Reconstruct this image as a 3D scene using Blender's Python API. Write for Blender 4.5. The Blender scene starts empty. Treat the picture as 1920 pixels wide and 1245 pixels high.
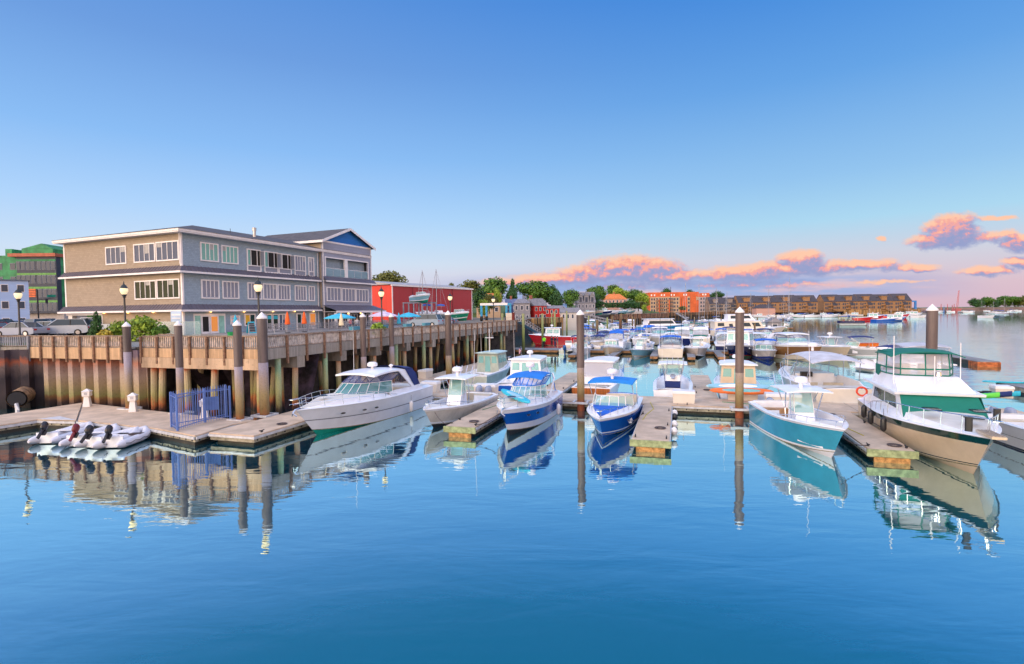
import bpy, bmesh, math, random
from mathutils import Vector, Matrix
R_ = math.radians
sc = bpy.context.scene
C = sc.collection
# ---------------------------------------------------------------- camera
CAM_H = 6.0; FPX = 1000.0; PITCH = R_(2.15); ROLL = R_(.7)
cam = bpy.data.cameras.new('camera'); camo = bpy.data.objects.new('camera', cam); C.objects.link(camo)
cam.sensor_width = 36; cam.lens = FPX/1920*36; cam.clip_start = .1; cam.clip_end = 20000
_c, _s = math.cos(ROLL), math.sin(ROLL)
_fw = Vector((0, math.cos(PITCH), -math.sin(PITCH))); _up = Vector((0, math.sin(PITCH), math.cos(PITCH))); _rt = Vector((1, 0, 0))
CR = _c*_rt - _s*_up; CU = _s*_rt + _c*_up; CF = _fw
m3 = Matrix((CR, CU, -CF)).transposed()
camo.matrix_world = Matrix.Translation((0, 0, CAM_H)) @ m3.to_4x4()
sc.camera = camo
# ---------------------------------------------------------------- light
SUN_EL = 9; SUN_AZ = 218            # sun low, behind the camera and to the left (azimuth clockwise from +Y)
SUN_E = 3.1; SKY_K = .74
sun = bpy.data.lights.new('sun', 'SUN'); sun.energy = SUN_E; sun.angle = R_(70); sun.color = (1, .78, .58)
suno = bpy.data.objects.new('sun', sun); C.objects.link(suno)
sd = Vector((math.sin(R_(SUN_AZ))*math.cos(R_(SUN_EL)), math.cos(R_(SUN_AZ))*math.cos(R_(SUN_EL)), math.sin(R_(SUN_EL))))
suno.rotation_euler = sd.to_track_quat('Z', 'Y').to_euler()
suno.location = (0, 0, 60)
sc.view_settings.view_transform = 'Standard'; sc.view_settings.look = 'None'
sc.view_settings.exposure = 0.45; sc.view_settings.gamma = 1
sc.cycles.max_bounces = 6; sc.cycles.diffuse_bounces = 3; sc.cycles.glossy_bounces = 4
sc.cycles.transparent_max_bounces = 12; sc.cycles.transmission_bounces = 4
sc.cycles.caustics_reflective = False; sc.cycles.caustics_refractive = False
sc.cycles.use_adaptive_sampling = True; sc.cycles.adaptive_threshold = .03
sc.cycles.sample_clamp_indirect = 4
sc.cycles.use_denoising = True
def ray(x, y):
    a = (x-960)/FPX; b = -(y-622.5)/FPX
    return CF + a*CR + b*CU
def P(x, y, z=0.):                     # ground point seen at a photo position, at height z
    d = ray(x, y); t = (z-CAM_H)/d.z
    return Vector((d.x*t, d.y*t, z))
def Q(x, y, Y):                        # point seen at a photo position, at depth Y
    d = ray(x, y); t = Y/d.y
    return Vector((d.x*t, Y, CAM_H+d.z*t))
GA = R_(17.3); ga = Vector((math.sin(GA), math.cos(GA), 0)); gb = Vector((math.cos(GA), -math.sin(GA), 0))
GO = P(1052, 751, .5); GO.z = 0
def W(S, T, z=0.):                     # marina grid: S to the right along the cross dock, T away from it
    return GO + gb*S + ga*T + Vector((0, 0, z))
NEAR = math.atan2(-ga.y, -ga.x); FAR = math.atan2(ga.y, ga.x); RIGHT = math.atan2(gb.y, gb.x); LEFT = math.atan2(-gb.y, -gb.x)
def col(h):
    r = [int(h[i:i+2], 16)/255 for i in (0, 2, 4)]
    return tuple(c/12.92 if c <= .04045 else ((c+.055)/1.055)**2.4 for c in r)+(1,)

# ---------------------------------------------------------------- world: dusk sky
class NG:
    def __init__(s, nt): s.nt = nt; s.n = nt.nodes; s.l = nt.links
    def node(s, t, **k):
        n = s.n.new(t)
        for a, b in k.items(): setattr(n, a, b)
        return n
    def put(s, inp, v):
        if isinstance(v, bpy.types.NodeSocket): s.l.new(v, inp)
        elif v is not None: inp.default_value = v
    def m(s, op, a, b=None, c=None, clamp=False):
        n = s.node('ShaderNodeMath', operation=op, use_clamp=clamp)
        s.put(n.inputs[0], a)
        if b is not None: s.put(n.inputs[1], b)
        if c is not None: s.put(n.inputs[2], c)
        return n.outputs[0]
    def ramp(s, f, stops, interp='LINEAR'):
        n = s.node('ShaderNodeValToRGB'); n.color_ramp.interpolation = interp
        e = n.color_ramp.elements
        while len(e) < len(stops): e.new(.5)
        for i, (p, c) in enumerate(stops): e[i].position = p; e[i].color = c
        s.put(n.inputs[0], f); return n.outputs[0]
    def mix(s, f, a, b, t='MIX'):
        n = s.node('ShaderNodeMix', data_type='RGBA', blend_type=t)
        s.put(n.inputs[0], f); s.put(n.inputs[6], a); s.put(n.inputs[7], b); return n.outputs[2]
    def smooth(s, v, a, b):
        n = s.node('ShaderNodeMapRange', interpolation_type='SMOOTHSTEP'); s.put(n.inputs[0], v)
        n.inputs[1].default_value = a; n.inputs[2].default_value = b; return n.outputs[0]
    def noise(s, vec, scale, detail=4, rough=.55, dist=0, out=0, dim='3D'):
        n = s.node('ShaderNodeTexNoise', noise_dimensions=dim)
        s.put(n.inputs['Vector'], vec); n.inputs['Scale'].default_value = scale; n.inputs['Detail'].default_value = detail
        n.inputs['Roughness'].default_value = rough; n.inputs['Distortion'].default_value = dist
        return n.outputs[out]
    def xyz(s, x, y, z=0.):
        n = s.node('ShaderNodeCombineXYZ'); s.put(n.inputs[0], x); s.put(n.inputs[1], y); s.put(n.inputs[2], z); return n.outputs[0]
world = bpy.data.worlds.new('World'); sc.world = world; world.use_nodes = True
g = NG(world.node_tree)
for n in list(g.n): g.n.remove(n)
tc = g.node('ShaderNodeTexCoord'); sp = g.node('ShaderNodeSeparateXYZ'); g.l.new(tc.outputs['Generated'], sp.inputs[0])
dx, dy, dz = sp.outputs
front = g.smooth(dy, .0, .6)
# elevation (sin) ramps: one for the eastern sky ahead, one for the glow after sunset behind the camera
el = g.m('MAXIMUM', dz, 0.)
ahead_l = g.ramp(el, [(0, col('dccfe0')), (.035, col('e0d6e6')), (.09, col('d2e4f8')), (.17, col('b2d7ff')), (.27, col('8cbff8')), (.40, col('6ea0e4')), (.56, col('4a8adc')), (1, col('4a7cd0'))])
ahead_r = g.ramp(el, [(0, col('d9b9cb')), (.035, col('dcc0cf')), (.085, col('d0d2e2')), (.14, col('acd8f2')), (.21, col('92c4f0')), (.35, col('64a4e8')), (.49, col('3c88de')), (1, col('3a76d0'))])
azr = g.smooth(dx, -.45, .55)
ahead = g.mix(azr, ahead_l, ahead_r)
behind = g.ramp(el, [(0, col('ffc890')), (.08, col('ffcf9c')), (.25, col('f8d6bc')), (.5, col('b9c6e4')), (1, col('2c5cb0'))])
behind = g.mix(1., behind, (1.9, 1.85, 1.9, 1), 'MULTIPLY')  # unseen sky behind and beside the view boosted to light the scene
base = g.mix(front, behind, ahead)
sky = g.node('ShaderNodeTexSky', sky_type='NISHITA', sun_disc=False, sun_elevation=R_(SUN_EL), sun_rotation=R_(SUN_AZ))
skys = g.mix(1., sky.outputs[0], (.12, .12, .12, 1), 'MULTIPLY')
base = g.mix(.05, base, skys)
# added fill: the unseen sky overhead is brightened to light hulls, decks and docks
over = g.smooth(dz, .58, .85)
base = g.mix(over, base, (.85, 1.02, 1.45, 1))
# clouds, in the tangent plane ahead
ys = g.m('MAXIMUM', dy, .05)
u = g.m('DIVIDE', dx, ys); v = g.m('DIVIDE', dz, ys)
def cl(x, y, rx, ry, k=1.):
    d = ray(x, y); return (d.x/d.y, d.z/d.y, rx/1000, ry/1000, k)
blobs = [cl(1185, 506, 92, 27, 1.2), cl(1130, 513, 105, 19), cl(1050, 522, 105, 12), cl(1250, 518, 95, 15), cl(960, 528, 80, 8, .6),
         cl(1395, 513, 110, 16), cl(1505, 490, 44, 24, 1.2), cl(1490, 503, 130, 17), cl(1610, 498, 95, 13), cl(1715, 502, 50, 9, .9),
         cl(1785, 434, 50, 32, 1.3), cl(1770, 452, 74, 17), cl(1845, 447, 55, 14, .7), cl(1872, 409, 46, 6, .95), cl(1893, 438, 30, 9, .8), cl(1700, 528, 60, 4, .6), cl(1653, 446, 13, 7, .9),
         cl(1910, 455, 34, 20), cl(1850, 508, 62, 11, .95), cl(1912, 492, 40, 11), cl(1650, 527, 55, 6, .6), cl(1190, 535, 170, 12, .55), cl(1400, 533, 220, 12, .5)]
def density(uu, vv):
    p = g.xyz(uu, g.m('MULTIPLY', vv, 1.5), 3.1)
    wn = g.node('ShaderNodeTexNoise'); g.put(wn.inputs['Vector'], p); wn.inputs['Scale'].default_value = 26; wn.inputs['Detail'].default_value = 5
    sx = g.node('ShaderNodeSeparateColor'); g.l.new(wn.outputs['Color'], sx.inputs[0])
    uu2 = g.m('ADD', uu, g.m('MULTIPLY', g.m('SUBTRACT', sx.outputs[0], .5), .035))
    vv2 = g.m('ADD', vv, g.m('MULTIPLY', g.m('SUBTRACT', sx.outputs[1], .5), .022))
    acc = None
    for bx, by, rx, ry, k in blobs:
        a = g.m('POWER', g.m('ABSOLUTE', g.m('DIVIDE', g.m('SUBTRACT', uu2, bx), rx)), 2.)
        b = g.m('POWER', g.m('ABSOLUTE', g.m('DIVIDE', g.m('SUBTRACT', vv2, by), ry)), 2.)
        d = g.m('SUBTRACT', k, g.m('ADD', a, b))
        acc = d if acc is None else g.m('SMOOTH_MAX', acc, d, .25)
    n2 = g.noise(p, 55, 8, .62)
    return g.m('ADD', acc, g.m('MULTIPLY', g.m('SUBTRACT', n2, .5), 1.6))
D0 = density(u, v)
D1 = density(g.m('SUBTRACT', u, .005), g.m('ADD', v, .011))
alpha = g.m('MULTIPLY', g.smooth(D0, -.32, .72), g.smooth(dy, .1, .3))
rel = g.m('SUBTRACT', D0, D1)
lit = g.smooth(g.m('ADD', rel, g.m('MULTIPLY', g.m('SUBTRACT', g.noise(g.xyz(u, v, 9.), 90, 6, .6), .5), 1.2)), -.35, .95)
ccol = g.ramp(lit, [(0, col('98a2cc')), (.3, col('b8a4c4')), (.5, col('eca8ae')), (.75, col('f8b0a0')), (1, col('ffcaac'))])
# low band of blue grey cloud haze under the lit tops
bn = g.noise(g.xyz(u, g.m('MULTIPLY', v, 7.), 1.7), 5.5, 5, .55)
band = g.m('MULTIPLY', g.m('MULTIPLY', g.smooth(v, .012, .03), g.m('SUBTRACT', 1., g.smooth(v, .048, .078))), g.smooth(bn, .34, .52))
side = g.m('MULTIPLY', g.smooth(u, -.28, .08), g.m('SUBTRACT', 1., g.smooth(u, .55, .95)))
band = g.m('MULTIPLY', band, g.m('MULTIPLY', side, .95))
bcol = g.mix(g.smooth(bn, .5, .75), col('9db4e0'), col('84a0d8'))
base = g.mix(g.m('MULTIPLY', band, g.smooth(dy, .1, .3)), base, bcol)
base = g.mix(alpha, base, ccol)
below = g.smooth(dz, -.06, 0.)
base = g.mix(below, (.05, .09, .12, 1), base)
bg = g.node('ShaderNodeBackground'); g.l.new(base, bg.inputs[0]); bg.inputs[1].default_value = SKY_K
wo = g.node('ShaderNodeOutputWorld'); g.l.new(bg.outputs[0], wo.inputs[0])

# ---------------------------------------------------------------- materials
_M = {}
def mat(name, c, rough=.6, metal=0., var=.12, vscale=1.5, bump=0., bscale=12., spec=.5, dirt=0., streak=False, coat=0.):
    """plain painted or natural surface with slight large scale variation"""
    if name in _M: return _M[name]
    m = bpy.data.materials.new(name); m.use_nodes = True; h = NG(m.node_tree)
    bs = h.n['Principled BSDF']; bs.inputs['Roughness'].default_value = rough; bs.inputs['Metallic'].default_value = metal
    bs.inputs['Specular IOR Level'].default_value = spec; bs.inputs['Coat Weight'].default_value = coat
    c = col(c) if isinstance(c, str) else tuple(c)+((1,) if len(c) == 3 else ())
    geo = h.node('ShaderNodeNewGeometry'); pos = geo.outputs['Position']
    cc = c
    if var:
        vec = pos
        if streak:
            mp = h.node('ShaderNodeMapping'); h.l.new(pos, mp.inputs[0]); mp.inputs[3].default_value = (1, 1, .12); vec = mp.outputs[0]
        nz = h.noise(vec, vscale, 6, .62)
        dk = tuple(x*(1-var*1.6) for x in c[:3])+(1,); lt = tuple(min(1, x*(1+var)) for x in c[:3])+(1,)
        cc = h.mix(h.smooth(nz, .3, .7), dk, lt)
    if dirt:
        nz2 = h.noise(pos, vscale*4.3, 8, .7)
        cc = h.mix(h.m('MULTIPLY', h.smooth(nz2, .52, .7), dirt), cc, tuple(x*.35 for x in c[:3])+(1,))
    h.put(bs.inputs['Base Color'], cc)
    if bump:
        b = h.node('ShaderNodeBump'); b.inputs['Strength'].default_value = min(1, bump); b.inputs['Distance'].default_value = .02
        h.l.new(h.noise(pos, bscale, 6, .6), b.inputs['Height']); h.l.new(b.outputs[0], bs.inputs['Normal'])
    _M[name] = m; return m
def plank_mat(name, c, width=.14, axis='x', dark=.45, rough=.8, objspace=True, var=.25, grain=True, rot=0.):
    """boards, slats, siding or shingles: stripes along one axis of object space"""
    if name in _M: return _M[name]
    m = bpy.data.materials.new(name); m.use_nodes = True; h = NG(m.node_tree)
    bs = h.n['Principled BSDF']; bs.inputs['Roughness'].default_value = rough
    t = h.node('ShaderNodeTexCoord'); mp = h.node('ShaderNodeMapping'); h.l.new(t.outputs['Object'], mp.inputs[0]); mp.inputs[2].default_value = (0, 0, rot)
    s = h.node('ShaderNodeSeparateXYZ'); h.l.new(mp.outputs[0], s.inputs[0])
    a = s.outputs['xyz'.index(axis)]
    q = h.m('DIVIDE', a, width); fl = h.m('FLOOR', q); fr = h.m('FRACT', q)
    gap = h.m('MULTIPLY', h.smooth(fr, 0., .07), h.m('SUBTRACT', 1., h.smooth(fr, .93, 1.)))
    wn = h.node('ShaderNodeTexWhiteNoise', noise_dimensions='1D'); h.l.new(fl, wn.inputs['W'])
    c = col(c) if isinstance(c, str) else tuple(c)
    dk = tuple(x*(1-var) for x in c[:3])+(1,); lt = tuple(min(1, x*(1+var)) for x in c[:3])+(1,)
    cc = h.mix(wn.outputs[0], dk, lt)
    if grain:
        gr = h.noise(mp.outputs[0], 3., 8, .7)
        cc = h.mix(h.m('MULTIPLY', h.smooth(gr, .4, .75), .45), cc, tuple(x*.6 for x in c[:3])+(1,))
    cc = h.mix(h.m('SUBTRACT', 1., gap), cc, tuple(x*dark for x in c[:3])+(1,))
    h.put(bs.inputs['Base Color'], cc)
    b = h.node('ShaderNodeBump'); b.inputs['Strength'].default_value = .5; b.inputs['Distance'].default_value = .02
    h.l.new(gap, b.inputs['Height']); h.l.new(b.outputs[0], bs.inputs['Normal'])
    _M[name] = m; return m
def shingle_mat(name, c, row=.18, w=.3):
    if name in _M: return _M[name]
    m = bpy.data.materials.new(name); m.use_nodes = True; h = NG(m.node_tree)
    bs = h.n['Principled BSDF']; bs.inputs['Roughness'].default_value = .75
    t = h.node('ShaderNodeTexCoord'); s = h.node('ShaderNodeSeparateXYZ'); h.l.new(t.outputs['Object'], s.inputs[0])
    vec = h.xyz(h.m('ADD', s.outputs[0], s.outputs[1]), s.outputs[2], 0.)
    br = h.node('ShaderNodeTexBrick'); h.l.new(vec, br.inputs['Vector']); c = col(c)
    br.inputs['Color1'].default_value = tuple(x*.9 for x in c[:3])+(1,); br.inputs['Color2'].default_value = tuple(x*1.08 for x in c[:3])+(1,)
    br.inputs['Mortar'].default_value = tuple(x*.72 for x in c[:3])+(1,)
    br.inputs['Scale'].default_value = 1; br.inputs['Brick Width'].default_value = w; br.inputs['Row Height'].default_value = row
    br.inputs['Mortar Size'].default_value = .012; br.inputs['Mortar Smooth'].default_value = .3
    nz = h.noise(t.outputs['Object'], .4, 5, .6)
    cc = h.mix(h.m('MULTIPLY', h.smooth(nz, .35, .7), .14), br.outputs[0], tuple(x*.72 for x in c[:3])+(1,))
    h.put(bs.inputs['Base Color'], cc)
    b = h.node('ShaderNodeBump'); b.inputs['Strength'].default_value = .2; b.inputs['Distance'].default_value = .01; b.invert = True
    h.l.new(br.outputs['Fac'], b.inputs['Height']); h.l.new(b.outputs[0], bs.inputs['Normal'])
    _M[name] = m; return m
def band_mat(name, stops, z0, z1, rough=.75, nscale=3., amp=.22, bump=.3):
    """tide marks: weathering that changes with height above the water (world z), broken up by noise"""
    if name in _M: return _M[name]
    m = bpy.data.materials.new(name); m.use_nodes = True; h = NG(m.node_tree)
    bs = h.n['Principled BSDF']; bs.inputs['Roughness'].default_value = rough
    geo = h.node('ShaderNodeNewGeometry'); s = h.node('ShaderNodeSeparateXYZ'); h.l.new(geo.outputs['Position'], s.inputs[0])
    q = h.m('DIVIDE', h.m('SUBTRACT', s.outputs[2], z0), z1-z0)
    mp = h.node('ShaderNodeMapping'); h.l.new(geo.outputs['Position'], mp.inputs[0]); mp.inputs[3].default_value = (1, 1, .35)
    nz = h.noise(mp.outputs[0], nscale, 7, .65)
    q = h.m('ADD', q, h.m('MULTIPLY', h.m('SUBTRACT', nz, .5), amp*2))
    cc = h.ramp(q, [(p, col(c)) for p, c in stops])
    n2 = h.noise(geo.outputs['Position'], nscale*5, 6, .7)
    cc = h.mix(h.m('MULTIPLY', h.smooth(n2, .45, .75), .35), cc, (.03, .025, .02, 1))
    h.put(bs.inputs['Base Color'], cc)
    b = h.node('ShaderNodeBump'); b.inputs['Strength'].default_value = bump; b.inputs['Distance'].default_value = .03
    h.l.new(n2, b.inputs['Height']); h.l.new(b.outputs[0], bs.inputs['Normal'])
    _M[name] = m; return m
def glass_mat(name, tint=(.55, .85, .82), alpha=.45, rough=.03):
    if name in _M: return _M[name]
    m = bpy.data.materials.new(name); m.use_nodes = True; h = NG(m.node_tree)
    bs = h.n['Principled BSDF']; bs.inputs['Base Color'].default_value = tuple(tint)+(1,); bs.inputs['Roughness'].default_value = rough
    bs.inputs['Alpha'].default_value = alpha; bs.inputs['IOR'].default_value = 1.5
    if alpha > .85: bs.inputs['Specular IOR Level'].default_value = .25
    _M[name] = m; return m
def emis_mat(name, c, e):
    if name in _M: return _M[name]
    m = bpy.data.materials.new(name); m.use_nodes = True; bs = m.node_tree.nodes['Principled BSDF']
    bs.inputs['Base Color'].default_value = col(c); bs.inputs['Emission Color'].default_value = col(c); bs.inputs['Emission Strength'].default_value = e
    _M[name] = m; return m
def leaf_mat(name, c1, c2):
    if name in _M: return _M[name]
    m = bpy.data.materials.new(name); m.use_nodes = True; h = NG(m.node_tree)
    bs = h.n['Principled BSDF']; bs.inputs['Roughness'].default_value = .7
    geo = h.node('ShaderNodeNewGeometry')
    cc = h.mix(geo.outputs['Random Per Island'], col(c1), col(c2))
    nz = h.noise(geo.outputs['Position'], .25, 3, .5)
    cc = h.mix(h.m('MULTIPLY', h.smooth(nz, .4, .65), .5), cc, col(c2))
    h.put(bs.inputs['Base Color'], cc); _M[name] = m; return m

GEL = mat('white_gelcoat', (.86, .89, .96), .3, var=.04, coat=.15)
CREAM = mat('cream_gelcoat', (.72, .66, .56), .3, var=.04)
NONSKID = mat('offwhite_deck', (.70, .67, .62), .6, var=.06, bump=.15, bscale=80)
STEEL = mat('polished_steel', (.75, .76, .80), .22, metal=1., var=.03)
BLACK = mat('black_plastic', (.02, .02, .024), .4, var=.1)
RUB = mat('dark_rubber', (.03, .03, .035), .7)
GLASS = glass_mat('tinted_boat_glass', (.35, .75, .72), .42)
DGLASS = glass_mat('dark_boat_glass', (.04, .06, .08), .9)
VINYL = glass_mat('clear_vinyl', (.62, .64, .74), .45, .12)
BLUEV = glass_mat('blue_tinted_vinyl', (.12, .2, .62), .55, .15)
BLUEC = mat('royal_blue_canvas', (.01, .13, .62), .8, bump=.2, bscale=40)
NAVYC = mat('navy_canvas', (.012, .03, .16), .8, bump=.2, bscale=40)
GREENC = mat('green_canvas', (.0, .16, .12), .8, bump=.2, bscale=40, var=.06)
GREYC = mat('pale_grey_canvas', (.55, .56, .62), .8, bump=.2, bscale=40)
BLUEH = mat('bright_blue_gelcoat', (.005, .10, .52), .15, var=.04, coat=.3)
NAVYH = mat('navy_gelcoat', (.006, .015, .10), .12, var=.04, coat=.5)
TEALH = mat('teal_gelcoat', (.04, .38, .56), .15, var=.04, coat=.3)
SKYH = mat('pale_blue_gelcoat', (.22, .48, .62), .15, var=.04, coat=.5)
REDH = mat('red_gelcoat', (.55, .015, .02), .2, var=.05)
BROWNH = mat('brown_gelcoat', (.25, .13, .05), .15, var=.05, coat=.4)
TANH = mat('tan_gelcoat', (.70, .57, .40), .2, var=.05, coat=.3)
GREENH = mat('dark_green_gelcoat', (.005, .05, .045), .12, var=.05, coat=.5)
GREYH = mat('grey_gelcoat', (.42, .45, .47), .3, var=.05)
ANTIF = mat('green_antifouling', (.0, .33, .25), .7)
BLKF = mat('black_antifouling', (.015, .015, .02), .7)
BLUEF = mat('blue_antifouling', (.01, .03, .22), .7)
TEAK = plank_mat('varnished_teak', 'b0642a', .06, 'y', .5, .3)
ALU = mat('bare_aluminium', (.52, .55, .50), .45, metal=.6, var=.1)
SCUM = mat('waterline_stain', (.30, .27, .16), .7, var=.35, vscale=6)
RADAR = mat('white_radome', (.82, .82, .84), .3, var=.02)
COWL = mat('silver_blue_cowling', (.30, .34, .45), .25, var=.04)
COWLK = mat('black_cowling', (.02, .02, .03), .25, var=.04)
SEAT = mat('cream_upholstery', (.65, .58, .46), .6)
DARKIN = mat('dark_interior', (.02, .02, .025), .8, var=0)
WHITEP = mat('white_paint', (.80, .79, .80), .5, var=.05)
ROPE = mat('rope', (.08, .07, .08), .9)
ORANGE = mat('orange_plastic', (.75, .13, .02), .45)
REDP = mat('red_plastic', (.6, .02, .02), .45)
CYANP = mat('cyan_plastic', (.03, .50, .68), .4)
LIMEP = mat('lime_plastic', (.15, .75, .08), .4)

# ---------------------------------------------------------------- mesh builder
class MB:
    def __init__(s): s.v = []; s.f = []; s.mi = []; s.mats = []; s.off = None
    def _m(s, m):
        if m not in s.mats: s.mats.append(m)
        return s.mats.index(m)
    def add(s, vs, fs, m):
        o = len(s.v); s.v += [tuple(p) for p in vs]; k = s._m(m)
        for f in fs: s.f.append([i+o for i in f]); s.mi.append(k)
        return s
    def box(s, x0, x1, y0, y1, z0, z1, m):
        vs = [(x, y, z) for z in (z0, z1) for y in (y0, y1) for x in (x0, x1)]
        return s.add(vs, [(0, 2, 3, 1), (4, 5, 7, 6), (0, 1, 5, 4), (2, 6, 7, 3), (0, 4, 6, 2), (1, 3, 7, 5)], m)
    def cbox(s, c, size, m, rz=0.):
        x, y, z = [q/2 for q in size]; cs, sn = math.cos(rz), math.sin(rz)
        vs = [(c[0]+a*x*cs-b*y*sn, c[1]+a*x*sn+b*y*cs, c[2]+k*z) for k in (-1, 1) for b in (-1, 1) for a in (-1, 1)]
        return s.add(vs, [(0, 2, 3, 1), (4, 5, 7, 6), (0, 1, 5, 4), (2, 6, 7, 3), (0, 4, 6, 2), (1, 3, 7, 5)], m)
    def hexa(s, b, t, m):               # bottom quad and top quad
        return s.add(list(b)+list(t), [(3, 2, 1, 0), (4, 5, 6, 7), (0, 1, 5, 4), (1, 2, 6, 5), (2, 3, 7, 6), (3, 0, 4, 7)], m)
    def poly(s, pts, m): return s.add(pts, [tuple(range(len(pts)))], m)
    def prism(s, pts, z0, z1, m, mt=None):
        n = len(pts); vs = [(p[0], p[1], z0) for p in pts]+[(p[0], p[1], z1) for p in pts]
        s.add(vs, [(i, (i+1) % n, (i+1) % n+n, i+n) for i in range(n)]+[tuple(range(n))[::-1]], m)
        return s.add([(p[0], p[1], z1) for p in pts], [tuple(range(n))], mt or m)
    def slab(s, pts, d, m):             # extrude any polygon along vector d
        n = len(pts); vs = [tuple(p) for p in pts]+[(p[0]+d[0], p[1]+d[1], p[2]+d[2]) for p in pts]
        return s.add(vs, [(i, (i+1) % n, (i+1) % n+n, i+n) for i in range(n)]+[tuple(range(n))[::-1], tuple(range(n, 2*n))], m)
    def loft(s, rings, m, closed=True, caps=True):
        n = len(rings[0]); vs = [p for r in rings for p in r]; fs = []
        for k in range(len(rings)-1):
            for i in range(n if closed else n-1):
                j = (i+1) % n; fs.append((k*n+i, k*n+j, (k+1)*n+j, (k+1)*n+i))
        if caps and closed: fs += [tuple(range(n))[::-1], tuple(range((len(rings)-1)*n, len(rings)*n))]
        return s.add(vs, fs, m)
    def tube(s, path, r, m, n=6, r2=None, caps=True):
        path = [Vector(p) for p in path]; rings = []; k = len(path)
        for i, p in enumerate(path):
            t = (path[min(i+1, k-1)]-path[max(i-1, 0)]).normalized()
            up = Vector((0, 0, 1)) if abs(t.z) < .9 else Vector((1, 0, 0))
            a = t.cross(up).normalized(); b = t.cross(a).normalized()
            rr = r if r2 is None else r+(r2-r)*i/(k-1)
            rings.append([p+(a*math.cos(2*math.pi*j/n)+b*math.sin(2*math.pi*j/n))*rr for j in range(n)])
        return s.loft(rings, m, caps=caps)
    def lathe(s, prof, m, c=(0, 0, 0), n=12):    # prof: (radius, z)
        return s.loft([[(c[0]+r*math.cos(2*math.pi*j/n), c[1]+r*math.sin(2*math.pi*j/n), c[2]+z) for j in range(n)] for r, z in prof], m)
    def pane(s, a, b, c, d, m): return s.add([a, b, c, d], [(0, 1, 2, 3)], m)
    def build(s, name, parent=None, smooth=True, loc=None, rz=0., ang=35, recalc=True):
        me = bpy.data.meshes.new(name); me.from_pydata(s.v, [], s.f)
        for m in s.mats: me.materials.append(m)
        me.polygons.foreach_set('material_index', s.mi)
        if recalc:
            bm = bmesh.new(); bm.from_mesh(me); bmesh.ops.remove_doubles(bm, verts=bm.verts, dist=2e-4)
            bmesh.ops.recalc_face_normals(bm, faces=bm.faces); bm.to_mesh(me); bm.free()
        if smooth:
            me.polygons.foreach_set('use_smooth', [True]*len(me.polygons)); me.set_sharp_from_angle(angle=R_(ang))
        o = bpy.data.objects.new(name, me); C.objects.link(o)
        if parent: o.parent = parent
        if loc is not None: o.location = loc
        o.rotation_euler = (0, 0, rz)
        return o
def thing(name, label, cat, loc=(0, 0, 0), rz=0., group=None, scale=None):
    o = bpy.data.objects.new(name, None); C.objects.link(o); o.empty_display_size = .2
    o.location = loc; o.rotation_euler = (0, 0, rz); o['label'] = label; o['category'] = cat
    if group: o['group'] = group
    if scale: o.scale = (scale,)*3
    return o
def tag(o, label, cat, group=None):
    o['label'] = label; o['category'] = cat
    if group: o['group'] = group
    return o
def struct(mb, name, **k):
    o = mb.build(name, smooth=False, **k); o['kind'] = 'structure'; return o
def kids(o): return [c for c in bpy.data.objects if c.parent == o]
def dup(root, loc, rz=None, label=None, scale=None):
    allk = {}
    for c in bpy.data.objects:
        if c.parent: allk.setdefault(c.parent.name, []).append(c)
    def rec(o, par):
        n = o.copy(); C.objects.link(n); n.parent = par
        for c in allk.get(o.name, []): rec(c, n)
        return n
    r = rec(root, root.parent); r.location = loc
    if rz is not None: r.rotation_euler = (0, 0, rz)
    if scale: r.scale = (scale,)*3 if isinstance(scale, (int, float)) else scale
    if label: r['label'] = label
    return r
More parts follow.
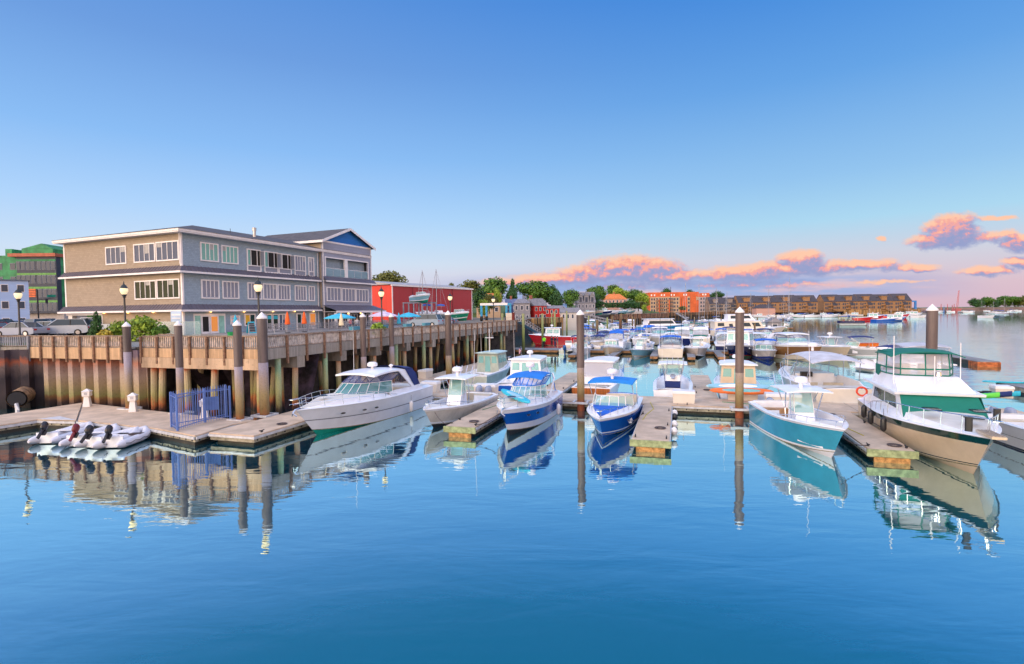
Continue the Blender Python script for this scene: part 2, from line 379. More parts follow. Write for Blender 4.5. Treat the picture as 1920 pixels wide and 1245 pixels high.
# ================================================================ boats (local: bow +x, origin at the waterline amidships)
def hull(par, L, B, fs, fb, bands, bottom, draft=.4, rake=.17, full=2.3, cock=None, crown=.12, crownf=None, n=18, deck=None, floor=None, sole=None, ins=.22, wh=.9, rubm=None, name='hull'):
    us = sorted(set([round(1-(1-i/n)**1.25, 4) for i in range(n+1)]))
    zs = lambda u: fs+(fb-fs)*u**1.7
    def ws(u): return B/2*(wh+(1-wh)*min(1, u/.4))*(1-max(0, (u-.4)/.6)**full)
    def wc(u): return B/2*.86*(1-max(0, (u-.15)/.85)**2.0)
    zc = lambda u: -.02+fb*.22*max(0, (u-.42)/.58)**2
    zk = lambda u: -draft*(1-.25*max(0, u-.6)/.4)
    def pt(u, y, z):
        hh = max(0, min(1, (z+draft)/(zs(u)+draft)))
        return (-L/2+L*(u-rake*u**3.*(1-hh)), y, z)
    bands = [(.03, SCUM)]+[b_ for b_ in bands if b_[0] > .035]
    hb = [0]+[b[0] for b in bands]
    m = MB()
    def section(u, side):
        r = [pt(u, 0, zk(u))]
        for h in hb:
            r.append(pt(u, side*(wc(u)+(ws(u)-wc(u))*h**1.25), zc(u)+(zs(u)-zc(u))*h))
        return r
    for side in (1, -1):
        rings = [section(u, side) for u in us]
        for k in range(len(rings)-1):
            for i in range(len(hb)):
                mm = bottom if i == 0 else bands[i-1][1]
                m.add([rings[k][i], rings[k+1][i], rings[k+1][i+1], rings[k][i+1]], [(0, 1, 2, 3)], mm)
    a, b = section(0, 1), section(0, -1)
    for i in range(len(a)-1):
        mm = bottom if i == 0 else bands[i-1][1]
        m.add([a[i], a[i+1], b[i+1], b[i]], [(0, 1, 2, 3)] if i else [(0, 1, 2)], mm)
    m.build(name, par, ang=28)
    def sheer(u, inset=0., dz=0.):
        return Vector((-L/2+L*u-inset*.6*(u > .8), max(0, ws(u)-inset), zs(u)+dz))
    # rub rail
    rb = MB()
    for side in (1, -1): rb.tube([(q.x, q.y*side, q.z) for q in [sheer(u, 0, -.02) for u in us]], .028, rubm or GEL, 5)
    rb.build('rub_rail', par)
    # deck
    deck = deck or GEL; floor = floor or NONSKID
    d = MB(); st = []
    u0, u1 = cock[:2] if cock else (2, 2)
    fl = cock[2] if cock else 0
    cf = crownf or (lambda u: crown)
    def drow(u, kind):
        w = ws(u); z = zs(u); x = -L/2+L*u
        if kind == 'c':
            wi = max(.03, w-ins); hq = max(0, min(1, (fl-zc(u))/(z-zc(u)))); yf = max(.01, min(wi-.02, wc(u)+(w-wc(u))*hq**1.25-.12))
            if fl < zc(u): yf = min(yf, max(.01, wc(u)*(fl+draft)/(zc(u)+draft)-.12))
            yf = max(.01, yf-.9*max(0, u-.5))
            return [(x, w, z), (x, wi, z+.01), (x, yf, fl), (x, yf*.5, fl), (x, 0, fl)]
        wi = max(0, w-ins*.8); cr = cf(u)*min(1, w/(B*.3))
        return [(x, w, z), (x, wi, z+.02), (x, wi*.86, z+.02+cr*.75), (x, wi*.5, z+.02+cr*.93), (x, 0, z+.02+cr)]
    rows = []
    for u in us:
        if cock and u0 < u < u1: rows.append((u, 'c'))
        elif not (cock and (abs(u-u0) < 1e-6 or abs(u-u1) < 1e-6)): rows.append((u, 'd'))
    if cock:
        if u0 > 0.001: rows += [(u0, 'd'), (u0+1e-5, 'c')]
        else: rows += [(u0, 'd'), (u0+1e-5, 'c')] if not rows or rows[0][0] > 0 else []
        if u0 <= .001: rows = [r for r in rows if r[0] > 1e-4]; rows += [(0, 'd'), (.035, 'd'), (.0351, 'c')]
        rows += [(u1, 'c'), (u1+1e-5, 'd')]
    rows.sort()
    R = [drow(u, k) for u, k in rows]
    for k in range(len(R)-1):
        cc = rows[k][1] == 'c' and rows[k+1][1] == 'c'
        for i in range(4):
            mm = (deck if i < 2 else (sole or floor)) if cc else (deck if (i < 2 or crown <= .13 and i < 1) else floor)
            if not cc and rows[k][1] != rows[k+1][1]: mm = deck
            for sd in (1, -1):
                q = [R[k][i], R[k+1][i], R[k+1][i+1], R[k][i+1]]
                d.add([(p[0], p[1]*sd, p[2]) for p in q], [(0, 1, 2, 3)], mm)
    # transom top closure
    e = R[0]; d.poly([e[0], e[4], (e[0][0], -e[0][1], e[0][2])], deck) if abs(e[4][2]-e[0][2]) > .03 else None
    d.build('deck', par, ang=40)
    return sheer, ws, zs
def bow_rail(par, sheer, u0, u1, h=.5, inset=.12, n=7, pulpit=.25, r=.016, mid=False):
    m = MB(); pts = []
    for i in range(n+1):
        u = u0+(u1-u0)*i/n; p = sheer(u, inset); hh = h*min(1, .35+i/n*1.6)
        pts.append((p, hh))
    tip = sheer(1., 0)
    for s in (1, -1):
        top = [(p.x+.1, p.y*s, p.z+hh) for p, hh in pts]
        top[0] = (pts[0][0].x-.15, pts[0][0].y*s, pts[0][0].z+.03)
        top.append((tip.x+pulpit, .12*s, tip.z+h))
        m.tube(top, r, STEEL, 5)
        if mid: m.tube([(a[0]-.03, a[1], a[2]-h*.45) for a in top[2:]], r*.7, STEEL, 4)
        for p, hh in pts[1:]: m.tube([(p.x, p.y*s, p.z), (p.x+.1, p.y*s, p.z+hh)], r*.85, STEEL, 5)
    m.tube([(tip.x+pulpit, .12, tip.z+h), (tip.x+pulpit+.04, 0, tip.z+h), (tip.x+pulpit, -.12, tip.z+h)], r, STEEL, 5)
    m.build('bow_rail', par)
def wrap(par, bot, top, glass, frame, r=.018, name='windshield', mull=True):
    """panes between two polylines; returns object (frame is a child part)"""
    m = MB()
    for i in range(len(bot)-1): m.pane(bot[i], bot[i+1], top[i+1], top[i], glass)
    o = m.build(name, par, smooth=False, recalc=False)
    f = MB(); f.tube(bot, r, frame, 5); f.tube(top, r, frame, 5)
    for i in range(len(bot)):
        if mull or i in (0, len(bot)-1): f.tube([bot[i], top[i]], r*.8, frame, 5)
    f.build('frame', o); return o
def arcpts(x0, x1, w, z, n=5, ztip=None, p=2.2):
    """plan curve from port aft round the front to starboard aft: x0 aft, x1 front"""
    r = []
    for i in range(-n, n+1):
        t = i/n; y = w*math.copysign(abs(t)**.75, t) if abs(t) < 1 else w*t
        x = x1-(x1-x0)*abs(t)**p
        zz = z if ztip is None else ztip+(z-ztip)*abs(t)
        r.append((x, -y, zz))
    return r
def canopy(par, x0, x1, w, z, m_, crown=.12, th=.04, droop=.12, name='bimini_top', taper=1., skirt=0.):
    rows = []; N = 8
    for k in range(9):
        u = k/8; x = x0+(x1-x0)*u; zz = z-droop*(2*u-1)**2; ww = w*(taper+(1-taper)*(1-u)) if taper != 1 else w
        rows.append((x, ww, zz))
    def ring(x, ww, zz, off):
        return [(x, ww*(2*j/N-1), zz+off-crown*(2*j/N-1)**2-(skirt if j in (0, N) else 0)) for j in range(N+1)]
    m = MB()
    m.loft([ring(*r, th)+ring(*r, 0)[::-1] for r in rows], m_)
    return m.build(name, par, ang=40)
def poles(par, pairs, r=.018, m_=None, name='frame'):
    m = MB()
    for path in pairs: m.tube(path, r, m_ or STEEL, 5)
    return m.build(name, par)
def radar(par, x, y, z, r=.3):
    MB().lathe([(r*.25, -.25), (r*.25, 0), (r*.9, .02), (r, .08), (r*.95, .2), (r*.6, .27), (0.01, .28)], RADAR, (x, y, z)).build('radar_dome', par)
def antenna(par, x, y, z, h, lean=0.):
    MB().tube([(x, y, z), (x-lean, y, z+h)], .014, WHITEP, 5, r2=.006).build('antenna', par)
def outboard(par, x, y, z=.55, m_=None, s=1.):
    m_ = m_ or COWL
    o = MB()
    def ring(xc, zc, a, b): return [(x+s*(xc+a*math.cos(t)), y+s*b*math.sin(t), z+s*zc) for t in [2*math.pi*j/12 for j in range(12)]]
    o.loft([ring(-.32, -.05, .16, .13), ring(-.34, .05, .27, .19), ring(-.36, .3, .31, .2), ring(-.37, .48, .27, .17), ring(-.39, .56, .16, .1)], m_)
    b = o.build('outboard_motor', par, ang=50)
    l = MB(); l.cbox((x-.3*s, y, z-.4*s), (.2*s, .11*s, .75*s), m_); l.cbox((x-.08*s, y, z-.15*s), (.2*s, .28*s, .4*s), BLACK)
    l.build('lower_unit', b); return b
def ports(par, sheer, us, side=1, w=.32, h=.1, dz=-.55, m_=None):
    for u in us:
        for s in (1, -1):
            p = sheer(u, 0); q = sheer(u+.03, 0); t = (q-p).normalized(); nrm = Vector((-t.y, t.x, 0)); nrm = -nrm if nrm.y < 0 else nrm
            c = Vector((p.x, p.y, p.z+dz))-nrm*(-.0)
            c = c - nrm*(.035*(-dz/.55))
            m = MB(); ring = []
            for k in range(10):
                a = 2*math.pi*k/10; ring.append(c+t*(w/2*math.cos(a))+Vector((0, 0, h/2*math.sin(a)))+nrm*.02)
            m.slab([(r.x, r.y*s, r.z) for r in ring], (nrm.x*.015, nrm.y*.015*s, 0), STEEL)
            ring2 = [c+(r-c)*.78+nrm*.022 for r in ring]
            m.add([(r.x+nrm.x*.016, (r.y+nrm.y*.016)*s, r.z) for r in ring2], [tuple(range(10))], DARKIN)
            m.build('porthole', par)
def seats(par, x, y0, y1, z, m_=None, back=True, d=.5):
    m = MB(); m_ = m_ or SEAT
    m.box(x-d/2, x+d/2, y0, y1, z, z+.35, GEL); m.box(x-d/2, x+d/2, y0, y1, z+.352, z+.45, m_)
    if back: m.hexa([(x-d/2-.02, y0, z+.452), (x-d/2-.12, y0, z+.452), (x-d/2-.12, y1, z+.452), (x-d/2-.02, y1, z+.452)], [(x-d/2-.1, y0, z+.85), (x-d/2-.18, y0, z+.85), (x-d/2-.18, y1, z+.85), (x-d/2-.1, y1, z+.85)], m_)
    m.build('seat', par, smooth=False)
def cabin(par, x0, x1, w0, w1, z0, z1, rf, rb, wm, wins=(), glass=None, tw=.12, name='cabin', roof=None, over=.15, rth=.07):
    """tapered deckhouse: x0 aft, x1 front; rf / rb rake of the front / back; wins: (face, a0, a1, b0, b1) face in 'front','back','port','star'"""
    B_ = [Vector(p) for p in ((x0, -w0, z0), (x1, -w1, z0), (x1, w1, z0), (x0, w0, z0))]
    T_ = [Vector(p) for p in ((x0+rb, -w0+tw, z1), (x1-rf, -w1+tw, z1), (x1-rf, w1-tw, z1), (x0+rb, w0-tw, z1))]
    m = MB(); m.hexa(B_, T_, wm); cb = m.build(name, par, smooth=False)
    idx = {'star': (0, 1), 'front': (1, 2), 'port': (2, 3), 'back': (3, 0)}
    for f, a0, a1, b0, b1 in wins:
        i, j = idx[f]; p = lambda a, b: (B_[i].lerp(B_[j], a)).lerp(T_[i].lerp(T_[j], a), b)
        n = (B_[j]-B_[i]).cross(T_[i]-B_[i]).normalized()
        cen = (B_[0]+B_[2]+T_[0]+T_[2])/4
        if n.dot(p(.5, .5)-cen) < 0: n = -n
        q = [p(a0, b0), p(a1, b0), p(a1, b1), p(a0, b1)]
        mm = MB(); mm.slab([v_+n*.004 for v_ in q], n*.012, GLASS if glass is None else glass); mm.build('window', cb, smooth=False)
    if roof:
        r = MB(); N = 6; rings = []
        for k in range(7):
            u = k/6; x = T_[0].x-over+(T_[1].x-T_[0].x+2.2*over)*u; w = (w0-tw)*(1-u)+(w1-tw)*u+over*.6
            w *= (1-.10*max(0, u-.7)/.3)
            top = [(x, w*(2*j/N-1), z1+rth+.07*(1-(2*j/N-1)**2)) for j in range(N+1)]
            rings.append(top+[(x, w*(2*j/N-1), z1+.003) for j in range(N, -1, -1)])
        r.loft(rings, roof); r.build('roof', cb)
    return cb
def fender(par, x, y, z, m_=None, h=.55, r=.12):
    m = MB(); m.lathe([(.02, h/2+.06), (r*.7, h/2), (r, h/2-.08), (r, -h/2+.08), (r*.7, -h/2), (.02, -h/2-.05)], m_ or WHITEP, (x, y, z), 8)
    m.tube([(x, y, z+h/2), (x, y, z+h/2+.4)], .01, ROPE, 4); m.build('fender', par)
def flag(par, x, y, z, h=.8):
    f = MB(); f.tube([(x, y, z), (x-.15, y, z+h)], .012, STEEL, 4); o = f.build('flagstaff', par)
    c = MB()
    for k in range(7):
        for j in range(4):
            za = z+h-.05-.055*k; zb = za-.055
            xa = x-.15-.12*j; xb = xa-.12; wv = lambda q: .04*math.sin(q*1.8)
            mm = NAVYH if (k < 4 and j < 2) else (REDP if k % 2 == 0 else WHITEP)
            c.add([(xa, y+wv(j), za-.04*j), (xb, y+wv(j+1), za-.04*(j+1)), (xb, y+wv(j+1), zb-.04*(j+1)), (xa, y+wv(j), zb-.04*j)], [(0, 1, 2, 3)], mm)
    c.build('flag', o, recalc=False)

def express(label, loc, rz, L=10.5, B=3.3, fs=1.05, fb=1.45, bands=None, bottom=None, canvas=None, top='hard', group=None, lo=False, vinyl=None, name='cabin_cruiser', glass=None, ph=(.62, .72, .52), cat='boat'):
    b = thing(name, label, cat, loc, rz, group)
    bands = bands or [(.12, GEL), (.45, GEL), (.49, mat('grey_stripe', (.2, .21, .25), .3)), (1, GEL)]
    cr = lambda u: .38*math.sin(math.pi*min(1, max(0, (u-.42)/.58))**.8)*.95 if u > .42 else .06
    sheer, ws, zs = hull(b, L, B, fs, fb, bands, bottom or ANTIF, cock=(.10, .46, .35), crown=.3, crownf=cr, n=10 if lo else 18, draft=.5)
    zd = fs+.12
    cw = B/2-.28
    gl = glass or GLASS
    xa, xf = -L*.05, L*.20
    n = 3 if lo else 5
    wb = arcpts(xa-.2, xf, cw, zd+.12, n, zd+.42); wt = arcpts(xa-.4, xf-.75, cw-.16, zd+.78, n, zd+.88)
    wrap(b, wb, wt, gl, STEEL if canvas is None else WHITEP, .022)
    # side coamings
    m = MB()
    for s in (1, -1):
        m.slab([(-L*.40, s*(cw+.04), zd-.1), (xa, s*(cw+.04), zd-.1), (xa+.1, s*(cw+.04), zd+.16), (xa-.6, s*(cw+.04), zd+.22), (-L*.34, s*(cw+.04), zd+.15)], (0, -.08*s, 0), GEL)
    m.build('coaming', b)
    if not lo:
        seats(b, -L*.14, -cw+.2, -.1, .36); seats(b, -L*.14, .25, cw-.2, .36); seats(b, -L*.36, -cw+.3, cw-.3, .36)
        m = MB(); m.box(xa-.1, xf-1.0, -cw+.25, cw-.3, .36, zd+.3, GEL); m.box(xa-.35, xa-.102, .2, .9, zd+.1, zd+.42, BLACK); m.build('dashboard', b, smooth=False)
    if top == 'hard':
        tz = zd+1.35
        canopy(b, -L*.235, xf-1.35, cw-.12, tz, GEL, .10, .09, .1, 'hardtop')
        m = MB()
        for s in (1, -1):
            m.slab([(-L*.36, s*(cw+.02), zd+.1), (-L*.27, s*(cw+.02), zd+.14), (-L*.15, s*(cw-.08), tz-.12), (-L*.235, s*(cw-.08), tz-.12)], (0, -.07*s, 0), GEL)
        m.build('arch', b)
        eb = [(p[0], p[1]*1.0, p[2]+.03) for p in wt]
        et = arcpts(-L*.19, xf-1.5, cw-.2, tz-.2, n, tz-.06)
        wrap(b, eb, et, vinyl or VINYL, canvas or NAVYC, .022, 'vinyl_enclosure')
        if canvas:
            m = MB(); xr = -L*.235
            pr = []
            for t in range(7):
                y = (cw-.12)*(1-2*t/6); pr.append(y)
            ring = lambda x, z, k, w: [(x-(.15 if 0 < t < 6 else 0), (w)*(1-2*t/6), z+.1*(1-(1-2*t/6)**2)) for t in range(7)]
            m.loft([ring(xr+.35, tz+.02, 0, cw-.08), ring(xr-.55, tz-.06, 0, cw-.1), ring(xr-.95, tz-.42, 0, cw-.06)], canvas, closed=False)
            for s in (1, -1): m.poly([(xr+.35, s*(cw-.06), tz+.0), (xr-.55, s*(cw-.08), tz-.08), (xr-.95, s*(cw-.04), tz-.42), (xr-1.3, s*(cw+.03), zd+.2), (xr-.6, s*(cw+.03), zd+.2)], canvas)
            m.build('canvas_curtain', b, recalc=False)
            m = MB(); m.pane((xr-.96, cw-.06, tz-.42), (xr-.96, -cw+.06, tz-.42), (xr-1.3, -cw, zd+.2), (xr-1.3, cw, zd+.2), vinyl or VINYL); m.build('vinyl_panel', b, smooth=False, recalc=False)
        if not lo:
            radar(b, -L*.08, 0, tz+.2, .3); antenna(b, -L*.02, -.8, tz+.05, 2.6, 0)
            MB().lathe([(.05, 0), (.05, .12), (.13, .13), (.13, .2), (.05, .26)], RADAR, (-L*.16, .7, tz+.02), 8).build('gps_antenna', b)
    elif top == 'bimini':
        tz = zd+1.4
        canopy(b, -L*.29, xf-1.35, cw-.1, tz, canvas or BLUEC, .12, .03, .14, 'bimini_top')
        et = arcpts(-L*.25, xf-1.45, cw-.14, tz-.28, n, tz-.12)
        wrap(b, [(p[0], p[1], p[2]+.03) for p in wt], et, vinyl or BLUEV, canvas or BLUEC, .03, 'vinyl_enclosure')
        poles(b, [[(-L*.12, s*(cw+.02), zd+.1), (-L*.26, s*(cw+.04), tz-.45), (-L*.27, s*(cw-.08), tz-.18)] for s in (1, -1)], .05, GEL, 'arch')
        m = MB(); xr = -L*.29
        for s in (1, -1): m.poly([(xr+.3, s*(cw-.08), tz-.16), (xr, s*(cw-.1), tz-.26), (xr-.35, s*cw, zd+.15), (xr-.1, s*cw, zd+.15)], canvas or BLUEC)
        m.build('canvas_curtain', b, smooth=False, recalc=False)
        if not lo: radar(b, -L*.12, 0, tz+.28, .26)
    bow_rail(b, sheer, .42, .97, .52, n=6, pulpit=.3, mid=not lo)
    if not lo:
        ports(b, sheer, ph, dz=-.42)
        m = MB(); m.box(-L/2-.75, -L/2+.02, -B/2+.35, B/2-.35, .28, .40, GEL); m.build('swim_platform', b)
        m = MB()
        for s in (-1, 1): m.lathe([(.22, 0), (.22, .03), (.15, .05), (0.01, .05)], DGLASS, (L*.32, s*.0, fb+.36), 12) if s == 1 else None
        m.build('deck_hatch', b)
        m = MB(); t = sheer(1.); m.tube([(t.x-.35, 0, t.z+.05), (t.x+.05, 0, t.z+.02), (t.x+.2, 0, t.z-.12)], .035, STEEL, 6); m.tube([(t.x+.1, -.14, t.z-.28), (t.x+.2, 0, t.z-.12), (t.x+.1, .14, t.z-.28)], .03, STEEL, 6); m.build('anchor', b)
        for s in (1, -1): fender(b, -L*.2, s*(B/2+.1), .45, WHITEP)
    return b

def console_boat(label, loc, rz, L=8, B=2.6, fs=.8, fb=1.15, hm=None, bottom=None, top='T', topm=None, nm=2, motor=None, group=None, lo=False, bands=None, glass=None, seatcol=None, rad=True, cover=None, name='center_console_boat', outrig=False, rail=True):
    b = thing(name, label, 'boat', loc, rz, group); hm = hm or GEL
    bands = bands or [(.15, GEL), (.86, hm), (1, GEL)]
    sheer, ws, zs = hull(b, L, B, fs, fb, bands, bottom or GEL, cock=(.0, .80, .32), crown=.08, n=9 if lo else 16, ins=.2, draft=.4)
    # console
    zc = .33; cx = -.02*L
    m = MB(); m.hexa([(cx-.45, -.48, zc), (cx+.75, -.42, zc), (cx+.75, .42, zc), (cx-.45, .48, zc)], [(cx-.25, -.46, zc+1.1), (cx+.35, -.40, zc+.95), (cx+.35, .40, zc+.95), (cx-.25, .46, zc+1.1)], GEL)
    con = m.build('console', b, smooth=False)
    gb_ = [(cx-.2, .5, zc+1.08), (cx+.33, .42, zc+.96), (cx+.33, -.42, zc+.96), (cx-.2, -.5, zc+1.08)]
    gt_ = [(cx-.15, .46, zc+1.85), (cx+.1, .38, zc+1.85), (cx+.1, -.38, zc+1.85), (cx-.15, -.46, zc+1.85)] if top == 'T' else [(cx-.15, .46, zc+1.4), (cx+.15, .38, zc+1.4), (cx+.15, -.38, zc+1.4), (cx-.15, -.46, zc+1.4)]
    wrap(con, gb_, gt_, glass or GLASS, WHITEP, .02)
    if not lo:
        m = MB(); m.tube([(cx+.55, -.3, zc+.4), (cx+.62, 0, zc+.4), (cx+.55, .3, zc+.4)], .06, seatcol or SEAT, 8); m.box(cx+.76, cx+1.15, -.35, .35, zc, zc+.42, GEL); m.box(cx+.76, cx+1.15, -.35, .35, zc+.423, zc+.5, seatcol or SEAT); m.build('console_seat', b)
        m = MB(); m.lathe([(.19, 0), (.2, .02), (.17, .04), (.16, .02)], STEEL, (0, 0, 0), 12)
        w = m.build('steering_wheel', con); w.location = (cx-.42, 0, zc+1.05); w.rotation_euler = (0, -R_(60), 0)
    seats(b, cx-.95, -.5, .5, zc, seatcol or SEAT)
    m = MB(); m.box(-L/2+.25, -L/2+.7, -B/2+.4, B/2-.4, zc, zc+.45, GEL); m.box(-L/2+.25, -L/2+.7, -B/2+.4, B/2-.4, zc+.453, zc+.52, seatcol or SEAT); m.build('bench_seat', b, smooth=False)
    m = MB(); w = B/2*.55
    m.slab([(L*.18, w, zc), (L*.34, w*.35, zc), (L*.34, -w*.35, zc), (L*.18, -w, zc), (L*.2, -w*.6, zc), (L*.28, 0, zc), (L*.2, w*.6, zc)], (0, 0, .42), cover or GEL); m.build('bow_cushion', b, smooth=False)
    tz = 2.35
    if top == 'T':
        t = canopy(b, cx-1.25, cx+.95, .95, tz, topm or GEL, .05, .05, .03, 'hardtop')
        poles(b, [[(cx+.4, s*.5, zc), (cx+.28, s*.55, 1.3), (cx+.55, s*.7, tz-.03)] for s in (1, -1)]+[[(cx-.5, s*.5, zc), (cx-.45, s*.55, 1.4), (cx-.95, s*.75, tz-.05)] for s in (1, -1)]+[[(cx-.45, s*.55, 1.4), (cx+.1, s*.7, tz-.03)] for s in (1, -1)], .024, STEEL if not lo else WHITEP, 'top_frame')
        if rad: radar(b, cx-.1, 0, tz+.27, .3)
        antenna(b, cx-.9, .7, tz, 2.6, .2)
        if not lo: poles(b, [[(cx-1.25, y, tz-.1), (cx-1.6, y, tz+.45)] for y in (-.7, -.35, 0, .35)], .022, STEEL, 'rod_holder')
    elif top == 'bimini':
        canopy(b, cx-1.1, cx+.8, .95, tz, topm or BLUEC, .1, .03, .12)
        poles(b, [[(cx-.2, s*(B/2-.15), fs), (cx-1.0, s*.92, tz-.18)] for s in (1, -1)]+[[(cx-.1, s*(B/2-.15), fs), (cx+.7, s*.92, tz-.18)] for s in (1, -1)], .016)
    for k in range(nm):
        y = 0 if nm == 1 else (-.32+.64*k/(nm-1) if nm == 2 else -.6+1.2*k/(nm-1))
        outboard(b, -L/2-.05, y, .62, motor, 1.1 if not lo else 1.2)
    if rail and not lo: bow_rail(b, sheer, .55, .95, .25, n=5, pulpit=-.2, r=.014)
    if outrig:
        poles(b, [[(cx, s*.9, tz), (cx-3.2, s*1.7, tz+3.2)] for s in (1, -1)], .012, WHITEP, 'outrigger')
    return b

def cuddy(label, loc, rz, L=7.5, B=2.55, fs=.85, fb=1.15, hm=None, bottom=None, bim=None, group=None, lo=False, bands=None, nm=0, foredeck=None, radome=False, name='motorboat', hard=False, motor=None, open_bow=False):
    b = thing(name, label, 'boat', loc, rz, group); hm = hm or GEL
    bands = bands or [(.15, GEL), (.8, hm), (1, GEL)]
    sheer, ws, zs = hull(b, L, B, fs, fb, bands, bottom or GEL, cock=(.0, .52, .3), crown=.15, crownf=lambda u: .06 if open_bow else .22, n=9 if lo else 16, floor=foredeck)
    zd = fs+.1; cw = B/2-.2; xf = L*.16; n = 2 if lo else 3
    wb = arcpts(xf-1.3, xf, cw, zd, n, zd+.2, 3); wt = arcpts(xf-1.5, xf-.35, cw-.1, zd+.62, n, zd+.68, 3)
    wrap(b, wb, wt, GLASS, WHITEP, .022)
    seats(b, -L*.08, -cw+.15, -.15, .32); seats(b, -L*.08, .2, cw-.15, .32)
    if not lo: seats(b, -L*.38, -cw+.2, cw-.2, .32, d=.6)
    m = MB(); m.box(xf-1.25, xf-.7, -cw+.05, -.3, .32, zd+.1, GEL); m.box(xf-1.25, xf-.7, .3, cw-.05, .32, zd+.1, GEL); m.build('dashboard', b, smooth=False)
    if bim:
        tz = zd+1.38
        (canopy(b, -L*.17, xf-.35, cw+.05, tz, bim, .08 if hard else .13, .06 if hard else .03, .05 if hard else .16, 'hardtop' if hard else 'bimini_top'))
        poles(b, [[(xf-1.25, s*cw, zd+.62), (xf-.5, s*cw, tz-.15)] for s in (1, -1)]+[[(-L*.15, s*(cw+.05), fs), (-L*.15, s*cw, tz-.15)] for s in (1, -1)], .022, STEEL, 'top_frame')
        if radome: radar(b, xf-1.2, 0, tz+.3, .3)
    bow_rail(b, sheer, .5, .97, .35, n=4 if lo else 6, pulpit=.05, r=.014)
    for k in range(nm): outboard(b, -L/2-.05, 0 if nm == 1 else (-.3+.6*k), .58, motor, 1.05)
    if not nm: MB().box(-L/2-.5, -L/2+.02, -B/2+.3, B/2-.3, .22, .32, GEL).build('swim_platform', b)
    return b

def pilothouse(label, loc, rz, L=8, B=2.8, fs=.8, fb=1.4, hm=None, bottom=None, group=None, lo=False, bands=None, cx=(-.12, .18), hz=1.95, housem=None, roofm=None, nm=0, motor=None, radome=True, back=True, name='pilothouse_boat', mast=False, cat='boat', sole=None, glass=None):
    b = thing(name, label, cat, loc, rz, group); hm = hm or GEL; housem = housem or GEL
    bands = bands or [(.14, bottom or GEL), (.85, hm), (1, GEL)]
    sheer, ws, zs = hull(b, L, B, fs, fb, bands, bottom or GEL, cock=(.0, .36, .3), crown=.2, crownf=lambda u: .1 if u < .45 else .34*math.sin(math.pi*min(1, (u-.45)/.55)), n=9 if lo else 16, sole=sole)
    x0, x1 = L*cx[0], L*cx[1]; w = B/2-.3
    g_ = glass or GLASS
    wins = [('front', .05, .31, .52, .9), ('front', .36, .64, .52, .9), ('front', .69, .95, .52, .9), ('port', .08, .48, .5, .88), ('port', .54, .92, .5, .88), ('star', .08, .46, .5, .88), ('star', .52, .92, .5, .88)]
    if back: wins += [('back', .06, .3, .5, .85), ('back', .38, .62, .05, .85), ('back', .7, .94, .5, .85)]
    cb = cabin(b, x0, x1, w, w-.12, fs*.85, fs+hz-.55, .25, -.05, housem, wins, g_, name='wheelhouse', roof=roofm or GEL, over=.25)
    if radome: radar(b, (x0+x1)/2, 0, fs+hz-.2, .26)
    if not lo or mast: antenna(b, x0+.3, w-.3, fs+hz-.45, 2.4, .1)
    if mast: poles(b, [[(x0+.4, 0, fs+hz-.5), (x0+.4, 0, fs+hz+1.6)], [(x0+.4, -.4, fs+hz+.8), (x0+.4, .4, fs+hz+.8)]], .03, WHITEP, 'mast')
    bow_rail(b, sheer, .5, .97, .4, n=4 if lo else 6, pulpit=.05, r=.015)
    for k in range(nm): outboard(b, -L/2-.05, 0 if nm == 1 else (-.3+.6*k), .58, motor, 1.05)
    return b

MAST = mat('mast_alloy', (.34, .35, .4), .5, var=.05)
def sailboat(label, loc, rz, L=9, B=2.8, mast=12, hm=None, group=None, cover=None, bottom=None, lo=True):
    b = thing('sailboat', label, 'sailboat', loc, rz, group)
    sheer, ws, zs = hull(b, L, B, .85, 1.15, [(.15, bottom or BLUEF), (.85, hm or GEL), (1, GEL)], bottom or BLUEF, cock=(.06, .3, .4), crown=.1, crownf=lambda u: .12, n=9, full=1.8, wh=.75)
    cabin(b, -L*.12, L*.22, B/2-.6, B/2-.85, .95, 1.4, .5, .05, GEL, [('port', .1, .9, .3, .7), ('star', .1, .9, .3, .7)], DGLASS)
    m = MB(); x = L*.1; m.tube([(x, 0, 1.3), (x, 0, mast)], .085, MAST, 6, r2=.06); m.tube([(x, 0, 2.3), (x-L*.4, 0, 2.25)], .06, MAST, 5); m.tube([(x, -.9, mast*.6), (x, .9, mast*.6)], .035, MAST, 4)
    ms = m.build('mast', b)
    m = MB(); m.tube([(x-.15, 0, 2.42), (x-L*.2, 0, 2.5), (x-L*.4, 0, 2.36)], .15, cover or BLUEC, 6); m.build('sail_cover', ms)
    poles(b, [[(x, 0, mast-.1), (L/2, 0, 1.2)], [(x, 0, mast-.1), (-L/2, 0, 1.0)], [(x, 0, mast-.1), (x, .9, mast*.6), (x-.1, B/2-.1, 1.)], [(x, 0, mast-.1), (x, -.9, mast*.6), (x-.1, -B/2+.1, 1.)]], .02, MAST, 'rigging')
    return b

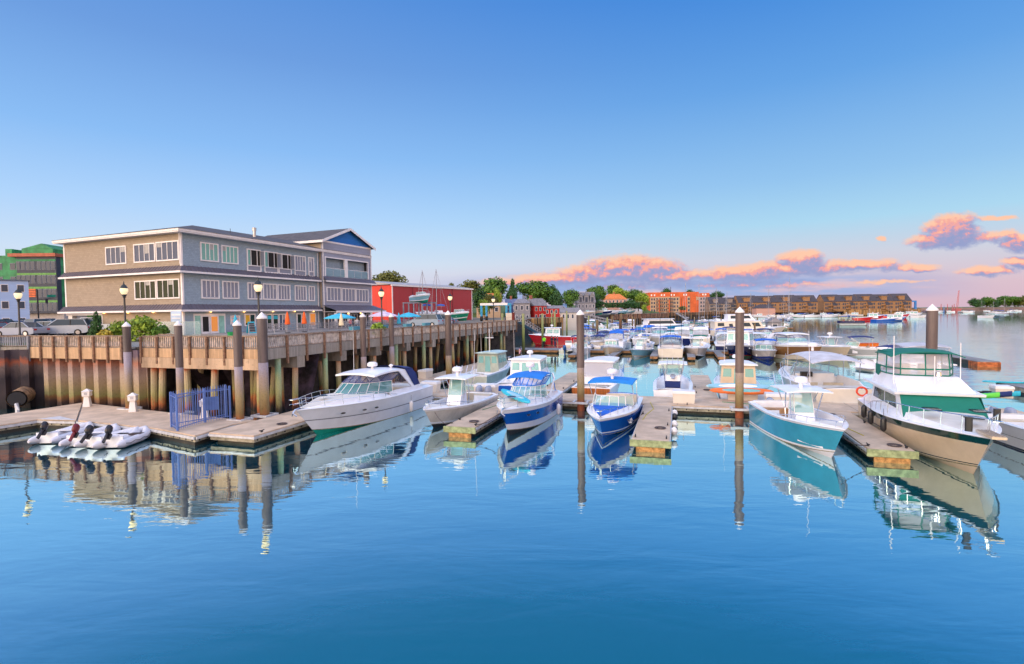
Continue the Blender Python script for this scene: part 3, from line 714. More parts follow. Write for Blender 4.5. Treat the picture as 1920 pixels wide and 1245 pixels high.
def dinghy(label, loc, rz, L=3.4, B=1.4, tm=None, motor=None, group=None, tilt=True, seatm=None, lo=False, thwart=True):
    b = thing('inflatable_dinghy', label, 'dinghy', loc, rz, group); tm = tm or mat('pale_grey_hypalon', (.62, .63, .72), .5, var=.05)
    r = .19; path = []
    for s, rng in ((1, range(0, 9)), (-1, range(8, -1, -1))):
        for k in rng:
            u = k/8; y = (B/2-r)*(1-max(0, (u-.5)/.5)**2.4); x = -L/2+(L-.3)*u
            if k == 8 and s == -1: continue
            path.append((x, s*y, .22+.28*max(0, u-.5)**1.6*1.6))
    m = MB(); m.tube(path, r, tm, 10); 
    for s in (1, -1): m.loft([[(-L/2+dx_, s*(B/2-r)+rr*math.cos(a), .22+rr*math.sin(a)) for a in [2*math.pi*j/10 for j in range(10)]] for dx_, rr in ((.02, r), (-.22, r*.8), (-.38, r*.3))], tm)
    m.build('tube', b, ang=60)
    m = MB()
    for s in (1, -1): m.tube([(x, y*1.0+s*r*.98, z+(.03 if k % 2 else -.03)) for k, (x, y, z) in enumerate([q for q in path if q[1]*s > .05])], .016, RUB, 4)
    m.build('grab_line', b)
    m = MB(); m.box(-L/2+.1, L/2-.8, -B/2+r, B/2-r, .1, .16, mat('grey_floor', (.3, .31, .34), .6)); m.build('floorboard', b)
    m = MB(); m.box(-L/2+.05, -L/2+.12, -B/2+r, B/2-r, .05, .55, GEL); m.build('transom', b)
    if thwart: m = MB(); m.box(-L*.08, L*.0+.1, -B/2+r*.7, B/2-r*.7, .38, .42, seatm or GEL); m.build('thwart', b)
    o = outboard(b, -L/2-.02, 0, .62, motor or COWLK, .62)
    if tilt:
        th = R_(42); cx, cz = -L/2, .62; ct, st_ = math.cos(th), math.sin(th)
        o.rotation_euler = (0, th, 0); o.location = (cx-(cx*ct+cz*st_), 0, cz-(-cx*st_+cz*ct))
    return b
# ================================================================ water, land
wm = bpy.data.materials.new('harbour_water'); wm.use_nodes = True; h = NG(wm.node_tree)
bs = h.n['Principled BSDF']; bs.inputs['Base Color'].default_value = (.008, .125, .2, 1); bs.inputs['Roughness'].default_value = .03; bs.inputs['IOR'].default_value = 1.33
geo = h.node('ShaderNodeNewGeometry'); pos = geo.outputs['Position']
mp = h.node('ShaderNodeMapping'); h.l.new(pos, mp.inputs[0]); mp.inputs[2].default_value = (0, 0, R_(20)); mp.inputs[3].default_value = (.5, 1.3, 1)
n1 = h.noise(mp.outputs[0], .55, 3, .5, .4); n2 = h.noise(mp.outputs[0], 2.6, 3, .5, .3); n3 = h.noise(pos, .045, 2, .5)
sp_ = h.node('ShaderNodeSeparateXYZ'); h.l.new(pos, sp_.inputs[0])
# the open channel on the right is ruffled, the basin calm
rough_w = h.m('ADD', .38, h.m('MULTIPLY', h.smooth(h.m('SUBTRACT', sp_.outputs[0], h.m('MULTIPLY', sp_.outputs[1], .28)), 8., 45.), .9))
fade_w = h.m('DIVIDE', 1., h.m('ADD', 1., h.m('DIVIDE', h.m('MAXIMUM', sp_.outputs[1], 0.), 70.)))
hgt = h.m('MULTIPLY', fade_w, h.m('MULTIPLY', h.m('ADD', h.m('MULTIPLY', n1, .055), h.m('MULTIPLY', n2, .009)), h.m('MULTIPLY', rough_w, h.m('ADD', .5, n3))))
b = h.node('ShaderNodeBump'); b.inputs['Strength'].default_value = 1; b.inputs['Distance'].default_value = 1.; h.l.new(hgt, b.inputs['Height']); h.l.new(b.outputs[0], bs.inputs['Normal'])
# calm harbour water turns mirror like quickly towards grazing angles
lw = h.node('ShaderNodeLayerWeight'); lw.inputs['Blend'].default_value = .5; h.l.new(b.outputs[0], lw.inputs['Normal'])
rf_ = h.ramp(lw.outputs['Facing'], [(0, (0, 0, 0, 1)), (.42, (.01,)*3+(1,)), (.50, (.10,)*3+(1,)), (.60, (.56,)*3+(1,)), (.70, (.80,)*3+(1,)), (.9, (.92,)*3+(1,))])
gl_ = h.node('ShaderNodeBsdfGlossy'); gl_.inputs['Roughness'].default_value = .02; gl_.inputs['Color'].default_value = (.74, .99, 1, 1); h.l.new(b.outputs[0], gl_.inputs['Normal'])
mx_ = h.node('ShaderNodeMixShader'); h.put(mx_.inputs[0], rf_); h.l.new(bs.outputs[0], mx_.inputs[1]); h.l.new(gl_.outputs[0], mx_.inputs[2])
h.l.new(mx_.outputs[0], h.n['Material Output'].inputs['Surface'])
o = MB().poly([(-6000, -60, 0), (9000, -60, 0), (9000, 12000, 0), (-6000, 12000, 0)], wm); struct(o, 'water')
GZ = 4.06
ASPH = mat('asphalt', (.09, .09, .095), .9, var=.2, vscale=.4, bump=.2)
GRAV = mat('harbour_gravel', (.20, .18, .15), .95, var=.3, vscale=.2)
GRASS = mat('lawn', (.09, .14, .04), .95, var=.3, vscale=.5)
WOODB = plank_mat('weathered_boards', 'bd9877', .14, 'x', .45, .85, var=.16)
WOODG = plank_mat('grey_weathered_boards', '8f8c86', .14, 'x', .45, .85, var=.18)
RAILW = mat('weathered_wood', (.36, .27, .21), .85, var=.3, vscale=5, bump=.3)
POSTW = mat('brown_wood_post', (.24, .14, .09), .85, var=.3, vscale=6, bump=.3)
CONC = mat('stained_concrete', (.34, .31, .27), .85, var=.3, vscale=1.2, dirt=.5, streak=True, bump=.3)
CONCT = mat('tan_concrete_beam', (.52, .38, .26), .85, var=.22, vscale=1.2, dirt=.6, streak=True, bump=.3)
DOCKT = mat('sandy_dock_deck', (.60, .46, .34), .85, var=.14, vscale=.9, dirt=.12, bump=.25, bscale=60)
DOCKG = mat('grey_dock_deck', (.24, .24, .25), .9, var=.2, vscale=.8)
DOCKS = mat('dock_side', (.40, .37, .28), .85, var=.3, vscale=3, dirt=.5)
BUMPER = mat('white_rub_strip', (.62, .63, .66), .5, var=.12, vscale=4)
TREATED = mat('green_treated_timber', (.34, .42, .22), .8, var=.25, vscale=5, bump=.3)
FLOATT = mat('orange_brown_timber', (.50, .28, .10), .85, var=.35, vscale=6)
DARKW = mat('dark_wet_wood', (.035, .03, .02), .6, var=.3)
LANDE = mat('seawall_rock', (.05, .045, .045), .9, var=.5, vscale=1., bump=1, bscale=2)
# quay top (one sheet), seen past the boardwalk
edgeT = W(-15.5, 41.5)
shore = [W(-24.6, -6.9), W(-24.6, -2.4), W(-19.6, -2.4), W(-19.6, 41.4), W(-15.6, 41.5), Vector((-3, 72, 0)), Vector((-2, 118, 0)), Vector((5.2, 146, 0)), Vector((24, 187, 0)), Vector((31, 215, 0)), Vector((48, 262, 0)), Vector((96, 330, 0)), Vector((150, 395, 0)), Vector((335, 440, 0)), Vector((342, 520, 0)), Vector((120, 900, 0)), Vector((-900, 900, 0)), Vector((-900, 37.2, 0)), W(-34.4, -6.9)]
q = MB(); q.prism([(p.x, p.y) for p in shore], -1.5, GZ-.01, LANDE, GRAV)
struct(q, 'harbour_ground')
# gentle hill behind the town
hm_ = MB(); N = 40; grid = []
def hillz(x, y):
    e = math.exp(-((x-62)/42)**2-((y-345)/62)**2)*5+math.exp(-((x+30)/75)**2-((y-300)/80)**2)*7
    return GZ-.4+e
rows = []
for i in range(N+1):
    rows.append([(-300+560*j/N, 200+500*i/N, hillz(-300+560*j/N, 200+500*i/N)) for j in range(N+1)])
rows = [[(x, y, z if (y > 200+max(0, x-10)*1.9 and x < 110) else -2) for x, y, z in r] for r in rows]
hm_.loft(rows, GRASS, closed=False); struct(hm_, 'hill')
# far shore beyond the channel
fs_ = MB(); fs_.prism([(520, 690), (560, 640), (1500, 620), (1700, 1400), (700, 1400)], -1, 4.5, mat('far_shore_rock', (.22, .16, .15), .9, var=.3, vscale=.05), GRASS); struct(fs_, 'far_shore')
# parking lot
pl = MB(); pl.poly([(-95, 44, GZ+.01), (-38, 46.5, GZ+.01), (-38, 52, GZ+.01), (-60, 70, GZ+.01), (-60, 200, GZ+.01), (-260, 200, GZ+.01), (-260, 44, GZ+.01)], ASPH); struct(pl, 'parking_lot')
gp = MB(); gp.poly([(-60, 37.4, GZ+.004), tuple(W(-34.6, -7.3, GZ+.004)), (-33.5, 41, GZ+.004), (-60, 43.7, GZ+.004)], GRASS); struct(gp, 'lawn')

# ================================================================ boardwalk
DZ = GZ+.02
def along(p, q, t): return p.lerp(q, t)
bw_pts = [W(-34.6, -7.6), W(-26.1, -7.6), W(-24.5, -7.6), W(-15.5, -7.6), W(-15.5, 41.5)]
dk = MB()
dk.prism([tuple(W(s, t))[:2] for s, t in ((-34.6, -7.6), (-26.1, -7.6), (-26.1, -5.2), (-24.5, -5.2), (-24.5, -7.6), (-15.5, -7.6), (-15.5, 41.5), (-20.5, 41.5), (-20.5, -1.6), (-34.6, -1.6))], GZ-.12, DZ, WOODG)
def carry(o, label, cat, group=None): return tag(o, label, cat, group)
bwk = thing('boardwalk', 'long raised timber boardwalk along the left quay with tan and grey board edging', 'boardwalk', W(-15.5, -7.6))
def place_local(o, root):
    o.parent = root; o.matrix_parent_inverse = Matrix.Identity(4)
    o.location = o.location-root.location if root.rotation_euler.z == 0 else o.location
o = dk.build('decking', None, smooth=False); o.parent = bwk; o.location = -bwk.location
def local_strip(p, q):      # frame with x along p->q
    d = q-p; return d.length, math.atan2(d.y, d.x)
def fascia(p, q, z0, z1, m_, name='fascia', th=.12, off=.0):
    L, a = local_strip(p, q); m = MB(); m.box(0, L, -th-off, -off, z0, z1, m_)
    o = m.build(name, bwk, smooth=False); o.location = p-bwk.location; o.rotation_euler = (0, 0, a)
TANB = plank_mat('tan_vertical_boards', 'c6a684', .13, 'x', .5, .85, var=.14)
GRYB = plank_mat('grey_vertical_boards', '99958e', .13, 'x', .5, .85, var=.14)
fascia(W(-34.6, -7.6), W(-26.1, -7.6), 3.32, GZ, TANB)
fascia(W(-26.1, -5.2), W(-24.5, -5.2), 3.4, GZ, GRYB)
fascia(W(-24.5, -7.6), W(-15.5, -7.6), 3.52, GZ-.001, TANB)
fascia(W(-24.5, -7.6), W(-15.36, -7.6), 2.88, 3.515, CONCT, 'concrete_beam', .2)
fascia(W(-15.5, -7.45), W(-15.5, 41.5), 3.45, GZ, GRYB)
pz = W(-34.6, -7.6); pleft = Vector((-62, pz.y+1.5, 0))
fascia(pleft, pz, 3.3, GZ, GRYB)
fascia(W(-15.5, 41.5), W(-20.5, 41.5), 3.45, GZ, GRYB)
# railing: each run is a thing of its own with its posts as parts
def railing(p, q, n, wood, post, label, nb=16, skip_first=False):
    L, a = local_strip(p, q)
    t = thing('wooden_railing', label, 'railing', (p.x, p.y, DZ), a, 'boardwalk railings')
    m = MB(); m.box(0, L, -.1, .06, .70, .745, RAILW); m.box(0, L, -.04, .0, .62, .695, RAILW); m.box(0, L, -.04, .0, .02, .10, RAILW)
    m.build('top_rail', t, smooth=False)
    sl = MB(); k = 0
    nn = int(L/.15)
    for i in range(nn):
        x = (i+.5)*L/nn; sl.box(x-.036, x+.036, -.075, -.042, .05, .68, wood)
    sl.build('balusters', t, smooth=False)
    for i in range(1 if skip_first else 0, n+1):
        x = L*i/n; mm = MB(); mm.box(x-.06, x+.06, -.24, -.121, -.85, .699, post); mm.hexa([(x-.06, -.24, -.95), (x+.06, -.24, -.95), (x+.06, -.121, -1.), (x-.06, -.121, -1.)], [(x-.06, -.24, -.851), (x+.06, -.24, -.851), (x+.06, -.121, -.851), (x-.06, -.121, -.851)], post)
        mm.build('post', t, smooth=False)
    return t
BALT = mat('tan_balusters', (.54, .42, .33), .85, var=.3, vscale=4)
BALG = mat('grey_balusters', (.46, .40, .36), .85, var=.3, vscale=4)
GRP = mat('grey_painted_wood', (.22, .24, .29), .7, var=.15)
railing(pleft, pz, 14, GRP, GRP, 'grey wooden railing at the far left in front of the lawn and parked cars')
railing(W(-34.6, -7.6), W(-26.1, -7.6), 7, BALT, POSTW, 'tan wooden railing above the rusty sheet pile wall', skip_first=True)
railing(W(-26.1, -5.2), W(-24.5, -5.2), 1, GRP, POSTW, 'short dark set back railing beside the leftmost steel pile')
railing(W(-24.5, -7.6), W(-15.5, -7.6), 7, BALT, POSTW, 'tan wooden railing facing the gangway gate between two brown posts')
railing(W(-15.5, -7.6), W(-15.5, 41.5), 28, BALG, POSTW, 'longest grey brown railing receding along the boats to the boatyard')
railing(W(-15.5, 41.5), W(-20.5, 41.5), 3, BALG, POSTW, 'short railing closing the far end of the boardwalk')
# cross beams (pile caps) below the receding deck
for i, t in enumerate([-4.6, -.2, 4.4, 9.2, 14.3, 19.5, 25, 31, 37]):
    m = MB(); L = 5.2
    m.box(-6, .12, -.35, .35, 2.75, 3.44, CONC); o = m.build('pile_cap', bwk, smooth=False); o.location = W(-15.5, t)-bwk.location; o.rotation_euler = (0, 0, -GA)
# timber bearing piles
PILET = band_mat('tidal_timber', [(0, '2a2420'), (.1, '6a4030'), (.2, 'b86a3a'), (.34, 'a8a468'), (.6, 'bcae8c'), (.78, 'c2a488'), (.9, 'd8683a'), (1, 'a0583a')], 0, 3.3, amp=.25)
PILEG = band_mat('algae_timber', [(0, '241f1c'), (.14, '5a4a32'), (.28, '9a9460'), (.5, 'b4b884'), (.8, '8fb898'), (1, 'a8b49c')], 0, 3.6, amp=.3)
rnd = random.Random(7)
def timber_pile(p, z1, m_, r=.19, lean=(0, 0), label='round timber pile with orange and green tide stains holding up the boardwalk', group='stained timber piles under the boardwalk'):
    m = MB(); m.tube([(lean[0], lean[1], -1.2), (lean[0]*.5, lean[1]*.5, z1*.4), (0, 0, z1)], r*1.05, m_, 10, r2=r)
    o = m.build('timber_pile'); o.location = (p.x, p.y, 0); return tag(o, label, 'pile', group)
for s in (-24.2, -23.5, -21.6, -19.4, -17.6, -16.1):
    timber_pile(W(s, -7.2), 2.95, PILET, .2, (rnd.uniform(-.25, .25), 0))
for s in (-23.0, -20.4, -18.4, -16.8): timber_pile(W(s, -4.8), 3.9, PILET, .18, (rnd.uniform(-.5, .5), .2))
for i, t in enumerate([-4.6, -.2, 4.4, 9.2, 14.3, 19.5, 25, 31, 37]):
    timber_pile(W(-15.75, t-.1), 2.76, PILET, .17, (rnd.uniform(-.1, .1), 0))
    timber_pile(W(-15.65, t-1.7), 3.42, PILEG, .17, (0, 0), 'slim green timber pile reaching the deck edge between the concrete pile caps', 'green timber piles along the receding deck edge')
    timber_pile(W(-17.4, t), 2.76, PILET, .17, (rnd.uniform(-.4, .4), 0)); timber_pile(W(-19.2, t+.1), 2.76, PILET, .17)
# sheet pile wall
RUSTY = band_mat('rusty_sheet_piling', [(0, '221c1e'), (.1, '4a3630'), (.2, '8a6440'), (.26, '8c8a58'), (.45, 'a39274'), (.62, 'a8978c'), (.76, '9a8480'), (.88, 'a8705c'), (.95, '8c7670'), (1, '6a5a6a')], 0, 3.5, amp=.13, nscale=1.5)
def sheetwall(p, q, z1, label, m_=RUSTY, pitch=1.15, dep=.42):
    L, a = local_strip(p, q); m = MB(); n = max(1, int(round(L/pitch))); w = L/n; pts = []
    for i in range(n):
        x = i*w; pts += [(x, 0), (x+w*.36, 0), (x+w*.48, dep), (x+w*.88, dep)]
    pts.append((L, 0)); m.loft([[(x, y, -1.2) for x, y in pts], [(x, y, z1) for x, y in pts]], m_, closed=False)
    o = m.build('sheet_pile_wall', smooth=False, recalc=False); o.location = (p.x, p.y, 0); o.rotation_euler = (0, 0, a); return tag(o, label, 'wall')
sheetwall(W(-33.9, -7.35), W(-24.6, -7.35), 3.9, 'rusty corrugated steel sheet pile wall stained orange and green below the tan railing')
c0 = Vector((-60, pz.y-1.6, 0)); DKW = band_mat('dark_stained_piling', [(0, '15131a'), (.3, '3a3034'), (.55, '221c28'), (.8, '6a5a58'), (.9, 'a0583c'), (1, '4a4048')], 0, 3.5, amp=.35, nscale=1.)
sheetwall(W(-37.5, -10.6), W(-33.9, -7.35), 3.9, 'dark wet corner of the sheet pile wall holding the storm drain outlet', DKW)
sheetwall(c0, W(-37.5, -10.6), 3.9, 'dark sheet pile wall at the far left edge behind the dock', DKW)
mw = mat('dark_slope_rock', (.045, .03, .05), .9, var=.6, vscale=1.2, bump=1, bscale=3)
# rubble slope and low wall in the gloom under the deck
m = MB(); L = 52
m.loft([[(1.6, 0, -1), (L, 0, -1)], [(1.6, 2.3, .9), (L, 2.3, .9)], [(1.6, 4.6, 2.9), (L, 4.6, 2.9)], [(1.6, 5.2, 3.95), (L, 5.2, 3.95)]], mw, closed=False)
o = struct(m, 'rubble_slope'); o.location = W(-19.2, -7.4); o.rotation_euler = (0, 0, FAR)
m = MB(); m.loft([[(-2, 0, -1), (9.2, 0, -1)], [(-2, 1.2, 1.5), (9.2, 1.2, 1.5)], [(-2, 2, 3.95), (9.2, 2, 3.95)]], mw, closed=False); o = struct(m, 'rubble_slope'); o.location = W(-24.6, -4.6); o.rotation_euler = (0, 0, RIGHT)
# storm drain pipe with outfall
m = MB(); m.tube([(0, 0, 1.15), (0, -1.6, 1.05)], .55, mat('rusty_pipe', (.35, .22, .13), .8, var=.4, vscale=3), 16, caps=False); m.tube([(0, -.3, 1.13), (0, -1.62, 1.05)], .47, DARKIN, 16)
m.tube([(0, -1.62, .75), (.1, -1.9, .35), (.12, -2., -.1)], .12, mat('white_water', (.6, .62, .66), .4), 6)
o = m.build('storm_drain'); o.location = (-32.6, 35.5, -.25); o.rotation_euler = (0, 0, .48); tag(o, 'round storm drain pipe pouring water through the dark wall corner', 'drain pipe')

# ================================================================ floating docks
BUOYY = mat('yellow_rope', (.6, .5, .05), .8)
def dock(s0, s1, t0, t1, label, top=.5, rz=0., deck=None, near_timber=False, bumper=True, seams=4.6, group=None, side=None, posts=True, name='floating_dock'):
    """local x along S, y along T"""
    p = W(s0, t0); o = thing(name, label, 'dock', p, -GA+rz, group); w, l = s1-s0, t1-t0
    m = MB(); m.box(0, w, 0, l, top-.06, top, deck or DOCKT); m.build('deck', o, smooth=False)
    m = MB(); m.box(.03, w-.03, .03, l-.03, top-.34, top-.062, side or DOCKS); m.build('side_timber', o, smooth=False)
    m = MB(); m.box(.25, w-.25, .25, l-.25, -.4, top-.342, DARKW); m.build('float', o, smooth=False)
    if bumper:
        m = MB()
        m.box(-.04, w+.04, -.05, .028, top-.17, top-.07, BUMPER); m.box(-.05, .028, 0, l, top-.17, top-.07, BUMPER); m.box(w-.028, w+.05, 0, l, top-.17, top-.07, BUMPER)
        m.build('rub_strip', o, smooth=False)
        m = MB(); n = int(max(w, l)/.6)
        for i in range(n):
            if w > l: m.box(i*w/n+.2, i*w/n+.27, -.0, .029, top-.28, top-.21, BLACK)
            else:
                for x in (0, w-.029): m.box(x+.001, x+.028, i*l/n+.2, i*l/n+.27, top-.28, top-.21, BLACK)
        m.build('bolts', o, smooth=False)
    if near_timber:
        m = MB(); m.box(-.08, w+.08, -.13, -.052, top-.28, top+.0, TREATED); m.box(.18, w-.18, -.09, .02, -.02, top-.30, FLOATT); m.build('end_timber', o, smooth=False)
    m = MB()
    if w > l:
        for k in range(1, int(w/seams)): m.box(k*seams-.012, k*seams+.012, .02, l-.02, top+.001, top+.004, BLACK)
    else:
        for k in range(1, int(l/seams)): m.box(.02, w-.02, k*seams-.012, k*seams+.012, top+.001, top+.004, BLACK)
    if m.v: m.build('seam', o, smooth=False)
    return o
def cleat(p, rz=0.):
    m = MB(); m.tube([(-.16, 0, .09), (0, 0, .08), (.16, 0, .09)], .025, RUB, 5); m.box(-.05, .05, -.03, .03, 0, .07, RUB)
    o = m.build('dock_cleat'); o.location = p; o.rotation_euler = (0, 0, rz); return tag(o, 'small dark metal mooring cleat on the edge of a floating dock', 'cleat', 'cleats on the floating docks')
dock(-11.55, 24, 0, 2.9, 'long sandy cross dock running left to right behind the front row of boats')
dock(-14.2, -11.6, -12.6, 24, 'long sandy walkway dock left of the big white cruiser beside the boardwalk piles')
dock(-3.9, -2.4, -8.5, -.1, 'finger dock with green end board between the white fishing boat and blue striped cruiser', near_timber=True)
dock(5.0, 6.55, -9.0, -.1, 'finger dock with green end board right of the bright blue canopy boat', near_timber=True)
dock(14.0, 15.55, -8.3, -.1, 'finger dock with yellow green end board between the teal boat and green motor yacht', near_timber=True)
dock(-2.45, -.75, 3, 15, 'finger dock behind the cross dock left of the varnished transom boat')
dock(7.9, 9.3, 3, 15.3, 'finger dock behind the cross dock with blue cleats right of the open white boat')
dock(17.9, 19.1, 3, 13, 'finger dock hidden between the white canvas top boat and the yacht behind')
# left dock (angled)
def polydock(pts, label, top=.5):
    o = thing('floating_dock', label, 'dock', (pts[0][0], pts[0][1], 0), 0); pp = [(x-pts[0][0], y-pts[0][1]) for x, y in pts]
    m = MB(); m.prism(pp, top-.06, top, DOCKT); m.build('deck', o, smooth=False)
    cx = sum(p[0] for p in pp)/len(pp); cy = sum(p[1] for p in pp)/len(pp)
    sh = lambda k: [(cx+(x-cx)*k, cy+(y-cy)*k) for x, y in pp]
    m = MB(); m.prism(sh(.997), top-.32, top-.062, DOCKS); m.build('side_timber', o, smooth=False)
    m = MB(); m.prism(sh(.97), -.4, top-.322, DARKW); m.build('float', o, smooth=False)
    m = MB()
    for i in range(len(pp)):
        a, b_ = Vector(pp[i]+(0,)), Vector(pp[(i+1) % len(pp)]+(0,)); d = (b_-a).normalized(); nn = Vector((d.y, -d.x, 0))
        m.slab([a+nn*.03+Vector((0, 0, top-.19)), b_+nn*.03+Vector((0, 0, top-.19)), b_+nn*.03+Vector((0, 0, top-.07)), a+nn*.03+Vector((0, 0, top-.07))], nn*.05, BUMPER)
        k = int((b_-a).length/.5)
        for j in range(k):
            c_ = a.lerp(b_, (j+.5)/k)+nn*.005; m.cbox((c_.x, c_.y, top-.25), (.07, .03, .07), BLACK, math.atan2(d.y, d.x))
    m.build('rub_strip', o, smooth=False); return o
def pd(*px): return [tuple(P(x, y, .5))[:2] for x, y in px]
polydock(pd((-140, 818), (70, 786), (142, 787.5), (154, 755), (0, 778), (-140, 795)), 'left angled arm of the sandy dock in front of the dark wall')
polydock(pd((146, 788), (288, 802), (366, 816.5), (437, 795), (480, 788), (433, 785), (319, 773.5), (157, 755.2)), 'wide sandy dock carrying the blue gate and two white power pedestals')
m = MB(); m.prism([(p[0], p[1]) for p in pd((72, 786.5), (142, 788.5), (112, 781))], .506, .53, BUMPER); tag(m.build('gusset_plate', smooth=False), 'white triangular gusset plate joining the two angled docks', 'plate')
# cleats
for s, t in ((5.12, -8.6), (6.42, -8.6), (5.12, -3.2), (6.42, -5.8), (6.42, -2.), (-2.5, -8.1), (-3.8, -7.), (-2.5, -3.4), (14.1, -7.9), (15.4, -7.9), (15.4, -3), (14.1, -2), (-11.8, -11.9), (-11.8, -8.6), (-2.3, 6), (-.9, 5), (-.9, 9), (8.05, 5), (8.05, 7.6), (9.15, 6), (9.15, 9), (3.2, .2), (7.4, .2), (12.2, .2)):
    cleat(W(s, t, .5), FAR if abs(s-round(s)) > .01 else RIGHT)

# dock boxes
BOXC = mat('cream_box_plastic', (.74, .68, .60), .5, var=.04)
def dock_box(p, w, label, rz=-GA, d=.7, h_=.72):
    t = thing('dock_box', label, 'storage box', p, rz, 'white dock storage boxes')
    m = MB(); m.hexa([(-w/2+.03, -d/2+.03, .002), (w/2-.03, -d/2+.03, .002), (w/2-.03, d/2-.03, .002), (-w/2+.03, d/2-.03, .002)], [(-w/2, -d/2, h_-.16), (w/2, -d/2, h_-.16), (w/2, d/2, h_-.16), (-w/2, d/2, h_-.16)], BOXC); m.build('body', t, smooth=False)
    m = MB(); m.hexa([(-w/2-.03, -d/2-.03, h_-.155), (w/2+.03, -d/2-.03, h_-.155), (w/2+.03, d/2+.03, h_-.155), (-w/2-.03, d/2+.03, h_-.155)], [(-w/2, -d/2, h_), (w/2, -d/2, h_), (w/2, d/2, h_+.02), (-w/2, d/2, h_+.02)], WHITEP); m.build('lid', t, smooth=False)
dock_box(P(1282, 757, .5)+ga*.4, 1.25, 'cream dock box behind the open white boat beside the wide finger dock')
dock_box(P(1393, 751, .5)+ga*.4, 1.7, 'cream dock box under the paddleboards beside the middle steel pile')
dock_box(P(1470, 764, .5)+ga*.4, 1.8, 'long white dock box left of the teal boat')
dock_box(P(908, 742, .5)+ga*.4, 1.5, 'white dock box behind the white fishing boat engines')
dock_box(P(803, 736, .5)+ga*.4, 1.2, 'white dock box beside the stern of the big white cruiser')
dock_box(P(795, 709, .5)+ga*.3, 1.4, 'farthest white dock box at the foot of the boardwalk piles', NEAR+.0)

# steel guide piles with white cone caps
SLEEVE = mat('dark_grey_brown_sleeve', (.115, .088, .088), .5, var=.28, vscale=2., streak=True, dirt=.25)
SLEEVEU = mat('brown_plastic_sleeve', (.12, .088, .082), .5, var=.28, vscale=2., streak=True, dirt=.25)
PTIDE = band_mat('tidal_steel', [(0, '9a5230'), (.2, '80683e'), (.45, '9a8a62'), (.75, 'a0928a'), (1, 'a09cb0')], .3, 3.2, amp=.2)
def steel_pile(p, z1, r, label, zs_=2.6, sl=None, ring=True):
    t = thing('steel_pile', label, 'pile', (p.x, p.y, 0), 0, 'capped steel guide piles')
    m = MB(); m.tube([(0, 0, -1.5), (0, 0, zs_)], r*.97, PTIDE, 20); m.build('tidal_section', t)
    m = MB(); m.tube([(0, 0, zs_), (0, 0, z1)], r, sl or SLEEVE, 20); m.build('sleeve', t)
    m = MB(); m.lathe([(r*1.08, z1-.02), (r*1.08, z1+.05), (.01, z1+r*1.35)], WHITEP, (0, 0, 0), 20); m.build('cap', t)
    if ring:
        m = MB(); q_ = r+.12
        for a, b_ in (((-q_-.14, q_+.14), (-q_-.1, -q_)), ((-q_-.14, q_+.14), (q_, q_+.1))): m.box(a[0], a[1], b_[0], b_[1], .44, .56, BUMPER)
        for x in (-q_-.1, q_): m.box(x, x+.1, -q_+.002, q_-.002, .442, .558, BUMPER)
        o = m.build('guide_collar', t, smooth=False); o.rotation_euler = (0, 0, -GA)
    return t
def pile_px(x, ytop, s, t, r, label, zs_, sl=None):
    p = W(s, t); d = ray(x, ytop); k = p.y/d.y; steel_pile(Vector((d.x*k, p.y, 0)), CAM_H+d.z*k, r, label, zs_, sl)
pile_px(237, 612, -24.7, -8.7, .21, 'leftmost steel pile with white cone cap beside the set back railing', 3.9)
pile_px(334, 610, -20.0, -9.0, .20, 'second steel pile from the left rising behind the blue gate', 3.1)
pile_px(444.5, 610, -15.3, -9.7, .21, 'steel pile third from the left just right of the blue gate', 3.3)
pile_px(491, 597, -14.6, -8.3, .26, 'thick steel pile at the boardwalk corner in front of a street lamp', 3.4)
pile_px(680, 594, -14.5, .2, .2, 'brown steel pile behind the big white cruiser', 3.0, SLEEVEU)
pile_px(733.5, 594, -14.5, 5.2, .2, 'steel pile behind the cruiser hardtop with lavender lower half', 3.4, SLEEVEU)
pile_px(840, 590, -11.4, 9.2, .26, 'steel pile between the boardwalk and the metal pilothouse boat', 2.4, SLEEVEU)
pile_px(1088, 590, 1.15, -.3, .23, 'tall brown pile on the cross dock between the two blue boats', 2.6, SLEEVEU)
pile_px(1387, 585.5, 10.2, -.35, .225, 'tall brown pile in front of the paddleboards', 2.5, SLEEVEU)
pile_px(1748, 582, 19.3, 3.3, .27, 'tall brown pile at the right behind the green canvas yacht', 2.5, SLEEVEU)

# street lamps
LGLOBE = emis_mat('lit_globe', 'ffe9bb', .45)
def street_lamp(x, yg, depth, label, zg=7.6):
    p = Q(x, yg, depth); base = DZ
    t = thing('street_lamp', label, 'street lamp', (p.x, p.y, base), 0, 'black street lamps along the boardwalk'); k = p.z-base
    m = MB(); m.lathe([(.16, 0), (.16, .1), (.11, .25), (.09, .8), (.06, .85), (.055, k-.45), (.09, k-.42), (.09, k-.36), (.14, k-.28), (.14, k-.23)], BLACK, n=10); m.build('pole', t)
    m = MB(); m.lathe([(.12, -.225), (.2, -.1), (.235, .05), (.215, .17)], LGLOBE, (0, 0, k), 12); m.build('lamp_globe', t)
    m = MB(); m.lathe([(.235, .175), (.2, .22), (.13, .36), (.05, .42), (.045, .46), (.02, .6), (.003, .66)], mat('dark_green_metal', (.02, .03, .035), .5), (0, 0, k), 12); m.build('lamp_cap', t)
street_lamp(34, 554, 37.5, 'black lamp with lit globe at the far left before the blue house')
street_lamp(232.5, 545.5, 35, 'black lamp with lit globe in front of the beige end wall')
street_lamp(484, 539.5, 31.2, 'tallest looking black lamp in front of the blue grey facade')
street_lamp(715, 551, 43, 'black lamp at the left end of the red warehouse')
street_lamp(844, 559, 56.5, 'black lamp before the right half of the red warehouse')
street_lamp(925, 563, 70, 'smallest black lamp at the end of the boardwalk by the boat hoist')

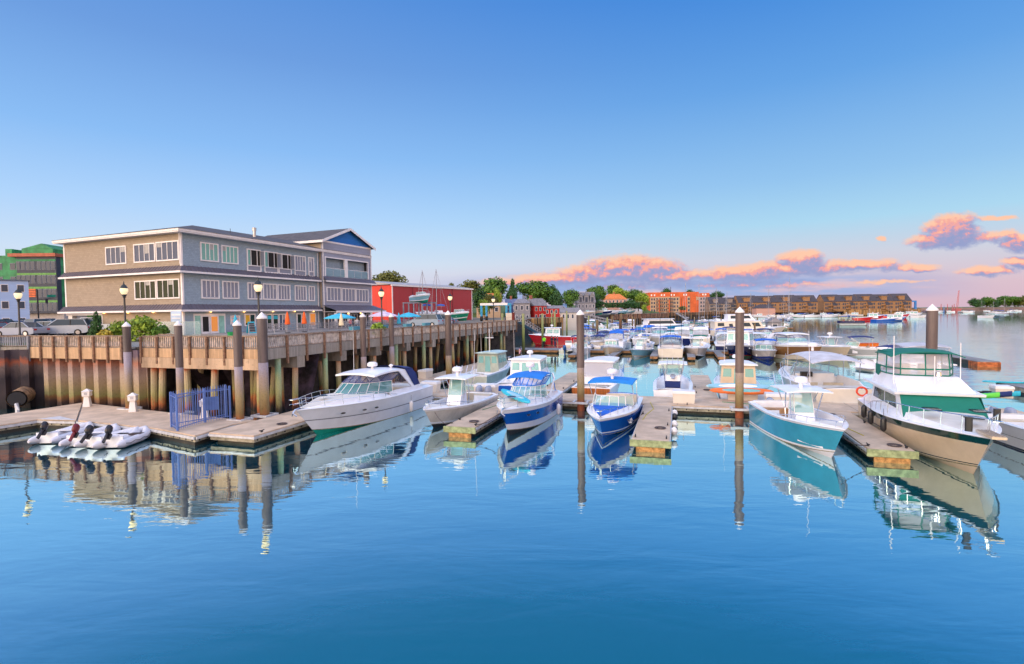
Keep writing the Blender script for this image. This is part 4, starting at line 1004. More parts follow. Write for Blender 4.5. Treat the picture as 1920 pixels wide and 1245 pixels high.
# power pedestals
def pedestal(p, label):
    t = thing('power_pedestal', label, 'power pedestal', p, .3, 'white dock power pedestals')
    m = MB(); m.loft([[(x*w, y*w, z) for x, y in ((-1, -1), (1, -1), (1, 1), (-1, 1))] for w, z in ((.19, .002), (.12, .62))], WHITEP); m.build('base', t, smooth=False)
    m = MB(); m.loft([[(x*w, y*w, z) for x, y in ((-1, -1), (1, -1), (1, 1), (-1, 1))] for w, z in ((.17, .622), (.2, .68), (.2, .92), (.23, .94), (.02, 1.1))], WHITEP); m.build('head', t, smooth=False)
    m = MB(); m.box(-.08, .08, -.216, -.204, .74, .88, mat('grey_door', (.5, .5, .55), .4)); m.build('door', t, smooth=False)
pedestal(P(164, 762, .5), 'white tapered power pedestal at the bend of the dock, left of the pair')
pedestal(P(250, 771.5, .5), 'white tapered power pedestal nearer the leftmost steel pile')
pedestal(P(376, 786, .5)+Vector((0, .4, 0)), 'white power pedestal standing inside the blue gate')

# blue steel gate enclosure
BLUEG = mat('blue_painted_steel', (.10, .19, .52), .4, var=.08)
def fence_run(par, a, b_, h_=1.75, n=None, name='fence_panel', z0=.05):
    d = b_-a; L = d.length; an = math.atan2(d.y, d.x); n = n or int(L/.13); m = MB()
    for i in range(n+1):
        x = i*L/n; q_ = a+d.normalized()*x; m.cbox((q_.x, q_.y, z0+h_/2), (.016, .016, h_), BLUEG, an)
    for z in (z0+.12, z0+h_-.2):
        c_ = (a+b_)/2; m.cbox((c_.x, c_.y, z), (L, .035, .04), BLUEG, an)
    for q_ in (a, b_): m.cbox((q_.x, q_.y, z0+h_/2-.02), (.08, .08, h_), BLUEG, an)
    o = m.build(name, par, smooth=False); return o
gt = thing('security_gate', 'blue steel picket gate enclosure across the walkway of the dock', 'gate', P(333, 806, .5), 0)
g0 = P(333, 809, .5); A_ = Vector((0, 0, 0)); Bq = P(385, 793, .5)-g0; Cq = P(432, 786, .5)-g0; Dq = P(322, 802, .5)-g0; Eq = P(424, 783, .5)-g0
gt.location = g0; 
fence_run(gt, Dq, A_, name='fence_panel'); fence_run(gt, A_, Bq, name='gate_leaf'); fence_run(gt, Bq, Cq, name='fence_panel'); fence_run(gt, Dq, Eq, 1.75, name='fence_panel'); 
m = MB(); c_ = (Bq*.75+Cq*.25)+Vector((0, .12, .95)); m.cbox(c_, (.6, .02, .7), mat('blue_mesh_sheet', (.08, .16, .42), .6), .5); m.build('mesh_screen', gt, smooth=False)
# ================================================================ waterfront building
BA = R_(67.7); BC = Q(345, 628.6, 53.9); BC.z = GZ
bx = Vector((math.cos(BA), math.sin(BA), 0)); by = Vector((-math.sin(BA), math.cos(BA), 0))
def hitR(px, py, yl=0.):               # photo position -> (x, z) on the facade plane y_local = yl
    d = ray(px, py); o = Vector((0, 0, CAM_H)); n = by; t = ((BC+by*yl-o).dot(n))/d.dot(n); p = o+d*t-BC
    return p.dot(bx), p.z
def hitL(px, py, xl=0.):
    d = ray(px, py); o = Vector((0, 0, CAM_H)); n = bx; t = ((BC+bx*xl-o).dot(n))/d.dot(n); p = o+d*t-BC
    return p.dot(by), p.z
bld = thing('waterfront_building', 'large three storey grey shingled restaurant building with white trim and blue gable', 'building', BC, BA)
SHG = shingle_mat('grey_blue_shingles', '93a8ba'); SHT = shingle_mat('taupe_shingles', 'a09282', .2, .4)
TRIM = mat('white_trim', (.82, .80, .82), .5, var=.05)
ROOFS = mat('dark_roof', (.085, .08, .09), .8, var=.2)
SEAM = plank_mat('standing_seam_x', '5e5a68', .42, 'x', .4, .5, var=.06, grain=False); SEAMY = plank_mat('standing_seam_y', '6a6166', .42, 'y', .4, .5, var=.06, grain=False)
LX = hitR(598, 560)[0]; LY = hitL(121, 500)[0]
WX = hitR(697, 560, -.65)[0]
ZB1t, ZB1b, ZB2t, ZB2b, ZE = 11.1-GZ, 10.5-GZ, 7.2-GZ, 6.6-GZ, 14.35-GZ
wallz = [(ZB2b+.1, ZE)]
# walls
m = MB(); m.box(0, WX, 0, LY, ZB2t-.35, ZE, SHG); m.build('wall', bld, smooth=False)
m = MB(); m.box(-.012, -.002, .02, LY-.02, ZB2t-.3, ZE-.02, SHT); m.build('end_wall_cladding', bld, smooth=False)
carY = hitL(193, 610)[0]
m = MB(); m.box(0, WX, 0, carY, -.02, ZB2t-.352, SHG); m.build('ground_floor_wall', bld, smooth=False)
m = MB(); m.box(-.012, -.002, .02, carY-.05, 0, ZB2t-.36, SHT); m.build('end_wall_cladding', bld, smooth=False)
m = MB(); m.box(.0, .5, LY-1.0, LY-.3, 0, ZB2b-.25, WHITEP); m.box(-.03, .06, carY, LY, ZB2b-.4, ZB2b-.12, TRIM); m.box(-.03, .06, carY-.02, carY+.12, 0, ZB2b-.401, TRIM); m.build('carport_column', bld, smooth=False)
m = MB(); m.box(6, 6.4, LY-1.0, LY-.6, 0, ZB2b-.25, WHITEP); m.build('carport_column', bld, smooth=False)
# corner boards
m = MB(); m.box(-.05, .14, -.05, -.003, .05, ZE-.002, TRIM); m.box(-.05, -.013, -.002, .16, .05, ZE-.002, TRIM); m.box(-.05, -.013, LY-.2, LY+.03, ZB2b, ZE-.002, TRIM)
m.build('corner_board', bld, smooth=False)
m = MB(); m.tube([(-.22, -.02, ZE-.05), (-.1, .05, ZE-.35), (-.09, .1, ZE-.6), (-.09, .1, ZB1t+.15)], .05, TRIM, 6); m.build('downpipe', bld)
m = MB(); m.tube([(LX-.25, -.14, ZE-.2), (LX-.25, -.1, .1)], .05, TRIM, 6); m.build('downpipe', bld)
# eave and roof
m = MB(); m.prism([(-.75, -.75), (WX, -.75), (WX, LY+.6), (-.75, LY+.6)], ZE, ZE+.12, TRIM); m.prism([(-.8, -.8), (WX, -.8), (WX, LY+.65), (-.8, LY+.65)], ZE+.122, ZE+.34, TRIM); m.build('eave', bld, smooth=False)
m = MB(); e = ZE+.345; m.add([(-.86, -.86, e), (WX, -.86, e), (WX, LY+.7, e), (-.86, LY+.7, e), (5.5, 5.5, e+1.6), (WX, 5.5, e+1.6), (WX, LY-5, e+1.6), (5.5, LY-5, e+1.6)], [(0, 1, 5, 4), (1, 2, 6, 5), (2, 3, 7, 6), (3, 0, 4, 7), (4, 5, 6, 7), (3, 2, 1, 0)], ROOFS); m.build('roof', bld, smooth=False)
m = MB(); m.lathe([(.18, 0), (.18, .9), (.24, .92), (.24, 1.3), (.1, 1.35)], mat('galvanised', (.5, .5, .52), .4, metal=.7), (hitR(503, 450)[0], 2.2, ZE+.9), 10); m.build('roof_vent', bld)
m = MB(); m.lathe([(.03, 0), (.03, .9)], BLACK, (hitR(468, 450)[0], 3, ZE+.9), 6); m.build('vent_pipe', bld)
m = MB(); m.box(12, 14.5, 5, 8, ZE+1.3, ZE+1.75, mat('grey_unit', (.3, .3, .32), .6)); m.build('roof_unit', bld, smooth=False)
# pent roof bands
def pent(zt, zb, x0, x1, y0, y1, out=.62):
    m = MB(); dz_ = zt-zb
    for i in range(int(x1/.45)): x = .3+i*.45; m.hexa([(x, -out, zb+.005), (x+.05, -out, zb+.005), (x+.05, -.02, zt-.002), (x, -.02, zt-.002)], [(x, -out, zb+.06), (x+.05, -out, zb+.06), (x+.05, -.02, zt+.05), (x, -.02, zt+.05)], mat('seam_rib', (.12, .11, .14), .5))
    for i in range(int(y1/.45)): x = .3+i*.45; m.hexa([(-out, x, zb+.005), (-.02, x, zt-.002), (-.02, x+.05, zt-.002), (-out, x+.05, zb+.005)], [(-out, x, zb+.06), (-.02, x, zt+.05), (-.02, x+.05, zt+.05), (-out, x+.05, zb+.06)], mat('seam_rib', (.12, .11, .14), .5))
    m.add([(-out, -out, zb), (x1, -out, zb), (x1, -.015, zt), (-.015, -.015, zt)], [(0, 1, 2, 3)], SEAM)
    m.add([(-out, -out, zb), (-.015, -.015, zt), (-.015, y1, zt), (-out, y1, zb)], [(0, 1, 2, 3)], SEAMY)
    m.add([(-out, -out, zb), (x1, -out, zb), (x1, -.015, zb), (-.015, -.015, zb), (-.015, y1, zb), (-out, y1, zb)], [(0, 1, 2, 3), (0, 3, 4, 5)], TRIM)
    m.add([(-out, y1, zb), (-.015, y1, zb), (-.015, y1, zt)], [(0, 1, 2)], SEAMY)
    m.build('pent_roof', bld, smooth=False)
    m = MB(); m.box(-out-.03, x1, -out-.03, -out-.002, zb-.16, zb+.03, TRIM); m.box(-out-.03, -out-.002, -out-.001, y1+.03, zb-.16, zb+.03, TRIM); m.build('pent_fascia', bld, smooth=False)
pent(ZB1t, ZB1b, 0, LX-.05, 0, LY+.1); pent(ZB2t, ZB2b, 0, LX-.05, 0, LY+.5)
# windows
WG1 = glass_mat('mint_curtain_glass', (.20, .46, .42), 1., .08); WG2 = glass_mat('grey_reflecting_glass', (.09, .12, .19), 1., .04); WG3 = glass_mat('dark_green_glass', (.02, .04, .03), 1., .05)
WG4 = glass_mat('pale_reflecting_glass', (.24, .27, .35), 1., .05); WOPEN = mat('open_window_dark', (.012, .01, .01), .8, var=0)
def window(px, face='R', n=4, g_=WG2, yl=0., split=None, openc=False, frame_w=.13, name='window', trim=TRIM, gsplit=None):
    x0, y0, x1, y1 = px; H_ = (lambda a, b: hitR(a, b, yl)) if face == 'R' else (lambda a, b: hitL(a, b, yl))
    xm = (x0+x1)/2; a0 = H_(x0, (y0+y1)/2)[0]; a1 = H_(x1, (y0+y1)/2)[0]
    if face == 'R': t0 = H_(x0, y0)[1]; b0 = H_(x1, y1)[1]
    else: t0 = H_(x1, y0)[1]; b0 = H_(x0, y1)[1]
    a0, a1 = min(a0, a1), max(a0, a1)
    def bx_(m, u0, u1, w0, w1, o0, o1, mm):
        if face == 'R': m.box(u0, u1, yl-o1, yl-o0, w0, w1, mm)
        else: m.box(yl-o1, yl-o0, u0, u1, w0, w1, mm)
    m = MB()
    f = frame_w
    bx_(m, a0, a1, t0-f, t0, .014, .09, trim); bx_(m, a0, a1, b0, b0+f, .014, .09, trim); bx_(m, a0, a0+f, b0+f+.001, t0-f-.001, .014, .088, trim); bx_(m, a1-f, a1, b0+f+.001, t0-f-.001, .014, .088, trim)
    zs0 = b0+f
    if split: zs0 = b0+(t0-b0)*split; bx_(m, a0+f, a1-f, zs0-.05, zs0+.05, .014, .085, trim)
    w = (a1-a0-2*f)/n
    for i in range(1, n):
        if openc and i not in openc: continue
        bx_(m, a0+f+i*w-.035, a0+f+i*w+.035, zs0+.05, t0-f-.001, .014, .08, trim)
    o = m.build(name, bld, smooth=False)
    p = MB()
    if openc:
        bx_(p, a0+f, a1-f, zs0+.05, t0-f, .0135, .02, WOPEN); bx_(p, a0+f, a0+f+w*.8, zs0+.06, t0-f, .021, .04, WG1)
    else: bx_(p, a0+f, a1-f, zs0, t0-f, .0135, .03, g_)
    if split: bx_(p, a0+f, a1-f, b0+f, zs0-.05, .0135, .03, gsplit or WG4)
    p.build('pane', o, smooth=False)
    br_ = random.Random(int(x0*7+y0))
    if not openc and br_.random() < .55:
        q = MB(); k_ = br_.randrange(n); bx_(q, a0+f+k_*w+.05, a0+f+(k_+1)*w-.05, t0-f-(t0-b0)*br_.uniform(.15, .5), t0-f-.01, .031, .036, mat('pale_blind', (.42, .42, .42), .8)); q.build('blind', o, smooth=False)
    if openc:
        p = MB()
        for aa in (a1-f, a1-f+.12): p.add([(aa, -.09, zs0+.02), (aa+.1, -.62, zs0+.02), (aa+.1, -.62, t0-f), (aa, -.09, t0-f)], [(0, 1, 2, 3)], WG4) if aa == a1-f else None
        for k in (zs0+.02, t0-f-.05): p.tube([(a1-f, -.09, k), (a1-f+.1, -.62, k)], .03, trim, 4)
        p.tube([(a1-f+.1, -.62, zs0), (a1-f+.1, -.62, t0-f)], .03, trim, 4)
        p.build('open_casement', o, smooth=False)
    return o
def z2(a, b, c_, d): return (300+a/4.79, 400+b/4.79, 300+c_/4.79, 400+d/4.79)
def z1(a, b, c_, d): return (a/4.79, 400+b/4.79, c_/4.79, 400+d/4.79)
for q_ in ((360, 255, 523, 440), (549, 283, 700, 460)): window(z2(*q_), g_=WG1)
for q_ in ((778, 315, 905, 527), (933, 337, 1057, 542), (1062, 357, 1178, 552)): window(z2(*q_), n=4, split=.26, openc=(1, 3))
window(z2(1205, 375, 1307, 567), split=.26, g_=WG4); window(z2(1330, 392, 1382, 572), n=2, split=.26, g_=WG4)
for q_ in ((368, 592, 530, 768), (557, 605, 707, 770)): window(z2(*q_), g_=WG4)
for q_ in ((783, 618, 912, 775), (922, 628, 1048, 778), (1053, 637, 1168, 782), (1208, 645, 1313, 787)): window(z2(*q_), g_=WG4)
window(z2(1333, 652, 1387, 789), n=2, g_=WG4)
for q_, g_ in (((953, 288, 1138, 466), WG2), ((1205, 262, 1398, 447), WG2), ((1405, 240, 1610, 434), WG2), ((1213, 598, 1408, 777), WG3), ((1413, 585, 1617, 770), WG3)): window(z1(*q_), 'L', g_=g_)
# ground floor openings
WARM = emis_mat('warm_interior', 'd98a40', .35); MINT = mat('mint_curtain', (.30, .58, .50), .9)
def gpanel(px, m_, yl=0., o0=.016, o1=.03, name='door', par=None, face='R'):
    x0, y0, x1, y1 = px; a0 = hitR(x0, 600, yl)[0]; a1 = hitR(x1, 600, yl)[0]; t0 = hitR(x0, y0, yl)[1]; b0 = max(.02, hitR(x1, y1, yl)[1])
    m = MB(); m.box(a0, a1, yl-o1, yl-o0, b0, t0, m_); return m.build(name, par or bld, smooth=False), (a0, a1, b0, t0)
o, ex = gpanel(z2(300, 902, 587, 1097), TRIM, name='entrance_surround')
gpanel(z2(312, 920, 362, 1092), MINT, o0=.032, o1=.05, name='curtain', par=o); gpanel(z2(527, 920, 575, 1092), MINT, o0=.032, o1=.05, name='curtain', par=o)
for q_, mm in ((z2(368, 918, 440, 1095), GLASS), (z2(447, 918, 520, 1095), WARM)):
    d_, (a0, a1, b0, t0) = gpanel(q_, TRIM, o0=.051, o1=.09, name='door', par=o)
    m = MB(); m.box(a0+.12, a1-.12, -.1, -.092, b0+.25, t0-.12, WOPEN if mm is GLASS else WARM); m.build('glazing', d_, smooth=False)
o, _ = gpanel(z2(630, 918, 718, 995), WHITEP, o1=.06, name='menu_board')
for k in range(5):
    gpanel(z2(640, 928+k*13, 705, 932+k*13), mat('menu_blue', (.2, .4, .6), .6) if k % 2 else ORANGE, o0=.062, o1=.066, name='menu_line', par=o)
window(z2(755, 902, 855, 1010), n=2, g_=WG3, name='window'); gpanel(z2(765, 915, 803, 985), mat('yellow_sign', (.85, .5, .03), .6), o0=.04, o1=.06, name='poster')
window(z2(915, 900, 950, 1092), n=1, g_=WG3); 
for q_ in ((955, 905, 1003, 1090), (1010, 905, 1060, 1090)):
    d_, (a0, a1, b0, t0) = gpanel(z2(*q_), TRIM, o1=.07, name='door'); m = MB(); m.box(a0+.1, a1-.1, -.08, -.072, b0+.2, t0-.1, WG3); m.build('glazing', d_, smooth=False)
    m = MB(); m.box(a0+.12, a1-.12, -.088, -.082, t0-.6, t0-.2, CYANP); m.build('door_sign', d_, smooth=False)
window(z2(1065, 902, 1130, 1092), n=2, g_=WG2); window(z2(1225, 898, 1310, 1040), n=2, g_=WG3)
d_, (a0, a1, b0, t0) = gpanel(z2(1340, 893, 1398, 1088), TRIM, o1=.07, name='door'); m = MB(); m.box(a0+.15, a1-.15, -.08, -.072, b0+.5, t0-.15, WARM); m.build('glazing', d_, smooth=False)
# warm downlights under the pent roof
LAMP = emis_mat('wall_light', 'ffb45a', 5.)
def walllight(x, z, y=-.2, face='R'):
    m = MB(); m.lathe([(.07, .0), (.10, -.12), (.02, -.13)], LAMP, (x, y, z) if face == 'R' else (y, x, z), 8); m.build('wall_light', bld)
for px in (445, 745, 1005, 1200, 1370): walllight(hitR(300+px/4.79, 585)[0], ZB2b-.1)
for px in (190/4.79+300,): pass
for px in (950, 1165, 1392, 1628): walllight(hitL(px/4.79, 586)[0], ZB2b-.1, -.2, 'L')
# gabled wing
y_ = -.65; wx0 = hitR(606, 520, y_)[0]; wx1 = WX
def wz(px, py): return hitR(px, py, y_)[1]
zeL = wz(606, 452); apx = hitR(652, 437, y_)[0]; apz = wz(652, 437); zeR = zeL
SHL = shingle_mat('lavender_grey_siding', '9aa0b4', .16, 2.)
WD = LY*.75
xm = (wx0+wx1)/2; apz = zeL+(wx1-wx0)/2*.42
op = z2(1487, 397, 1865, 614); ox0 = hitR(op[0], 500, y_)[0]; ox1 = hitR(op[2], 500, y_)[0]; oz1 = wz(op[0], op[1]); oz0 = ZB1t+.05
m = MB()
for a0, a1, b0, b1 in ((wx0, ox0, ZB2t-.35, zeL), (ox1, wx1, ZB2t-.35, zeL), (ox0, ox1, oz1, zeL), (ox0, ox1, ZB2t-.35, oz0)): m.box(a0, a1, y_, y_+.25, b0, b1, SHL)
m.box(wx0, wx0+.25, y_+.251, WD, ZB2t-.35, zeL, SHT); m.box(wx1-.25, wx1, y_+.251, WD, ZB2t-.35, zeL, SHL)
m.build('wing_wall', bld, smooth=False)
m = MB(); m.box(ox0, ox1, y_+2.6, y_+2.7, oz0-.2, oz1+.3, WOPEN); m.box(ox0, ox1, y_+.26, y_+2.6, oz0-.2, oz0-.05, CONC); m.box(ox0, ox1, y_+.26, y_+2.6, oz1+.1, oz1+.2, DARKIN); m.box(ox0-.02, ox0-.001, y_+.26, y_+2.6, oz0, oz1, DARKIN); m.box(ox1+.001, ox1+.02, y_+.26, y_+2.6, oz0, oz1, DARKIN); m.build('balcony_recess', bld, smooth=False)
mx = (hitR(300+1672/4.79, 500, y_)[0])
m = MB(); m.box(mx-.3, mx+.3, y_-.04, y_+.2, oz0, oz1, TRIM); m.box(ox0-.16, ox0+.02, y_-.05, y_-.002, oz0, oz1+.15, TRIM); m.box(ox1-.02, ox1+.16, y_-.05, y_-.002, oz0, oz1+.15, TRIM); m.box(ox0+.021, ox1-.021, y_-.05, y_-.002, oz1, oz1+.15, TRIM)
for z in (wz(606, 470)-.05,): m.box(wx0, wx1, y_-.04, y_-.002, oz1+.9, oz1+1.02, TRIM)
m.box(wx0-.04, wx0+.12, y_-.045, y_-.001, .05, zeL, TRIM); m.box(wx1-.12, wx1+.04, y_-.045, y_-.001, .05, zeL, TRIM); m.box(wx0, wx1, y_-.06, y_-.003, zeL-.1, zeL+.12, TRIM)
m.build('wing_trim', bld, smooth=False)
m = MB(); m.box(ox0, mx-.3, y_+.05, y_+.08, oz0+.05, oz0+1.1, glass_mat('balcony_glass', (.3, .5, .6), .5)); m.box(mx+.3, ox1, y_+.05, y_+.08, oz0+.05, oz0+1.1, glass_mat('balcony_glass', (.3, .5, .6), .5)); o = m.build('balcony_glass', bld, smooth=False)
m = MB(); m.box(ox0, ox1, y_+.04, y_+.09, oz0+1.11, oz0+1.16, STEEL)
for k in range(7): x = ox0+(ox1-ox0)*k/6; m.box(x-.02, x+.02, y_+.03, y_+.10, oz0, oz0+1.1, STEEL)
m.build('balcony_rail', bld, smooth=False)
BLG = plank_mat('blue_gable_boards', '0f6cc0', .2, 'z', .8, .6, var=.05, grain=False)
m = MB(); m.slab([(wx0, y_, zeL+.12), (wx1, y_, zeL+.12), (xm, y_, apz)], (0, .2, 0), BLG); m.build('gable', bld, smooth=False)
m = MB(); ov = .55; sl = (apz-zeL-.12)/(xm-wx0)
for s in (-1, 1):
    xe = xm+s*((wx1-wx0)/2+ov); ze = apz-(abs(xe-xm))*sl
    m.slab([(xm, y_-.5, apz+.08), (xe, y_-.5, ze+.08), (xe, WD, ze+.08), (xm, WD, apz+.08)], (0, 0, .12), ROOFS)
m.build('wing_roof', bld, smooth=False)
m = MB()
for s in (-1, 1):
    xe = xm+s*((wx1-wx0)/2+ov+.02); ze = apz-(abs(xe-xm))*sl
    m.slab([(xm, y_-.56, apz-.12), (xe, y_-.56, ze-.12), (xe, y_-.56, ze+.22), (xm, y_-.56, apz+.22)], (0, .055, 0), TRIM)
xe = xm-((wx1-wx0)/2+ov+.03); ze = apz-abs(xe-xm)*sl; m.box(xe, xe+.05, y_-.5, WD, ze-.12, ze+.2, TRIM)
m.build('rake_board', bld, smooth=False)
m = MB(); m.add([(wx0-.1, y_-.6, ZB1b), (wx1+.5, y_-.6, ZB1b), (wx1+.5, y_-.02, ZB1t), (wx0-.1, y_-.02, ZB1t)], [(0, 1, 2, 3)], SEAM); m.box(wx0-.1, wx1+.5, y_-.63, y_-.602, ZB1b-.16, ZB1b+.03, TRIM); m.box(wx0-.1, wx1+.5, y_-.6, y_-.02, ZB1b-.05, ZB1b-.01, TRIM); m.build('pent_roof', bld, smooth=False)
for q_ in ((1495, 660, 1625, 792), (1630, 670, 1752, 797), (1757, 678, 1870, 800)): window(z2(*q_), yl=y_, g_=WG4)
# porch
px1 = hitR(722, 580, y_-2.2)[0]; po = 2.4
m = MB(); m.add([(wx0-.3, y_-po, ZB2b-.15), (px1, y_-po, ZB2b-.15), (wx1+.3, y_, ZB2t+.05), (wx0-.3, y_, ZB2t+.05)], [(0, 1, 2, 3)], SEAM); m.add([(px1, y_-po, ZB2b-.15), (px1, 6, ZB2b-.15), (wx1+.1, 6, ZB2t+.05), (wx1+.1, y_, ZB2t+.05)], [(0, 1, 2, 3)], SEAMY)
m.box(wx0-.3, px1, y_-po-.03, y_-po+.1, ZB2b-.42, ZB2b-.152, TRIM); m.box(px1-.1, px1+.03, y_-po+.1, 6, ZB2b-.42, ZB2b-.152, TRIM); m.box(wx0-.3, px1, y_-po+.1, y_, ZB2b-.3, ZB2b-.25, TRIM); m.build('porch_roof', bld, smooth=False)
for px in (632, 656, 698): x = hitR(px, 600, y_-po)[0]; mm = MB(); mm.box(x-.15, x+.15, y_-po+.05, y_-po+.3, 0, ZB2b-.43, WHITEP); mm.build('porch_column', bld, smooth=False)
m = MB(); m.box(wx0+.05, wx1, y_-.01, y_+.2, 0, ZB2b-.31, mat('dark_stone_cladding', (.13, .12, .12), .8, var=.4, vscale=3)); m.build('ground_floor_wall', bld, smooth=False)
for a, c_ in ((615, 628), (640, 654), (658, 670), (675, 683), (686, 696)): window((a, 588, c_, 622), n=2 if c_-a > 9 else 1, yl=y_-.012, g_=WG2)
for px in (1698, 1808): walllight(hitR(300+px/4.79, 590, y_-po)[0], ZB2b-.45, y_-po+.1)

# terrace in front of the building
m = MB(); m.box(.5, WX+14, -9.5, -.06, -.06, .05, mat('terrace_deck', (.30, .28, .27), .85, var=.15)); o = struct(m, 'terrace'); o.location = BC; o.rotation_euler = (0, 0, BA)
def BL(x, y, z=.06): return BC+bx*x+by*y+Vector((0, 0, z))
# steel terrace rail
m = MB(); L = WX+12; y = -7.2
for z in (1.0, .55, .3, .8): m.box(1.5, L, y-.02, y+.02, z-.02, z+.02, mat('grey_rail', (.42, .42, .46), .4, metal=.4))
for k in range(26): x = 1.5+(L-1.5)*k/25; m.box(x-.025, x+.025, y-.03, y+.03, .05, 1.02, mat('grey_rail', (.42, .42, .46), .4))
o = m.build('terrace_railing', smooth=False); o.location = BC; o.rotation_euler = (0, 0, BA); tag(o, 'thin grey metal railing round the restaurant terrace', 'railing')
# furniture
CHM = mat('grey_chair_metal', (.30, .31, .35), .5); TBM = mat('table_top', (.20, .21, .24), .4)
def patio_chair(p, rz, label, group='grey chairs on the restaurant terrace'):
    t = thing('patio_chair', label, 'chair', p, rz, group)
    m = MB(); m.box(-.22, .22, -.22, .22, .42, .46, CHM); m.build('seat', t, smooth=False)
    m = MB()
    for x in (-.2, -.07, .07, .2): m.box(x-.02, x+.02, .2, .235, .47, .86, CHM)
    m.box(-.22, .22, .2, .24, .861, .93, CHM); m.build('backrest', t, smooth=False)
    for x in (-.2, .2):
        for y in (-.2, .2): mm = MB(); mm.box(x-.018, x+.018, y-.018, y+.018, 0, .419, CHM); mm.build('leg', t, smooth=False)
    return t
def patio_table(p, label, h_=.75):
    t = thing('patio_table', label, 'table', p, 0, 'tables on the restaurant terrace')
    m = MB(); m.lathe([(.45, h_-.03), (.45, h_)], TBM, n=14); m.build('tabletop', t)
    m = MB(); m.lathe([(.25, 0), (.25, .03), (.04, .05), (.04, h_-.031)], CHM, n=10); m.build('pedestal', t)
ch0 = patio_chair(BL(6, -5.5), 0, 'grey metal slat back chair on the restaurant terrace behind the thin railing'); rnd = random.Random(3)
used0 = False
for i in range(12):
    x = 6+i*2.7+rnd.uniform(-.3, .3)
    for y in ((-5.7, -3.3) if i % 2 else (-5.4,)):
        patio_table(BL(x, y), 'round dark table on the restaurant terrace behind the thin railing')
        for a in rnd.sample([0, 90, 180, 270], 3):
            q_ = BL(x+.75*math.sin(R_(a)), y-.75*math.cos(R_(a))); rz = BA+R_(a)+math.pi
            if not used0: ch0.location = q_; ch0.rotation_euler = (0, 0, rz); used0 = True
            else: dup(ch0, q_, rz)
def umbrella(px, ytop, depth, label, cm, r=1.35, openu=True, h_=2.6, zb=GZ+.05):
    p = Q(px, ytop, depth); zt = p.z; p = Vector((p.x, p.y, zb)); k = zt-zb
    t = thing('patio_umbrella', label, 'umbrella', p, .4)
    m = MB(); m.lathe([(.025, .05), (.025, k)], CHM, n=6); m.build('pole', t)
    m = MB()
    if openu: m.lathe([(.02, k), (r*.5, k-.22), (r, k-.52), (r, k-.62)], cm, n=8)
    else: m.lathe([(.02, k), (.12, k-.3), (.2, k-.8), (.27, k-1.3), (.2, k-1.35), (.05, k-1.3)], cm, n=10)
    m.build('canopy', t, smooth=not openu)
    m = MB(); m.lathe([(.28, 0), (.28, .06), (.05, .08)], BLACK, n=10); m.build('base', t)
AQ = mat('aqua_canvas', (.05, .48, .72), .8); ORC = mat('orange_canvas', (.85, .13, .02), .8); CRC = mat('cream_canvas', (.78, .68, .48), .8); LVC = mat('lavender_canvas', (.66, .56, .74), .8)
umbrella(441, 590, 49, 'closed aqua umbrella right of the white menu board', AQ, openu=False)
umbrella(538.5, 584, 55, 'closed orange umbrella left of its orange twin on the terrace', ORC, openu=False)
umbrella(570, 584, 58, 'closed orange umbrella nearest the terrace door', ORC, openu=False)
umbrella(637, 587, 59, 'open aqua umbrella under the porch roof edge', AQ, r=1.7)
umbrella(639.5, 586.5, 56, 'closed cream umbrella in front of the open aqua one', CRC, openu=False)
umbrella(719, 583.5, 62, 'open lavender umbrella behind the fourth lamp', LVC, r=1.7)
umbrella(747.5, 586, 64, 'closed aqua umbrella before the red warehouse', AQ, openu=False)
umbrella(766, 585.5, 68, 'open aqua umbrella before the red warehouse and boat rack', AQ, r=1.6)
for i, px in enumerate((611, 626, 695, 665)):
    p = P(px, 640, GZ+.8) if False else W(-15.9, 0)
PLB = mat('teal_planter', (.08, .30, .42), .6)
for i, (px, t) in enumerate(((620, 5.7), (664, 9.8), (697.5, 13.4), (574, 1.8))):
    o = MB(); o.hexa([(-.5, -.14, 0), (.5, -.14, 0), (.5, .14, 0), (-.5, .14, 0)], [(-.55, -.18, .3), (.55, -.18, .3), (.55, .18, .3), (-.55, .18, .3)], PLB); o = o.build('planter_box', smooth=False)
    o.location = W(-15.75, t, DZ+.7); o.rotation_euler = (0, 0, FAR)
    tag(o, ['second teal planter box from the left on the boardwalk rail, below the porch', 'third teal planter box on the boardwalk rail, left of the brown steel pile', 'rightmost teal planter box on the rail next to the yellow green shrub', 'leftmost teal planter box on the rail below the closed orange umbrella'][i], 'planter', 'teal planters on the boardwalk rail')
# sandwich board
sb = thing('sandwich_board', 'aqua framed chalk sandwich board by the double entrance doors', 'sign', BL(4.2, -4.5), BA-.3)
for s in (-1, 1):
    m = MB(); m.hexa([(-.4, s*.3-.02, 0), (.4, s*.3-.02, 0), (.4, s*.3+.02, 0), (-.4, s*.3+.02, 0)], [(-.33, s*.03-.015, 1.2), (.33, s*.03-.015, 1.2), (.33, s*.03+.015, 1.2), (-.33, s*.03+.015, 1.2)], CYANP); o = m.build('frame', sb, smooth=False)
m = MB(); m.poly([(-.3, -.31, .12), (.3, -.31, .12), (.26, -.08, 1.08), (-.26, -.08, 1.08)], mat('chalkboard', (.06, .07, .08), .7)); m.build('chalkboard', sb, smooth=False)
gbn = MB(); gbn.lathe([(.22, 0), (.28, .45), (.3, .5)], mat('green_tub_plastic', (.03, .4, .12), .5), n=10); o = gbn.build('planter_tub'); o.location = Q(433, 625, 45); o.location.z = GZ+.05; tag(o, 'small green tub on the terrace left of the thick corner pile', 'tub')
